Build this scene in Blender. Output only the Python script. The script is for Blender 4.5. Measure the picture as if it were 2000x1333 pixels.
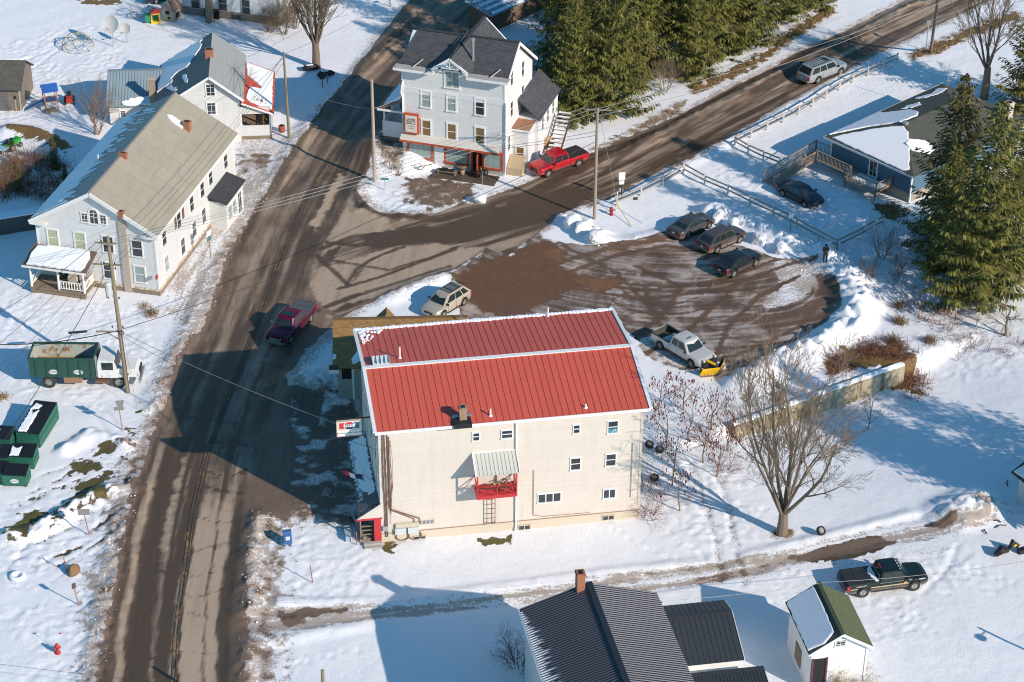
import bpy, math, random
import numpy as np
from mathutils import Vector, Matrix
R = math.radians
scene = bpy.context.scene
for o in list(bpy.data.objects): bpy.data.objects.remove(o)
# ---------------------------------------------------------------- camera, sky, sun
FPX, TH, RO, HC = 4383.0, R(32.0), R(0.35), 98.7
cam_d = bpy.data.cameras.new("camera"); cam = bpy.data.objects.new("camera", cam_d)
scene.collection.objects.link(cam); scene.camera = cam
cam_d.sensor_fit = 'HORIZONTAL'; cam_d.sensor_width = 36.0; cam_d.lens = FPX / 2000 * 36.0
cam_d.clip_start = 1.0; cam_d.clip_end = 6000
cam.matrix_world = (Matrix.Translation((0, 0, HC)) @ Matrix.Rotation(R(90) - TH, 4, 'X') @ Matrix.Rotation(RO, 4, 'Z'))
SUN_AZ, SUN_EL = R(-39.5), R(27.8)           # direction towards the sun, angle from +X
w = bpy.data.worlds.new("World"); scene.world = w; w.use_nodes = True
nt = w.node_tree; bg = nt.nodes['Background']
sky = nt.nodes.new('ShaderNodeTexSky'); sky.sky_type = 'NISHITA'; sky.sun_disc = False
sky.sun_elevation = SUN_EL; sky.sun_rotation = R(90) - SUN_AZ
sky.air_density = 1.0; sky.dust_density = 0.2; sky.ozone_density = 2.2
tint = nt.nodes.new('ShaderNodeMix'); tint.data_type = 'RGBA'; tint.blend_type = 'MULTIPLY'; tint.inputs[0].default_value = 1.0
nt.links.new(sky.outputs[0], tint.inputs[6]); tint.inputs[7].default_value = (0.50, 1.06, 1.20, 1)      # deep winter blue
nt.links.new(tint.outputs[2], bg.inputs[0]); bg.inputs[1].default_value = 0.115
sl = bpy.data.lights.new("sun", 'SUN'); sun = bpy.data.objects.new("sun", sl); scene.collection.objects.link(sun)
sl.energy = 5.0; sl.angle = R(0.5); sl.color = (1.0, 0.86, 0.735)
sv = Vector((math.cos(SUN_AZ) * math.cos(SUN_EL), math.sin(SUN_AZ) * math.cos(SUN_EL), math.sin(SUN_EL)))
sun.rotation_euler = sv.to_track_quat('Z', 'Y').to_euler(); sun.location = sv * 300
vs = scene.view_settings; vs.view_transform = 'Standard'; vs.look = 'None'; vs.exposure = 0.0; vs.gamma = 1.0
vs.use_curve_mapping = False
scene.render.engine = 'CYCLES'
scene.cycles.filter_width = 1.05; scene.cycles.max_bounces = 5; scene.cycles.transparent_max_bounces = 6
rnd = random.Random(7)
# ---------------------------------------------------------------- survey: photo points to ground points
def ray(u, v):
    x = (u - 1000.0) / FPX; y = -(v - 666.5) / FPX
    c, s = math.cos(RO), math.sin(RO); x, y = c * x - s * y, s * x + c * y
    return (x, math.cos(TH) + y * math.sin(TH), -math.sin(TH) + y * math.cos(TH))
def P(u, v, z=0.0):
    d = ray(u, v); t = (z - HC) / d[2]; return Vector((d[0] * t, d[1] * t, z))
def smooth(a, b, x):
    t = np.clip((x - a) / (b - a), 0, 1); return t * t * (3 - 2 * t)
def vnoise(x, y, seed=0):
    xi = np.floor(x).astype(np.int64); yi = np.floor(y).astype(np.int64)
    xf = x - xi; yf = y - yi; xf = xf * xf * (3 - 2 * xf); yf = yf * yf * (3 - 2 * yf)
    def h(a, b):
        n = (a * 374761393 + b * 668265263 + seed * 974711 + 1013904223) & 0x7fffffff
        n = ((n ^ (n >> 13)) * 1274126177) & 0x7fffffff
        return ((n ^ (n >> 16)) & 0xffff) / 65535.0
    return (h(xi, yi) * (1 - xf) + h(xi + 1, yi) * xf) * (1 - yf) + (h(xi, yi + 1) * (1 - xf) + h(xi + 1, yi + 1) * xf) * yf
def fbm(x, y, seed=0, oct=4):
    a = 0.0; s = 0.0; k = 1.0
    for i in range(oct):
        a = a + vnoise(x * 2 ** i + 17.3 * i, y * 2 ** i - 9.1 * i, seed + i) * k; s += k; k *= 0.5
    return a / s
def segs(pts, close=False):
    q = [(P(*p).x, P(*p).y) for p in pts]
    return list(zip(q, q[1:] + q[:1])) if close else list(zip(q[:-1], q[1:]))
def pdist(x, y, pts, close=False, lim=None):
    """distance from every (x,y) to a surveyed polyline (pixel points)"""
    d = np.full(x.shape, 1e3)
    S = segs(pts, close)
    if lim is not None:
        xs = [p[0] for s in S for p in s]; ys = [p[1] for s in S for p in s]
        m = (x > min(xs) - lim) & (x < max(xs) + lim) & (y > min(ys) - lim) & (y < max(ys) + lim)
        if not m.any(): return d
        dd = np.full(int(m.sum()), 1e3); X = x[m]; Y = y[m]
    else: X, Y, dd = x, y, d
    for (ax, ay), (bx, by) in S:
        vx, vy = bx - ax, by - ay; L = vx * vx + vy * vy + 1e-9
        t = np.clip(((X - ax) * vx + (Y - ay) * vy) / L, 0, 1)
        dd = np.minimum(dd, np.hypot(X - ax - t * vx, Y - ay - t * vy))
    if lim is not None: d[m] = dd; return d
    return dd
def inside(x, y, pts):
    r = np.zeros(x.shape, bool)
    for (ax, ay), (bx, by) in segs(pts, True):
        c = ((ay > y) != (by > y))
        r ^= c & (x < (bx - ax) * (y - ay) / (by - ay + 1e-12) + ax)
    return r
def sdf(x, y, pts):
    """signed distance to a surveyed polygon, positive inside"""
    q = [(P(*p).x, P(*p).y) for p in pts]; L = 6
    xs = [a[0] for a in q]; ys = [a[1] for a in q]
    m = (x > min(xs) - L) & (x < max(xs) + L) & (y > min(ys) - L) & (y < max(ys) + L)
    d = np.full(x.shape, -9.0)
    if m.any():
        X, Y = x[m], y[m]; e = pdist(X, Y, pts, True)
        d[m] = np.where(inside(X, Y, pts), e, -e)
    return d
# ---------------------------------------------------------------- terrain
YL = [(338,1345),(345,1225),(367,1070),(376,1000),(405,880),(440,785),(487,670),(557,480),(602,385),(635,333),(670,275),(725,190),(800,110),(885,45),(960,-20)]
SIDE_C = [(640,520),(760,480),(900,450),(1050,405),(1220,330),(1460,205),(1700,80),(1900,-15)]
BANKS = [  # (polyline, height, half width, lumpiness)
 ([(1612,502),(1655,540),(1678,600),(1655,645),(1605,680),(1515,724),(1455,752)], 1.15, 1.3, .75),
 ([(1385,418),(1440,430),(1500,458),(1545,480)], .8, 1.1, .8),
 ([(1105,435),(1135,446),(1172,464)], .6, 1.0, .8),
 ([(1180,482),(1260,466),(1300,455)], .25, .8, .4),
 ([(1145,322),(1235,290),(1330,245),(1440,190),(1560,130),(1660,78),(1790,10)], .45, .8, .5),
 ([(700,372),(715,410),(760,424),(812,426)], .35, .9, .8),
 ([(1300,345),(1425,275),(1560,200),(1720,110)], .2, .7, .4),
 ([(300,795),(330,730),(372,645),(440,505)], .3, .9, .8),
 ([(190,1330),(205,1200),(235,1060),(260,950)], .3, 1.1, .9),
 ([(484,1190),(490,1080),(505,1015)], .35, .9, .9),
 ([(475,1330),(480,1260)], .3, .8, .9),
 ([(575,760),(610,750),(660,762)], .8, 1.7, .8),
 ([(690,540),(640,650),(590,730)], 0.0, 1, 0),
 ([(760,585),(830,552),(868,540)], .35, .8, .5),
 ([(640,215),(700,150),(760,80),(800,20)], .4, .9, .6),
 ([(545,345),(600,250),(630,215)], .3, .8, .6),
 ([(20,1050),(80,1035),(150,990),(210,960)], .5, .7, .8),
 ([(245,870),(180,850),(130,880)], .45, .6, .8),
 ([(1870,1000),(1905,985)], .9, 1.5, .5),
 ([(550,1178),(760,1178),(1000,1145),(1200,1118),(1380,1100)], .18, .5, .4),
 ([(1450,1090),(1600,1052),(1780,1000)], .18, .5, .4),
 ([(520,1255),(760,1212)], .15, .5, .4),
 ([(1580,365),(1640,385),(1690,430)], .5, 1.3, .5),
]
WALLP = [(1250,905),(1440,832),(1600,770),(1758,706)]
def terrain(x, y):
    x = np.asarray(x, float); y = np.asarray(y, float)
    z = np.zeros(x.shape)
    # retaining wall: ground below it is lower on its near side
    a, b = P(1330,868), P(1758,712); vx, vy = b.x - a.x, b.y - a.y; L = math.hypot(vx, vy)
    s = ((x - a.x) * vx + (y - a.y) * vy) / L; t = (-(x - a.x) * vy + (y - a.y) * vx) / L   # t>0 behind the wall
    along = smooth(-4, 12, s) * (1 - smooth(L + 1.5, L + 10, s))
    z = z - 1.25 * along * (1 - smooth(-.45, .05, t)) * (1 - smooth(0, 22, -t)) + .25 * along * smooth(-.2, .3, t) * (1 - smooth(1, 8, t))
    for pts, h, hw, lump in BANKS:
        if h == 0: continue
        d = pdist(x, y, pts, lim=hw * 2.4)
        k = 1 - smooth(0, hw * 2.0, d)
        z = z + h * k * (1 - lump * .75 + lump * 1.5 * fbm(x * .9, y * .9, 5, 3) * (.5 + vnoise(x * 2.1, y * 2.1, 8)))
    # bank left of the inn, up to the side porch level
    d = np.maximum(0, pdist(x, y, [(752,300),(770,292),(790,300)], lim=9) - 1.0); z = z + 1.5 * (1 - smooth(0, 4.2, d))
    # mown ridge left
    d = pdist(x, y, [(20,258),(60,262),(105,280)], lim=5); z = z + .7 * (1 - smooth(0, 2, d))
    z = z + .10 * (fbm(x * .13, y * .13, 3, 3) - .5)
    return z
def T(x, y): return float(terrain(np.array([x]), np.array([y]))[0])
def G(u, v):
    """ground point seen at photo point (u,v)"""
    z = 0.0
    for i in range(7): p = P(u, v, z); z = .5 * z + .5 * T(p.x, p.y)
    p = P(u, v, z); return Vector((p.x, p.y, T(p.x, p.y)))
# ---------------------------------------------------------------- materials
MATS = {}
def bsdf(name):
    m = bpy.data.materials.new(name); m.use_nodes = True
    return m, m.node_tree, m.node_tree.nodes['Principled BSDF']
def N(nt, typ, **kw):
    n = nt.nodes.new(typ)
    for k, v in kw.items(): setattr(n, k, v)
    return n
def math_n(nt, op, a, b=None, clamp=False):
    n = N(nt, 'ShaderNodeMath', operation=op, use_clamp=clamp)
    for i, s in enumerate((a, b)):
        if s is None: continue
        if isinstance(s, (int, float)): n.inputs[i].default_value = s
        else: nt.links.new(s, n.inputs[i])
    return n.outputs[0]
def mixc(nt, f, a, b):
    n = N(nt, 'ShaderNodeMix', data_type='RGBA')
    for i, s in ((0, f), (6, a), (7, b)):
        if isinstance(s, (int, float)): n.inputs[i].default_value = s
        elif isinstance(s, tuple): n.inputs[i].default_value = (*s[:3], 1)
        else: nt.links.new(s, n.inputs[i])
    return n.outputs[2]
def sstep(nt, x, a, b):
    n = N(nt, 'ShaderNodeMapRange', interpolation_type='SMOOTHSTEP')
    nt.links.new(x, n.inputs[0]); n.inputs[1].default_value = a; n.inputs[2].default_value = b; return n.outputs[0]
def noise_n(nt, scale, detail=4, vec=None, rough=.6):
    n = N(nt, 'ShaderNodeTexNoise'); n.inputs['Scale'].default_value = scale; n.inputs['Detail'].default_value = detail
    n.inputs['Roughness'].default_value = rough
    if vec is not None: nt.links.new(vec, n.inputs['Vector'])
    return n.outputs['Fac']
def objvec(nt, scale=(1, 1, 1)):
    t = N(nt, 'ShaderNodeTexCoord'); m = N(nt, 'ShaderNodeMapping'); m.inputs['Scale'].default_value = scale
    nt.links.new(t.outputs['Object'], m.inputs['Vector']); return m.outputs[0]
def mat(name, col, rough=.6, metal=0.0, var=.12, orand=0.0, streak=0.0, scale=6.0, stretch=(1, 1, 1), bump=0.0, bscale=30.0, col2=None, thr=(.45, .65), spec=.5, coat=0.0):
    """painted / weathered plain material: base colour with a second worn colour by noise"""
    if name in MATS: return MATS[name]
    m, nt, b = bsdf(name)
    v = objvec(nt, stretch); f = noise_n(nt, scale, 5, v)
    lo = tuple(c * (1 - var) for c in col); hi = tuple(min(1, c * (1 + var)) for c in col)
    c = mixc(nt, f, lo, hi)
    if col2 is not None:
        f2 = noise_n(nt, scale * .6, 6, v, .7); c = mixc(nt, sstep(nt, f2, *thr), c, col2)
    if orand:
        oi = N(nt, 'ShaderNodeObjectInfo'); c = mixc(nt, math_n(nt, 'MULTIPLY', oi.outputs['Random'], orand), c, tuple(x * .55 for x in col))
    if streak:                                                   # rain streaks and fading, in place
        gp = N(nt, 'ShaderNodeNewGeometry'); mp = N(nt, 'ShaderNodeMapping'); mp.inputs['Scale'].default_value = (1.6, .35, .25); nt.links.new(gp.outputs['Position'], mp.inputs['Vector'])
        c = mixc(nt, math_n(nt, 'MULTIPLY', sstep(nt, noise_n(nt, 1.0, 6, mp.outputs[0], .7), .42, .75), streak), c, tuple(min(1, x * .5 + .02) for x in col))
    nt.links.new(c, b.inputs['Base Color'])
    b.inputs['Roughness'].default_value = rough; b.inputs['Metallic'].default_value = metal
    b.inputs['Specular IOR Level'].default_value = spec; b.inputs['Coat Weight'].default_value = coat
    if bump:
        bn = N(nt, 'ShaderNodeBump'); bn.inputs['Strength'].default_value = bump; bn.inputs['Distance'].default_value = .03
        nt.links.new(noise_n(nt, bscale, 3, v), bn.inputs['Height']); nt.links.new(bn.outputs[0], b.inputs['Normal'])
    MATS[name] = m; return m
def siding(name, col, pitch=.16, wear=None, thr=(.55, .68), vertical=False, depth=.5, rough=.6, axis=2, line=.55):
    """lapped boards: a groove every `pitch` metres, in the object's own z (or along x and y for upright boards)"""
    if name in MATS: return MATS[name]
    m, nt, b = bsdf(name)
    t = N(nt, 'ShaderNodeTexCoord'); s = N(nt, 'ShaderNodeSeparateXYZ'); nt.links.new(t.outputs['Object'], s.inputs[0])
    co = math_n(nt, 'ADD', s.outputs[0], s.outputs[1]) if vertical else s.outputs[axis]
    fr = math_n(nt, 'FRACT', math_n(nt, 'DIVIDE', co, pitch)); row = math_n(nt, 'FLOOR', math_n(nt, 'DIVIDE', co, pitch))
    v = objvec(nt, (1, 1, 4) if not vertical else (4, 4, 1)); f = noise_n(nt, 2.5, 5, v)
    wn = N(nt, 'ShaderNodeTexWhiteNoise', noise_dimensions='1D'); nt.links.new(row, wn.inputs['W'])
    c = mixc(nt, f, tuple(x * .88 for x in col), col)
    c = mixc(nt, math_n(nt, 'MULTIPLY', wn.outputs[0], .12), c, tuple(x * .6 for x in col))
    f3 = noise_n(nt, 1.0, 5, objvec(nt, (2.2, 2.2, .22)), .7); c = mixc(nt, math_n(nt, 'MULTIPLY', sstep(nt, f3, .45, .8), .28), c, (col[0] * .6, col[1] * .57, col[2] * .5))
    if wear is not None:
        f2 = noise_n(nt, 3.2, 7, objvec(nt, (.5, .5, 3.0)), .72); c = mixc(nt, sstep(nt, f2, *thr), c, wear)
    gro = sstep(nt, fr, .12, 0.0)
    c = mixc(nt, math_n(nt, 'MULTIPLY', gro, line), c, tuple(x * .35 for x in col))
    nt.links.new(c, b.inputs['Base Color']); b.inputs['Roughness'].default_value = rough
    bn = N(nt, 'ShaderNodeBump'); bn.inputs['Strength'].default_value = depth; bn.inputs['Distance'].default_value = .02
    nt.links.new(fr if not vertical else sstep(nt, fr, 0, .15), bn.inputs['Height']); nt.links.new(bn.outputs[0], b.inputs['Normal'])
    MATS[name] = m; return m
def shingle(name, col, col2, bw=.3, bh=.14, snow=False):
    """asphalt shingles; the object's x runs along the courses and its y up the slope"""
    if name in MATS: return MATS[name]
    m, nt, b = bsdf(name)
    v = objvec(nt); br = N(nt, 'ShaderNodeTexBrick'); nt.links.new(v, br.inputs['Vector'])
    br.inputs['Scale'].default_value = 1.0; br.inputs['Brick Width'].default_value = bw; br.inputs['Row Height'].default_value = bh
    br.inputs['Mortar Size'].default_value = .012; br.inputs['Bias'].default_value = 0.0
    br.inputs['Color1'].default_value = (*col, 1); br.inputs['Color2'].default_value = (*col2, 1)
    br.inputs['Mortar'].default_value = (*[c * .4 for c in col], 1)
    f = noise_n(nt, 1.2, 5, v); c = mixc(nt, math_n(nt, 'MULTIPLY', f, .5), br.outputs['Color'], tuple(x * .6 for x in col))
    nt.links.new(c, b.inputs['Base Color']); b.inputs['Roughness'].default_value = .85
    bn = N(nt, 'ShaderNodeBump'); bn.inputs['Strength'].default_value = .4; bn.inputs['Distance'].default_value = .02
    nt.links.new(noise_n(nt, 40, 3, v), bn.inputs['Height']); nt.links.new(bn.outputs[0], b.inputs['Normal'])
    MATS[name] = m; return m
SNOWC = (.88, .90, .93)
M_snow = mat('snow', SNOWC, .7, var=.02, bump=.5, bscale=5.0, spec=.3)
M_white = mat('white_paint', (.80, .80, .79), .5, var=.06)
M_oldwhite = mat('weathered_white_paint', (.76, .75, .72), .6, var=.1, col2=(.42, .38, .33), thr=(.6, .72))
M_glass = mat('window_glass', (.035, .045, .055), .06, var=.3, scale=2.0, spec=.6)
M_curtain = mat('curtained_glass', (.30, .36, .36), .12, var=.35, scale=3.0, stretch=(6, 6, .3))
M_blind = mat('pale_blind_glass', (.42, .45, .30), .15, var=.2)
M_black = mat('black_plastic', (.018, .018, .02), .5)
M_rubber = mat('tyre_rubber', (.03, .029, .028), .85, col2=(.20, .16, .13), thr=(.55, .75), scale=9)
M_steel = mat('galvanised_steel', (.52, .53, .54), .4, metal=.7)
M_chrome = mat('chrome', (.62, .62, .62), .22, metal=.9)
M_wood = mat('weathered_wood', (.24, .18, .125), .85, var=.35, scale=8, stretch=(1, 1, 6))
M_pole = mat('pole_wood', (.33, .265, .20), .9, var=.35, scale=14, stretch=(1, 1, .12), bump=.5)
M_poleg = mat('greenish_pole_wood', (.23, .19, .12), .9, var=.35, scale=14, stretch=(1, 1, .12), bump=.5)
M_brick = mat('chimney_brick', (.36, .15, .085), .9, var=.4, scale=18, bump=.6, col2=(.45, .36, .30), thr=(.6, .7))
M_conc = mat('concrete', (.42, .40, .36), .9, var=.25, scale=3, bump=.4)
M_stone = mat('foundation_stone', (.25, .19, .145), .9, var=.5, scale=5, bump=.8, bscale=8)
M_dark = mat('dark_interior', (.012, .012, .014), .8)
M_red = mat('red_trim_paint', (.52, .035, .045), .5)
M_wire = mat('black_cable', (.02, .02, .022), .6)
M_wirew = mat('pale_cable', (.30, .29, .28), .5)
M_rust = mat('rusty_steel', (.20, .105, .06), .8, var=.4, scale=12)
# ---------------------------------------------------------------- mesh building
COL = scene.collection
class MB:
    def __init__(s): s.v = []; s.f = []
    def add(s, vs, fs):
        n = len(s.v); s.v += [tuple(p) for p in vs]; s.f += [tuple(i + n for i in f) for f in fs]; return s
    def box(s, x0, x1, y0, y1, z0, z1):
        v = [(x0,y0,z0),(x1,y0,z0),(x1,y1,z0),(x0,y1,z0),(x0,y0,z1),(x1,y0,z1),(x1,y1,z1),(x0,y1,z1)]
        return s.add(v, [(0,3,2,1),(4,5,6,7),(0,1,5,4),(1,2,6,5),(2,3,7,6),(3,0,4,7)])
    def bar(s, a, b, w, h=None, up=(0, 0, 1)):
        """square bar from a to b"""
        a = Vector(a); b = Vector(b); d = (b - a); h = h or w
        if d.length < 1e-6: return s
        d.normalize(); u = Vector(up)
        if abs(d.dot(u)) > .98: u = Vector((0, 1, 0))
        x = d.cross(u).normalized(); y = x.cross(d).normalized(); x *= w / 2; y *= h / 2
        v = [a - x - y, a + x - y, a + x + y, a - x + y, b - x - y, b + x - y, b + x + y, b - x + y]
        return s.add(v, [(0,1,2,3),(7,6,5,4),(0,4,5,1),(1,5,6,2),(2,6,7,3),(3,7,4,0)])
    def tube(s, pts, r, n=6, cap=True):
        pts = [Vector(p) for p in pts]; rs = r if isinstance(r, (list, tuple)) else [r] * len(pts)
        V = []; F = []
        for i, p in enumerate(pts):
            d = (pts[min(i + 1, len(pts) - 1)] - pts[max(i - 1, 0)])
            if d.length < 1e-9: d = Vector((0, 0, 1))
            d.normalize(); u = Vector((1, 0, 0)) if abs(d.z) > .9 else Vector((0, 0, 1))
            x = d.cross(u).normalized(); y = d.cross(x)
            for k in range(n):
                a = 2 * math.pi * k / n; V.append(p + x * (rs[i] * math.cos(a)) + y * (rs[i] * math.sin(a)))
        for i in range(len(pts) - 1):
            for k in range(n):
                F.append((i * n + k, i * n + (k + 1) % n, (i + 1) * n + (k + 1) % n, (i + 1) * n + k))
        if cap: F.append(tuple(range(n - 1, -1, -1))); F.append(tuple((len(pts) - 1) * n + k for k in range(n)))
        return s.add(V, F)
    def lathe(s, prof, n=12, c=(0, 0, 0), axis='z'):
        V = []; F = []
        for r, h in prof:
            for k in range(n):
                a = 2 * math.pi * k / n; p = (r * math.cos(a), r * math.sin(a), h)
                if axis == 'y': p = (p[0], p[2], p[1])
                if axis == 'x': p = (p[2], p[0], p[1])
                V.append((p[0] + c[0], p[1] + c[1], p[2] + c[2]))
        for i in range(len(prof) - 1):
            for k in range(n): F.append((i * n + k, i * n + (k + 1) % n, (i + 1) * n + (k + 1) % n, (i + 1) * n + k))
        F.append(tuple(range(n - 1, -1, -1))); F.append(tuple((len(prof) - 1) * n + k for k in range(n)))
        return s.add(V, F)
    def poly(s, pts, t):
        """flat polygon extruded by vector t"""
        n = len(pts); t = Vector(t); a = [Vector(p) for p in pts]
        V = a + [p + t for p in a]
        return s.add(V, [tuple(range(n - 1, -1, -1)), tuple(range(n, 2 * n))] + [(i, (i + 1) % n, n + (i + 1) % n, n + i) for i in range(n)])
    def sheet(s, quad, th):
        """thin slab on 3 or 4 points (given anticlockwise seen from outside), thickened inward"""
        a = [Vector(p) for p in quad]; nrm = (a[1] - a[0]).cross(a[2] - a[0]).normalized()
        return s.poly([p - nrm * th for p in a], nrm * th)
    def mesh(s, name, m, smooth=False):
        me = bpy.data.meshes.new(name); me.from_pydata([tuple(p) for p in s.v], [], s.f); me.update()
        if m is not None: me.materials.append(m)
        if smooth:
            for p in me.polygons: p.use_smooth = True
        return me
    def build(s, name, m, parent=None, loc=None, smooth=False, fix=True):
        me = s.mesh(name, m, smooth)
        if fix:
            import bmesh
            bm = bmesh.new(); bm.from_mesh(me); bmesh.ops.recalc_face_normals(bm, faces=bm.faces); bm.to_mesh(me); bm.free()
        return link(name, me, parent, loc)
def link(name, me, parent=None, loc=None):
    o = bpy.data.objects.new(name, me); COL.objects.link(o)
    if parent is not None: o.parent = parent
    if loc is not None: o.location = loc
    return o
def tag(o, label=None, cat=None, group=None, kind=None):
    if label: o['label'] = label
    if cat: o['category'] = cat
    if group: o['group'] = group
    if kind: o['kind'] = kind
    return o
def thing(name, loc, rz=0.0, label=None, cat=None, group=None):
    o = bpy.data.objects.new(name, None); COL.objects.link(o); o.empty_display_size = .3
    o.location = loc; o.rotation_euler = (0, 0, rz); return tag(o, label, cat, group)
def copy_tree(o, parent=None):
    c = o.copy(); COL.objects.link(c)
    if parent is not None: c.parent = parent
    for ch in list(o.children): copy_tree(ch, c)
    return c
# ---------------------------------------------------------------- ground
MAIN = [(110,1640),(190,1333),(200,1290),(212,1212),(225,1140),(240,1062),(256,1000),(262,954),(283,904),(300,846),(322,801),(335,766),(348,706),(372,660),(392,655),(450,490),(497,408),(545,335),(575,290),(630,215),(655,185),(710,115),(735,80),(780,25),(815,-20),(860,-60),(1040,-60),(960,40),(860,120),(800,200),(745,275),(722,333),(700,360),(694,380),(707,399),(725,413),(700,470),(640,560),(625,600),(664,622),(640,645),(592,690),(556,742),(560,765),(600,772),(690,775),(735,1000),(745,1050),(690,1022),(600,995),(515,990),(503,1005),(487,1062),(480,1110),(482,1190),(482,1250),(474,1333),(450,1640)]
SIDEP = [(700,385),(707,399),(725,413),(750,422),(812,424),(862,413),(897,400),(925,396),(1000,369),(1040,352),(1100,322),(1147,302),(1225,269),(1325,225),(1425,172),(1500,136),(1562,100),(1650,60),(1725,22),(1790,-8),(1850,-45),(2000,-60),(1935,0),(1825,52),(1725,100),(1625,155),(1562,187),(1500,222),(1425,265),(1345,312),(1287,334),(1200,373),(1125,407),(1095,422),(1050,456),(990,500),(950,485),(905,517),(872,535),(830,548),(720,592),(664,622),(625,600),(600,560),(640,480)]
LOT = [(1050,456),(1075,468),(1110,474),(1175,480),(1240,470),(1290,458),(1312,452),(1370,440),(1400,470),(1450,480),(1480,490),(1520,503),(1600,508),(1634,545),(1646,585),(1640,612),(1612,640),(1560,668),(1500,700),(1450,736),(1420,748),(1378,742),(1330,727),(1270,702),(1236,664),(1215,640),(1195,600),(1190,640),(900,640),(895,600),(915,575),(868,538),(905,517),(950,485),(990,500)]
DRIVE = [(482,1190),(540,1184),(620,1186),(700,1182),(860,1170),(1000,1152),(1200,1124),(1390,1100),(1500,1084),(1600,1060),(1700,1036),(1800,1010),(1880,985),(2020,960),(2020,1010),(1900,1050),(1850,1075),(1790,1115),(1650,1118),(1500,1128),(1380,1142),(1280,1152),(1150,1168),(1000,1180),(760,1208),(650,1225),(560,1244),(482,1250)]
STEP = .2
gx = np.arange(-66, 66.01, STEP); gy = np.arange(100, 244.01, STEP)
X, Y = np.meshgrid(gx, gy); NX, NY = len(gx), len(gy)
x = X.ravel(); y = Y.ravel()
z = terrain(x, y)
n1 = fbm(x * .55, y * .55, 21, 4); n2 = fbm(x * 1.7, y * 1.7, 31, 4); n3 = fbm(x * .16, y * .16, 41, 3); n4 = fbm(x * 3.1, y * 3.1, 51, 2)
wob = (n1 - .5) * .9 + (n2 - .5) * .5
dM, dS, dL, dD = sdf(x, y, MAIN), sdf(x, y, SIDEP), sdf(x, y, LOT), sdf(x, y, DRIVE)
S = np.ones_like(x); W = np.full_like(x, .6); B = np.zeros_like(x); Gr = np.zeros_like(x)
road = np.maximum(dM, dS)
rd = smooth(-.2, .25, road + wob * .5)
S = S * (1 - rd)
# dirty slush alongside the roads
paved = np.maximum(road, np.maximum(dL, dD)); out = paved < .25
edge = np.exp(-(np.minimum(dM, 0) / 1.5) ** 2) * out; edgeS = np.exp(-(np.minimum(dS, 0) / .9) ** 2) * out
low = smooth(205, 165, y)
B = np.maximum(B, edge * (.45 + .55 * (n2 - .2)) * (.55 + .45 * low)); B = np.maximum(B, edgeS * (.35 + .6 * (n2 - .3)))
S = S - np.exp(-(np.minimum(dM, 0) / .7) ** 2) * (1 - rd) * (n2 * .6) * low * out
def along(pts):
    best = np.full(x.shape, 1e3); s_ = np.zeros_like(x); t_ = np.zeros_like(x); acc = 0.0
    for (ax, ay), (bx, by) in segs(pts):
        vx, vy = bx - ax, by - ay; L = math.hypot(vx, vy); k = np.clip(((x - ax) * vx + (y - ay) * vy) / L ** 2, -9 if acc == 0 else 0, 1)
        d = np.hypot(x - ax - k * vx, y - ay - k * vy); m = d < best
        best[m] = d[m]; s_[m] = acc + k[m] * L; t_[m] = np.sign((x[m] - ax) * vy - (y[m] - ay) * vx) * d[m]; acc += L
    return s_, t_
sm, tm = along(YL); ss, ts = along(SIDE_C)
stM = fbm(sm * .05, tm * 1.3, 61, 4); stM2 = fbm(sm * .25, tm * 3.0, 62, 3)
stS = fbm(ss * .06, ts * 1.5, 63, 4); stS2 = fbm(ss * .4, ts * 3.5, 64, 3)
# main road: wet, with drier salt-pale strips; fades with distance
nearf = smooth(172, 140, y)
tw = tm + (n1 - .5) * .55 + .12 * np.sin(sm * .21)
prof = np.interp(tw, [-4.7,-4.05,-3.9,-3.5,-3.3,-1.75,-1.5,-1.05,-.85,-.3,-.12,.1,.2,.4,1.8,1.95,2.1,2.7,2.9,3.4,3.7], [.12,.12,.72,.72,.2,.16,.5,.48,.14,.16,.62,.6,.3,.82,.9,.62,.9,.82,.2,.18,.22])
kn = 1 - smooth(18, 27, sm + 4 * (n2 - .5) - np.where(tw > 0, 0, 6))
far_ = .36 + .7 * (stM - .5) + .4 * (stM2 - .5) + .25 * (n1 - .5)
dry = prof * kn * (.8 + .5 * (stM2 - .1)) + far_ * (1 - kn)
dry = np.where(dS > dM, .36 + 1.3 * (stS - .5) + .6 * (stS2 - .5) + .2 * smooth(176, 215, y) * (ts < 0), dry)
def blob(pts, soft=.35, nz=.6):
    return smooth(-soft, soft, sdf(x, y, pts) + (n2 - .5) * nz + (n4 - .5) * nz * .6)
def stroke(pts, wd, nz=.08):
    return 1 - smooth(wd * .5, wd * 1.1, pdist(x, y, pts, lim=wd * 3 + 1) + (n4 - .5) * nz * 2)
for pts, k in [([(322,1010),(342,935),(360,893),(366,900),(350,965),(335,1040),(315,1120),(314,1060)], .75),
               ([(660,337),(676,345),(617,453),(606,437)], .95), ([(690,345),(700,352),(640,452),(634,440)], .3),
               ([(683,388),(700,410),(758,430),(772,448),(715,460),(672,474),(640,492),(622,510),(636,470),(662,425)], .8),
               ([(616,525),(700,503),(770,480),(850,474),(872,478),(898,484),(948,482),(954,490),(905,516),(880,527),(840,545),(800,562),(740,582),(690,590),(650,607),(622,592),(602,560)], .78),
               ([(590,600),(640,600),(664,618),(620,645),(595,640)], .45), ([(1000,470),(965,490),(885,522),(890,515)], .9)]:
    dry = np.maximum(dry, k * blob(pts) * (.72 + .5 * stM2))
inj = smooth(0, 1.5, dS) * (dM < 0.5)
_unused = np.where(dS > dM, np.maximum(dry * (dM > -3), .32 + 1.5 * (stS - .5) + .8 * (stS2 - .5) + .25 * smooth(176, 215, y) * (ts < 0)), dry)
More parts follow.
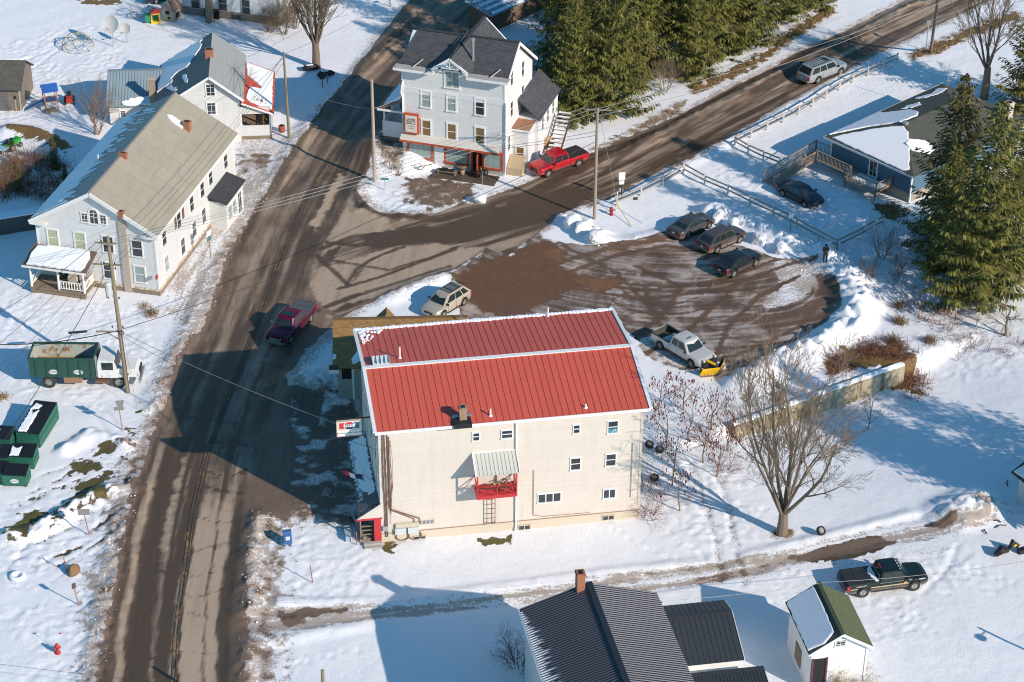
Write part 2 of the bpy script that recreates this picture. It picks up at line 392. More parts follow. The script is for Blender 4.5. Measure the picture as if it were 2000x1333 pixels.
for pts, wd, k in [([(625,505),(760,528),(850,500),(892,482)], .3, .8), ([(660,565),(740,542),(890,487)], .3, .9), ([(675,560),(700,522),(740,500),(790,482)], .28, .8), ([(690,550),(715,513),(780,482)], .2, .7),
                   ([(620,500),(640,520),(660,538),(680,556)], .35, 1), ([(630,485),(690,462),(760,455),(830,445)], .5, .9), ([(640,475),(700,480),(780,470),(900,465)], .45, .9), ([(740,470),(820,462),(900,452),(1050,425)], 1.5, 1),
                   ([(905,452),(1000,425),(1120,385)], 2.4, .9), ([(640,600),(720,570),(880,520)], .35, .8), ([(600,615),(655,590),(700,575)], .4, .9), ([(700,405),(760,425),(860,430),(960,405)], .7, .9), ([(1000,400),(1100,350)], .8, .6)]:
    dry = dry * (1 - (k if wd > 1 else .72 * k) * stroke(pts, wd if wd > 1 else wd * .8))
for i in range(26):                                   # transverse cracks and lengthwise seams
    s0 = 4 + i * 3.1 + rnd.uniform(-1, 1); ph = rnd.uniform(0, 9)
    line = np.abs(sm - s0 - .35 * np.sin(tm * 1.3 + ph) - (n2 - .5) * 1.2)
    side = (tm > 0) if i % 3 else (tm > -9)
    dry = dry - .32 * (line < .11) * side * (np.abs(tm) < 3.4) * nearf * (.4 + n1)
for t0 in (-2.9, -1.15, .15, 1.9):
    dry = dry - .35 * (1 - smooth(.08, .22, np.abs(tm - t0 + (n1 - .5) * .35))) * nearf
W = np.clip(1 - dry, 0, 1)
B = np.where((tm > 3.25) & (dM > -.3) & (sm < 48), np.maximum(B, .42 * smooth(3.25, 3.9, tm + wob * .4)), B)   # gravelly shoulder
B = np.where((dM > 0) & (tm < -3.2) & (sm < 60), np.maximum(B, .3 * smooth(3.3, 3.9, -tm + wob * .4)), B)
# icy apron before the store
ap = blob([(560,768),(690,775),(735,1000),(745,1052),(690,1022),(600,995),(545,985),(575,900),(560,830)], .6)
S = np.maximum(S, ap * (.05 + 1.1 * (fbm(x * .8, y * 1.3, 71, 4) - .18)) * (dM > 0)); W = np.where(ap > .5, .95, W)
ap2 = blob([(500,1000),(560,970),(600,995),(690,1022),(680,1035),(600,1010),(540,1020)], .4); S = S * (1 - .35 * ap2); B = np.maximum(B, .5 * ap2)
bar_ = blob([(590,775),(632,775),(620,830),(580,830)], .15, .1); S = S * (1 - bar_)
k = blob([(480,1000),(560,950),(600,985),(560,1040),(545,1120),(540,1180),(545,1230),(535,1335),(478,1335),(484,1180),(486,1080)], 1.6, 4.5) * (dM < .2); S = S * (1 - .62 * k * (n2 + .25)); B = np.maximum(B, k * (.55 + 1.2 * (fbm(sm * .3, tm * 2.2, 97, 4) - .35)))
k = blob([(185,1335),(195,1210),(225,1080),(245,1000),(270,900),(330,780),(360,700),(330,740),(285,830),(235,930),(205,1040),(178,1180),(165,1335)], 1.2, 3.2) * (dM < .2); S = S * (1 - .5 * k * (n2 + .2)); B = np.maximum(B, k * (.5 + 1.3 * (fbm(sm * .2, tm * 2.6, 98, 4) - .35)))
# parking lot: brown slush, packed snow and turning tracks
lot = smooth(-.3, .5, dL + wob * .6)
lot = np.where(dS > -2.5, smooth(-1.6, 1.6, dL + wob * 2.2), lot)
c0 = P(1300, 330); rr = np.hypot(x - c0.x, y - c0.y); aa = np.arctan2(y - c0.y, x - c0.x) * 18
arc = fbm(rr * 1.25, aa * .10, 81, 4); arc2 = fbm(rr * 4.0, aa * .3, 82, 3)
c1 = P(1750, 620); r1 = np.hypot(x - c1.x, y - c1.y); arc3 = fbm(r1 * 2.2, np.arctan2(y - c1.y, x - c1.x) * 2.2, 83, 3)
pk = .42 + 1.0 * (arc - .5) + .9 * (arc2 - .5) + .7 * (arc3 - .5) + .4 * (n2 - .5)
Ls = np.clip(.10 + .9 * (arc3 - .45) + .5 * (n2 - .5), 0, .45); Pl = np.clip(.56 + 1.0 * (arc - .5) + .7 * (arc2 - .5) + .5 * (arc3 - .5) + .3 * (n1 - .5), 0, 1)
mud = blob([(985,500),(1060,470),(1105,492),(1100,525),(1130,538),(1208,543),(1216,560),(1180,572),(1112,562),(1085,585),(1040,600),(1000,640),(930,600),(900,566),(885,542),(950,510)], .5, 1.2)
Ls = Ls * (1 - .95 * mud); Pl = Pl * (1 - .92 * mud)
wp = blob([(1500,506),(1606,516),(1638,548),(1600,538),(1582,580),(1560,620),(1480,600),(1520,560)], .7, 1.2); Ls = np.maximum(Ls, wp * (.7 + .3 * arc2))
wp = blob([(1236,664),(1290,640),(1400,690),(1440,740),(1380,745),(1270,702)], .8, 1.2); Ls = np.maximum(Ls, wp * (.5 + .5 * arc2))
bp = blob([(1600,545),(1640,562),(1644,600),(1600,622),(1510,650),(1440,625),(1520,600),(1585,580)], .4, .6); Ls = Ls * (1 - .9 * bp); Pl = Pl * (1 - .55 * bp)
for cu, cv, ru, a0_, a1_, kk in ((1290,540,45,-.5,3.6,.5), (1290,540,75,-.3,3.4,.5), (1285,545,110,.1,3.2,.45), (1330,560,150,.2,2.9,.45), (1340,570,175,.3,2.8,.4), (1480,560,70,-.6,2.2,.45), (1490,560,105,-.5,2.0,.45), (1190,530,60,-.2,3.0,.4), (1500,600,140,.2,2.6,-.5), (1300,550,130,.1,3.0,-.55), (1300,550,90,.0,3.3,-.5), (1250,600,60,1.0,4.5,-.4)):
    pts = [(cu + ru * math.cos(a0_ + (a1_ - a0_) * i / 14), cv + ru * .5 * math.sin(a0_ + (a1_ - a0_) * i / 14)) for i in range(15)]
    k = stroke(pts, .16, .1) * (.5 + .8 * n2); Pl = np.clip(Pl + kk * k, 0, 1)
Bl = np.full_like(x, .42) + .5 * (n1 - .5) + .4 * (arc2 - .5)
for pts, wd in [([(1110,562),(1250,585),(1400,568),(1560,510)], .28), ([(1115,550),(1260,568),(1420,545),(1520,505)], .25), ([(1090,540),(1200,500),(1300,480),(1420,500)], .3), ([(1060,520),(1180,490),(1290,470)], .4), ([(1240,660),(1300,610),(1330,560),(1240,520)], .3), ([(1265,690),(1350,640),(1400,590)], .3), ([(1390,720),(1420,640),(1480,580),(1560,540)], .3), ([(1260,560),(1270,600),(1300,650)], .3), ([(1100,480),(1200,530),(1290,620)], .25), ([(1345,720),(1450,690),(1560,640),(1600,590)], .3)]:
    k = stroke(pts, wd, .15); Ls = Ls * (1 - .8 * k); Pl = Pl * (1 - .75 * k)
S = np.where(dL > -.6, S * (1 - lot) + lot * Ls, S); B = np.where(dL > -.6, np.maximum(B * (1 - lot), lot * Bl), B); W = np.where(dL > 0, .8, W)
Rd = np.zeros_like(x)                                                            # reddish mud
Rd = np.maximum(Rd, mud * (.55 + .5 * (n3 - .3)))
Pu = np.zeros_like(x)                                                            # open puddles
for pts in ([(1056,489),(1098,486),(1102,512),(1083,507)], [(1128,550),(1150,543),(1208,545),(1213,562),(1165,569)]):
    k = blob(pts, .5, 1.3); Pu = np.maximum(Pu, k); S = S * (1 - k); Rd = np.maximum(Rd, k)
# driveway: packed grey snow with brown ruts
dr = smooth(-.4, .4, dD + wob * .7)
Brut = np.zeros_like(x)
dsn = .92 + .3 * (fbm(x * .35, y * 1.6, 91, 4) - .5)
for pts, wd in [([(490,1200),(700,1198),(880,1180),(1000,1165),(1200,1138),(1390,1112),(1560,1085),(1700,1050)], .6), ([(520,1236),(700,1218),(880,1200),(1000,1178),(1180,1160),(1380,1128),(1600,1085)], .35), ([(1200,1133),(1370,1110)], 1.0), ([(1560,1088),(1640,1072),(1720,1052)], .9), ([(1640,1085),(1750,1058),(1830,1050)], .4)]:
    rut_ = stroke(pts, wd * .5, .12); dsn = dsn - .12 * rut_ * (n2 + .3); Brut = np.maximum(Brut, rut_ * (.22 + .5 * (n2 - .1)))
sD_, tD_ = along([(470,1215),(700,1200),(1000,1165),(1400,1115),(1700,1050),(1900,1000)])
for t0, k0, w0 in ((-1.0, 1.0, .30), (.85, 1.0, .32), (-.45, .5, .16), (.35, .45, .14), (1.35, .6, .18), (-1.5, .55, .16)):
    rut_ = (1 - smooth(w0 * .5, w0 * 1.5, np.abs(tD_ - t0 + .35 * np.sin(sD_ * .16 + t0) + (n1 - .5) * .5))) * k0 * (dD > -.5); dsn = dsn - .30 * rut_ * (n2 + .45); Brut = np.maximum(Brut, rut_ * (.40 + .6 * n2)); z = z - .05 * rut_
dpatch = np.maximum(blob([(545,1200),(600,1185),(690,1192),(640,1200),(600,1205),(570,1225),(548,1215)], .2, .6), blob([(1540,1088),(1650,1058),(1720,1044),(1722,1060),(1758,1055),(1720,1068),(1700,1080),(1640,1094),(1575,1098)], .25, .8))
dpatch = np.maximum(dpatch, blob([(1805,1026),(1830,1018),(1866,1010),(1868,1022),(1848,1032),(1820,1028)], .2, .4))
dsn = dsn * (1 - dpatch)
m = dD > -.8
S = np.where(m & (dM < .3), np.minimum(S, 1 - dr * (1 - np.clip(dsn, 0, 1))), S); B = np.where(m & (dM < .3), np.maximum(B, dr * (.14 + .45 * (fbm(x * .3, y * 1.8, 95, 3) - .4) + .8 * Brut)), B)
W = np.where(m & (dM < .2), np.where(dpatch > .3, 1.0, .75), W)
for pts, wd in [([(1350,905),(1385,1003),(1400,1060),(1408,1135)], .34), ([(1400,905),(1425,1000),(1440,1085),(1455,1140)], .34), ([(1330,720),(1280,705),(1245,675)], .3)]:
    k = stroke(pts, wd, .25) * (.45 + .8 * n2); S = S * (1 - .34 * k); B = np.maximum(B, .34 * k); z = z - .06 * k
# bare grass, leaf litter, gravel outside the roads
def grassy(pts, k=1.0, b=0.0, soft=.5, nz=1.6):
    global S, Gr, B
    g_ = blob(pts, soft, nz) * k; S = S * (1 - g_); Gr = np.maximum(Gr, g_)
    if b: B = np.maximum(B, g_ * b)
for pts in ([(130,920),(150,905),(200,905),(205,920),(165,925),(135,930)], [(185,878),(205,872),(222,880),(215,890),(190,886)], [(200,865),(215,868),(212,880),(198,875)], [(150,948),(215,925),(222,935),(185,955),(155,962)], [(100,1000),(160,970),(210,955),(205,970),(150,985),(120,1008),(105,1020)], [(5,1035),(60,1010),(75,1020),(55,1050),(20,1055)], [(50,1005),(85,1000),(90,1010),(60,1020)], [(740,1062),(768,1062),(765,1080),(748,1078)], [(930,1054),(1000,1046),(985,1062),(945,1064)], [(0,1015),(12,1015),(8,1028),(0,1028)],
            [(1010,0),(1015,0),(1010,8)], [(1230,392),(1242,390),(1240,396)], [(258,806),(272,806),(268,815),(258,814)], [(240,835),(258,832),(250,842),(243,843)]):
    grassy(pts, .9)
for pts in ([(1710,400),(1745,395),(1770,410),(1765,425),(1735,430),(1712,420)], [(2,245),(40,248),(100,268),(140,290),(125,298),(80,285),(30,268),(5,260)], [(1345,160),(1420,140),(1500,95),(1560,45),(1620,10),(1640,18),(1560,70),(1480,130),(1400,168),(1350,185)], [(1770,105),(1830,85),(1880,60),(1985,25),(1995,35),(1900,70),(1830,105),(1780,115)], [(150,0),(250,0),(240,8),(170,10)], [(1600,715),(1650,690),(1740,670),(1790,700),(1800,745),(1760,740),(1700,720),(1620,735)], [(1510,1040),(1530,1028),(1548,1035),(1545,1048),(1518,1050)]):
    grassy(pts, .8, .75)
for pts in ([(1140,290),(1220,262),(1320,205),(1345,195),(1320,225),(1225,268),(1150,300)], [(1300,325),(1420,262),(1500,222),(1505,228),(1430,272),(1310,340)], [(1130,400),(1200,368),(1290,328),(1296,336),(1210,380),(1140,412)], [(735,290),(765,280),(800,315),(780,345),(745,330)]):
    k = blob(pts, .3, 1.2); S = S - .65 * k * (n2 + .2); B = np.maximum(B, .55 * k)
k = blob([(800,345),(850,338),(880,350),(925,355),(935,380),(900,398),(850,415),(800,400),(780,380)], .7, 1.6); S = S * (1 - .75 * k * (n2 + .35)); B = np.maximum(B, .5 * k); W = np.where((k > .4) & (road < 0), .7, W)
k = blob([(460,262),(550,262),(575,275),(560,300),(520,330),(470,340),(460,300)], .7, 1.4); S = S * (1 - .55 * k * (n2 + .1)); B = np.maximum(B, .35 * k)
k = blob([(320,560),(400,430),(470,300),(545,300),(500,400),(440,505),(375,640),(340,640)], .8, 1.6); S = S * (1 - .42 * k * (n2 + .2)); B = np.maximum(B, k * (.34 + .7 * (fbm(sm * .3, tm * 1.6, 99, 4) - .4)))
for i in range(34):                                                               # plough and tyre scores on the left verge
    v0 = 870 + i * 6; pts = [(60 + rnd.uniform(-60, 40), v0 + 75), (150, v0 + 30 + rnd.uniform(-6, 6)), (225 + rnd.uniform(-20, 30), v0 - 20), (265, v0 - 50)]
    k = stroke(pts, .14, .3) * (rnd.random() * .5 + .2); S = S * (1 - k * .6); B = np.maximum(B, k * .35)
    z = z - .06 * k
for base in [[(135,790),(190,815),(215,860),(222,880)], [(150,780),(210,805),(240,850)], [(0,1120),(35,1090),(55,1055)], [(1800,1160),(1850,1110),(1870,1065)], [(1320,905),(1350,960),(1380,1010)], [(1385,905),(1420,980),(1430,1040)], [(1330,1060),(1365,1075),(1385,1110)], [(0,165),(60,135),(110,100),(135,75)], [(0,125),(70,110),(100,95)]]:
    k = stroke(base, .22, .05); z = z - .07 * k
def prints(pts, step=.7):
    global z, S, B
    q = [P(*p) for p in pts]; out = []
    for a, b in zip(q[:-1], q[1:]):
        n = max(1, int((b - a).length / step))
        for i in range(n):
            c = a.lerp(b, i / n); out.append((c.x + rnd.uniform(-.15, .15), c.y + (.14 if len(out) % 2 else -.14)))
    for cx, cy in out:
        mm = (abs(x - cx) < .6) & (abs(y - cy) < .6)
        d = np.hypot(x[mm] - cx, (y[mm] - cy) * .8); z[mm] -= .09 * (1 - smooth(.05, .24, d))
for pts in ([(162,1330),(160,1240),(155,1180),(172,1120),(185,1080)], [(150,1330),(150,1240)], [(560,1265),(565,1300),(555,1335)], [(1200,1030),(1280,1080),(1340,1100)], [(1530,1165),(1510,1180),(1500,1195)], [(1660,1120),(1800,1115),(1900,1120),(2000,1140)], [(1780,1170),(1800,1210),(1830,1250)], [(1760,1200),(1790,1240)], [(560,1300),(650,1280),(720,1265)], [(90,130),(120,150),(150,180),(160,215)], [(100,200),(60,230),(20,235)], [(1470,620),(1500,760),(1520,840)], [(1640,760),(1660,820)], [(60,600),(120,640),(160,660)]):
    prints(pts)
rough = np.zeros_like(x)                                                          # trampled and drifted snow
for pts in ([(1260,880),(1480,900),(1490,1060),(1330,1090),(1250,1020)], [(0,560),(300,600),(330,720),(180,790),(0,760)], [(0,1000),(200,960),(240,1000),(200,1330),(0,1330)], [(1480,1130),(1900,1060),(1960,1160),(1700,1260),(1500,1200)], [(1690,560),(1990,640),(1990,740),(1780,720)], [(0,80),(220,40),(260,130),(120,260),(0,240)], [(1560,380),(1700,360),(1740,440),(1660,430)], [(520,1000),(720,1060),(760,1180),(540,1180)], [(700,360),(860,340),(900,400),(740,420)], [(1320,330),(1500,320),(1640,480),(1500,470)]):
    rough = np.maximum(rough, smooth(-1.2, 1.5, sdf(x, y, pts) + (n1 - .5) * 4))
z = z + rough * (.16 * (n4 - .5) + .12 * (n2 - .5)) * (n1 > .42)
sn = np.clip(S, 0, 1) * (1 - rd)
z = z + .09 * sn * (fbm(x * .5, y * .5, 11, 4) - .5) + .05 * np.clip(B * 2, 0, 1) * sn * (n4 - .5) * 2
z = z - .03 * rd + .02 * (n2 - .5) * lot
# the sheet's rim dips below the wide plain outside the picture
rim = np.minimum(np.minimum(x + 66, 66 - x), np.minimum(y - 100, 244 - y)); z = z - 2.2 * (1 - smooth(0, 5, rim))
col = np.stack([np.clip(S, 0, 1), np.clip(W, 0, 1), np.clip(B, 0, 1), np.clip(Gr, 0, 1)], 1)
Pl = np.where(dL > -.3, Pl, 0); col2 = np.stack([np.clip(Rd, 0, 1), np.clip(Pu, 0, 1), np.clip(Pl, 0, 1), lot], 1)
sD_, tD_ = along([(470,1215),(700,1200),(1000,1165),(1400,1115),(1700,1050),(1900,1000)])
tk_s = np.where(dL > -.3, aa, np.where(dD > -1, sD_, np.where(dS > dM, ss, sm))); tk_t = np.where(dL > -.3, rr, np.where(dD > -1, tD_, np.where(dS > dM, ts, tm)))
trk = np.stack([tk_s, tk_t, np.zeros_like(x)], 1)
def ground_material():
    m, nt, b = bsdf('snowy_ground')
    a1 = N(nt, 'ShaderNodeAttribute', attribute_name='cover'); a2 = N(nt, 'ShaderNodeAttribute', attribute_name='mud')
    s1 = N(nt, 'ShaderNodeSeparateColor'); s2 = N(nt, 'ShaderNodeSeparateColor')
    nt.links.new(a1.outputs['Color'], s1.inputs[0]); nt.links.new(a2.outputs['Color'], s2.inputs[0])
    v = objvec(nt); nf = noise_n(nt, 9, 5, v, .7); nc = noise_n(nt, 1.6, 5, v); nv = noise_n(nt, 45, 2, v)
    nz = math_n(nt, 'SUBTRACT', nf, .5)
    ta = N(nt, 'ShaderNodeAttribute', attribute_name='track'); mp = N(nt, 'ShaderNodeMapping'); mp.inputs['Scale'].default_value = (.16, 3.2, 1); nt.links.new(ta.outputs['Vector'], mp.inputs['Vector'])
    st1 = math_n(nt, 'SUBTRACT', noise_n(nt, 1.0, 6, mp.outputs[0], .68), .5)
    mp2 = N(nt, 'ShaderNodeMapping'); mp2.inputs['Scale'].default_value = (.5, 9, 1); nt.links.new(ta.outputs['Vector'], mp2.inputs['Vector'])
    st2 = math_n(nt, 'SUBTRACT', noise_n(nt, 1.0, 4, mp2.outputs[0], .7), .5)
    stk = math_n(nt, 'ADD', math_n(nt, 'MULTIPLY', st1, .75), math_n(nt, 'MULTIPLY', st2, .45))
    def thr2(sock, ks, k, lo, hi): return sstep(nt, math_n(nt, 'ADD', math_n(nt, 'ADD', sock, math_n(nt, 'MULTIPLY', stk, ks)), math_n(nt, 'MULTIPLY', nz, k)), lo, hi)
    def thr(sock, k, lo, hi): return sstep(nt, math_n(nt, 'ADD', sock, math_n(nt, 'MULTIPLY', nz, k)), lo, hi)
    wet = thr2(s1.outputs[1], .55, .30, .12, .86)
    drya = mixc(nt, nf, (.36, .268, .190), (.54, .42, .315)); weta = mixc(nt, nf, (.050, .033, .021), (.122, .083, .055))
    asph = mixc(nt, wet, drya, weta)
    mudc = mixc(nt, nf, (.11, .072, .050), (.27, .19, .14)); redm = mixc(nt, nc, (.105, .050, .026), (.21, .105, .055))
    pale = thr2(s2.outputs[2], 1.1, .35, .22, .86); mudp = mixc(nt, pale, mixc(nt, nf, (.120, .064, .038), (.215, .128, .082)), mixc(nt, nf, (.38, .31, .27), (.58, .52, .48)))
    mudc = mixc(nt, a2.outputs['Alpha'], mudc, mudp)
    ground = mixc(nt, thr2(s1.outputs[2], .35, .5, .15, .6), asph, mudc)
    ground = mixc(nt, thr(s2.outputs[0], .3, .2, .8), ground, redm)
    ground = mixc(nt, thr(s2.outputs[1], .1, .3, .7), ground, (.20, .095, .035))
    grc = mixc(nt, nf, (.05, .045, .012), (.17, .15, .045)); litter = mixc(nt, nf, (.11, .06, .02), (.30, .19, .07))
    grass = mixc(nt, sstep(nt, s1.outputs[2], .3, .6), grc, litter)
    ground = mixc(nt, thr(a1.outputs['Alpha'], .6, .35, .55), ground, grass)
    snowc = mixc(nt, nc, (.84, .86, .885), (.90, .915, .94))
    dirty = mixc(nt, nf, (.22, .155, .11), (.58, .50, .43))
    nfine = math_n(nt, 'SUBTRACT', noise_n(nt, 4.5, 7, v, .78), .5)
    dk = sstep(nt, math_n(nt, 'ADD', math_n(nt, 'ADD', s1.outputs[2], math_n(nt, 'MULTIPLY', stk, .65)), math_n(nt, 'MULTIPLY', nfine, 2.1)), .22, .52)
    snowc = mixc(nt, math_n(nt, 'MULTIPLY', dk, .9), snowc, dirty)
    sm_ = sstep(nt, math_n(nt, 'ADD', math_n(nt, 'ADD', s1.outputs[0], math_n(nt, 'MULTIPLY', nfine, 1.1)), math_n(nt, 'MULTIPLY', stk, .25)), .40, .58)
    c = mixc(nt, sm_, ground, snowc)
    nt.links.new(c, b.inputs['Base Color'])
    r1 = math_n(nt, 'SUBTRACT', .85, math_n(nt, 'MULTIPLY', wet, .32)); r1 = math_n(nt, 'SUBTRACT', r1, math_n(nt, 'MULTIPLY', s2.outputs[1], .45))
    rr_ = N(nt, 'ShaderNodeMix'); nt.links.new(sm_, rr_.inputs[0]); nt.links.new(r1, rr_.inputs[2]); rr_.inputs[3].default_value = .75
    nt.links.new(rr_.outputs[0], b.inputs['Roughness']); b.inputs['Specular IOR Level'].default_value = .35
    h = math_n(nt, 'ADD', math_n(nt, 'MULTIPLY', nf, .7), math_n(nt, 'MULTIPLY', nv, .25)); h = math_n(nt, 'ADD', h, math_n(nt, 'MULTIPLY', nc, .9))
    bn = N(nt, 'ShaderNodeBump'); bn.inputs['Distance'].default_value = .10; bn.inputs['Strength'].default_value = .6
    nt.links.new(h, bn.inputs['Height']); nt.links.new(bn.outputs[0], b.inputs['Normal'])
    return m
M_ground = ground_material()
pts3 = np.stack([x, y, z], 1)
ii, jj = np.meshgrid(np.arange(NX - 1), np.arange(NY - 1)); ii = ii.ravel(); jj = jj.ravel()
q0 = jj * NX + ii; quads = np.stack([q0, q0 + 1, q0 + 1 + NX, q0 + NX], 1)
cx, cy = x[q0] + .1, y[q0] + .1
keep = (np.abs(cx) < .262 * cy + 14) & (cy > 101)
cl = np.zeros(len(q0), int)
cl[dD[q0] > 0] = 4; cl[dS[q0] > 0] = 2; cl[dM[q0] > 0] = 1; cl[dL[q0] > 0] = 3
def sheet_from(mask, name):
    f = quads[mask]; used, inv = np.unique(f, return_inverse=True); f = inv.reshape(-1, 4)
    me = bpy.data.meshes.new(name); me.vertices.add(len(used)); me.vertices.foreach_set('co', pts3[used].ravel().astype(np.float32))
    me.loops.add(f.size); me.loops.foreach_set('vertex_index', f.ravel().astype(np.int32))
    me.polygons.add(len(f)); me.polygons.foreach_set('loop_start', np.arange(0, f.size, 4, dtype=np.int32))
    me.polygons.foreach_set('use_smooth', np.ones(len(f), bool))
    at = me.attributes.new('track', 'FLOAT_VECTOR', 'POINT'); at.data.foreach_set('vector', trk[used].ravel().astype(np.float32))
    for nm, c in (('cover', col), ('mud', col2)):
        at = me.attributes.new(nm, 'FLOAT_COLOR', 'POINT'); at.data.foreach_set('color', c[used].ravel().astype(np.float32))
    me.update(calc_edges=True); me.materials.append(M_ground)
    return tag(link(name, me), kind='structure')
for k, nm in ((0, 'snow_ground'), (1, 'main_road'), (2, 'side_road'), (3, 'parking_lot'), (4, 'driveway')):
    sheet_from(keep & (cl == k), nm)
b_ = MB(); b_.add([(-2500,-1500,-1.7),(2500,-1500,-1.7),(2500,3500,-1.7),(-2500,3500,-1.7)], [(0,1,2,3)])
tag(b_.build('far_ground', M_snow), kind='structure')
def zg(px, py): return T(px, py)
# worn double yellow centre line
def yellow_line():
    m, nt, b = bsdf('worn_yellow_paint')
    v = objvec(nt); f = noise_n(nt, 3.0, 6, v, .75); g2 = noise_n(nt, .35, 2, v)
    k = sstep(nt, math_n(nt, 'ADD', f, math_n(nt, 'MULTIPLY', math_n(nt, 'SUBTRACT', g2, .5), .9)), .50, .66)
    nt.links.new(mixc(nt, k, (.085, .066, .052), (.32, .19, .055)), b.inputs['Base Color']); b.inputs['Roughness'].default_value = .75
    q = [P(*p) for p in YL]; L = []
    for a, c in zip(q[:-1], q[1:]):
        n = max(1, int((c - a).length / .8))
        L += [a.lerp(c, i / n) for i in range(n)]
    mb = MB()
    for off in (-.17, .09):
        V = []; F = []
        for i, p in enumerate(L):
            d = (L[min(i + 1, len(L) - 1)] - L[max(0, i - 1)]).normalized(); nn = Vector((d.y, -d.x, 0))
            for o in (off, off + .10):
                w_ = p + nn * o; V.append((w_.x, w_.y, T(w_.x, w_.y) + .012))
            if i: F.append((2 * i - 2, 2 * i - 1, 2 * i + 1, 2 * i))
        mb.add(V, F)
    tag(mb.build('road_marking', m, fix=False), kind='structure')
yellow_line()
# ---------------------------------------------------------------- buildings: shared helpers
def hit(b, axis, val, u, v):
    """local point where the sight line through photo point (u,v) meets the local plane axis=val of a placed thing"""
    a = b.rotation_euler[2]; c, s = math.cos(a), math.sin(a); o = b.location
    def loc(p):
        d = p - o; return Vector((c * d.x + s * d.y, -s * d.x + c * d.y, d.z))
    A = loc(Vector((0, 0, HC))); B_ = loc(P(u, v, -5)); i = 'xyz'.index(axis)
    t = (val - A[i]) / (B_[i] - A[i]); return A.lerp(B_, t)
WCACHE = {}
def win(parent, x, y, z, rz, w, h, style='sash', fm=None, gm=None, name='window', ft=.11, sill=True):
    """window centred at (x,z of its bottom) on a wall; outward is local -y before the turn rz"""
    fm = fm or M_white; gm = gm or M_glass; key = (round(w, 2), round(h, 2), style, fm.name, gm.name, ft, sill, name)
    if key not in WCACHE:
        f = MB(); k = ft
        f.box(-w/2-k, -w/2, -.06, .02, -.0, h); f.box(w/2, w/2+k, -.06, .02, 0, h)
        f.box(-w/2-k-.02, w/2+k+.02, -.075, .02, h, h+k*1.2)
        f.box(-w/2-k-.03 if sill else -w/2-k, w/2+k+.03 if sill else w/2+k, -.12 if sill else -.06, .02, -k*.8, 0)
        if style in ('sash', 'sash4'): f.box(-w/2, w/2, -.045, .0, h*.5-.03, h*.5+.03)
        if style in ('double', 'triple', 'slider'):
            n = 3 if style == 'triple' else 2
            for i in range(1, n): f.box(-w/2+w*i/n-.035, -w/2+w*i/n+.035, -.05, 0, 0, h)
        if style in ('sash4', 'grid'):
            f.box(-.015, .015, -.04, 0, 0, h)
            for q in (.25, .75): f.box(-w/2, w/2, -.038, 0, h*q-.015, h*q+.015)
        g = MB(); g.box(-w/2, w/2, -.02, .01, 0, h)
        WCACHE[key] = (f.mesh(name, fm), g.mesh('pane', gm))
    fme, gme = WCACHE[key]
    o = link(name, fme, parent, (x, y, z)); o.rotation_euler = (0, 0, rz); link('pane', gme, o); return o
def winpx(b, axis, val, u, v, w, h, rz, **k):
    p = hit(b, axis, val, u, v)
    q = [p.x, p.y, p.z - h / 2]; i = 'xy'.index(axis); q[i] = val; return win(b, q[0], q[1], q[2], rz, w, h, **k)
def on_slope(name, m, parent, o, ex, ey, flat, th=.05, fix=True):
    """object with its own x along ex and y up the slope ey, from a local 2-D outline"""
    ex = Vector(ex).normalized(); ey = Vector(ey); ey = (ey - ex * ey.dot(ex)).normalized(); nz = ex.cross(ey)
    mb = MB(); mb.poly([(a, b_, -th) for a, b_ in flat], (0, 0, th)); ob = mb.build(name, m, parent)
    ob.matrix_local = Matrix(((ex.x, ey.x, nz.x, o[0]), (ex.y, ey.y, nz.y, o[1]), (ex.z, ey.z, nz.z, o[2]), (0, 0, 0, 1))); return ob
def plane_slope(name, m, parent, quad, th=.08):
    """roof plane on local points; first two points are the eave"""
    q = [Vector(p) for p in quad]; ex = (q[1] - q[0]).normalized(); nn = ex.cross(q[2] - q[0]).normalized(); ey = nn.cross(ex)
    return on_slope(name, m, parent, q[0], ex, ey, [((p - q[0]).dot(ex), (p - q[0]).dot(ey)) for p in q], th)
def jag(poly, amp, seg=.35, r=None):
    r = r or rnd; out = []; n = len(poly)
    for i in range(n):
        a = Vector((*poly[i], 0)); b_ = Vector((*poly[(i + 1) % n], 0)); k = max(1, int((b_ - a).length / seg))
        for j in range(k): p = a.lerp(b_, j / k); out.append((p.x + r.uniform(-amp, amp), p.y + r.uniform(-amp, amp)))
    return out
def snow_on(roof, poly, th=.09, amp=.06, seg=.35, name='snow_patch', m=None):
    """snow lying on a roof plane (2-D outline in the plane's own x,y)"""
    p = jag(poly, amp, seg); cx = sum(a for a, _ in p) / len(p); cy = sum(b_ for _, b_ in p) / len(p); n = len(p)
    ins = []
    for i in range(n):
        a, b_ = p[i]; d = math.hypot(a - cx, b_ - cy) + 1e-6; k = max(0.0, 1 - .10 / d); ins.append((cx + (a - cx) * k, cy + (b_ - cy) * k))
    V = [(a, b_, .004) for a, b_ in p] + [(a, b_, th * .7) for a, b_ in p] + [(a, b_, th) for a, b_ in ins]
    F = [(i, (i + 1) % n, n + (i + 1) % n, n + i) for i in range(n)] + [(n + i, n + (i + 1) % n, 2 * n + (i + 1) % n, 2 * n + i) for i in range(n)] + [tuple(2 * n + i for i in range(n))]
    mb = MB().add(V, F); return mb.build(name, m or M_snow, roof)
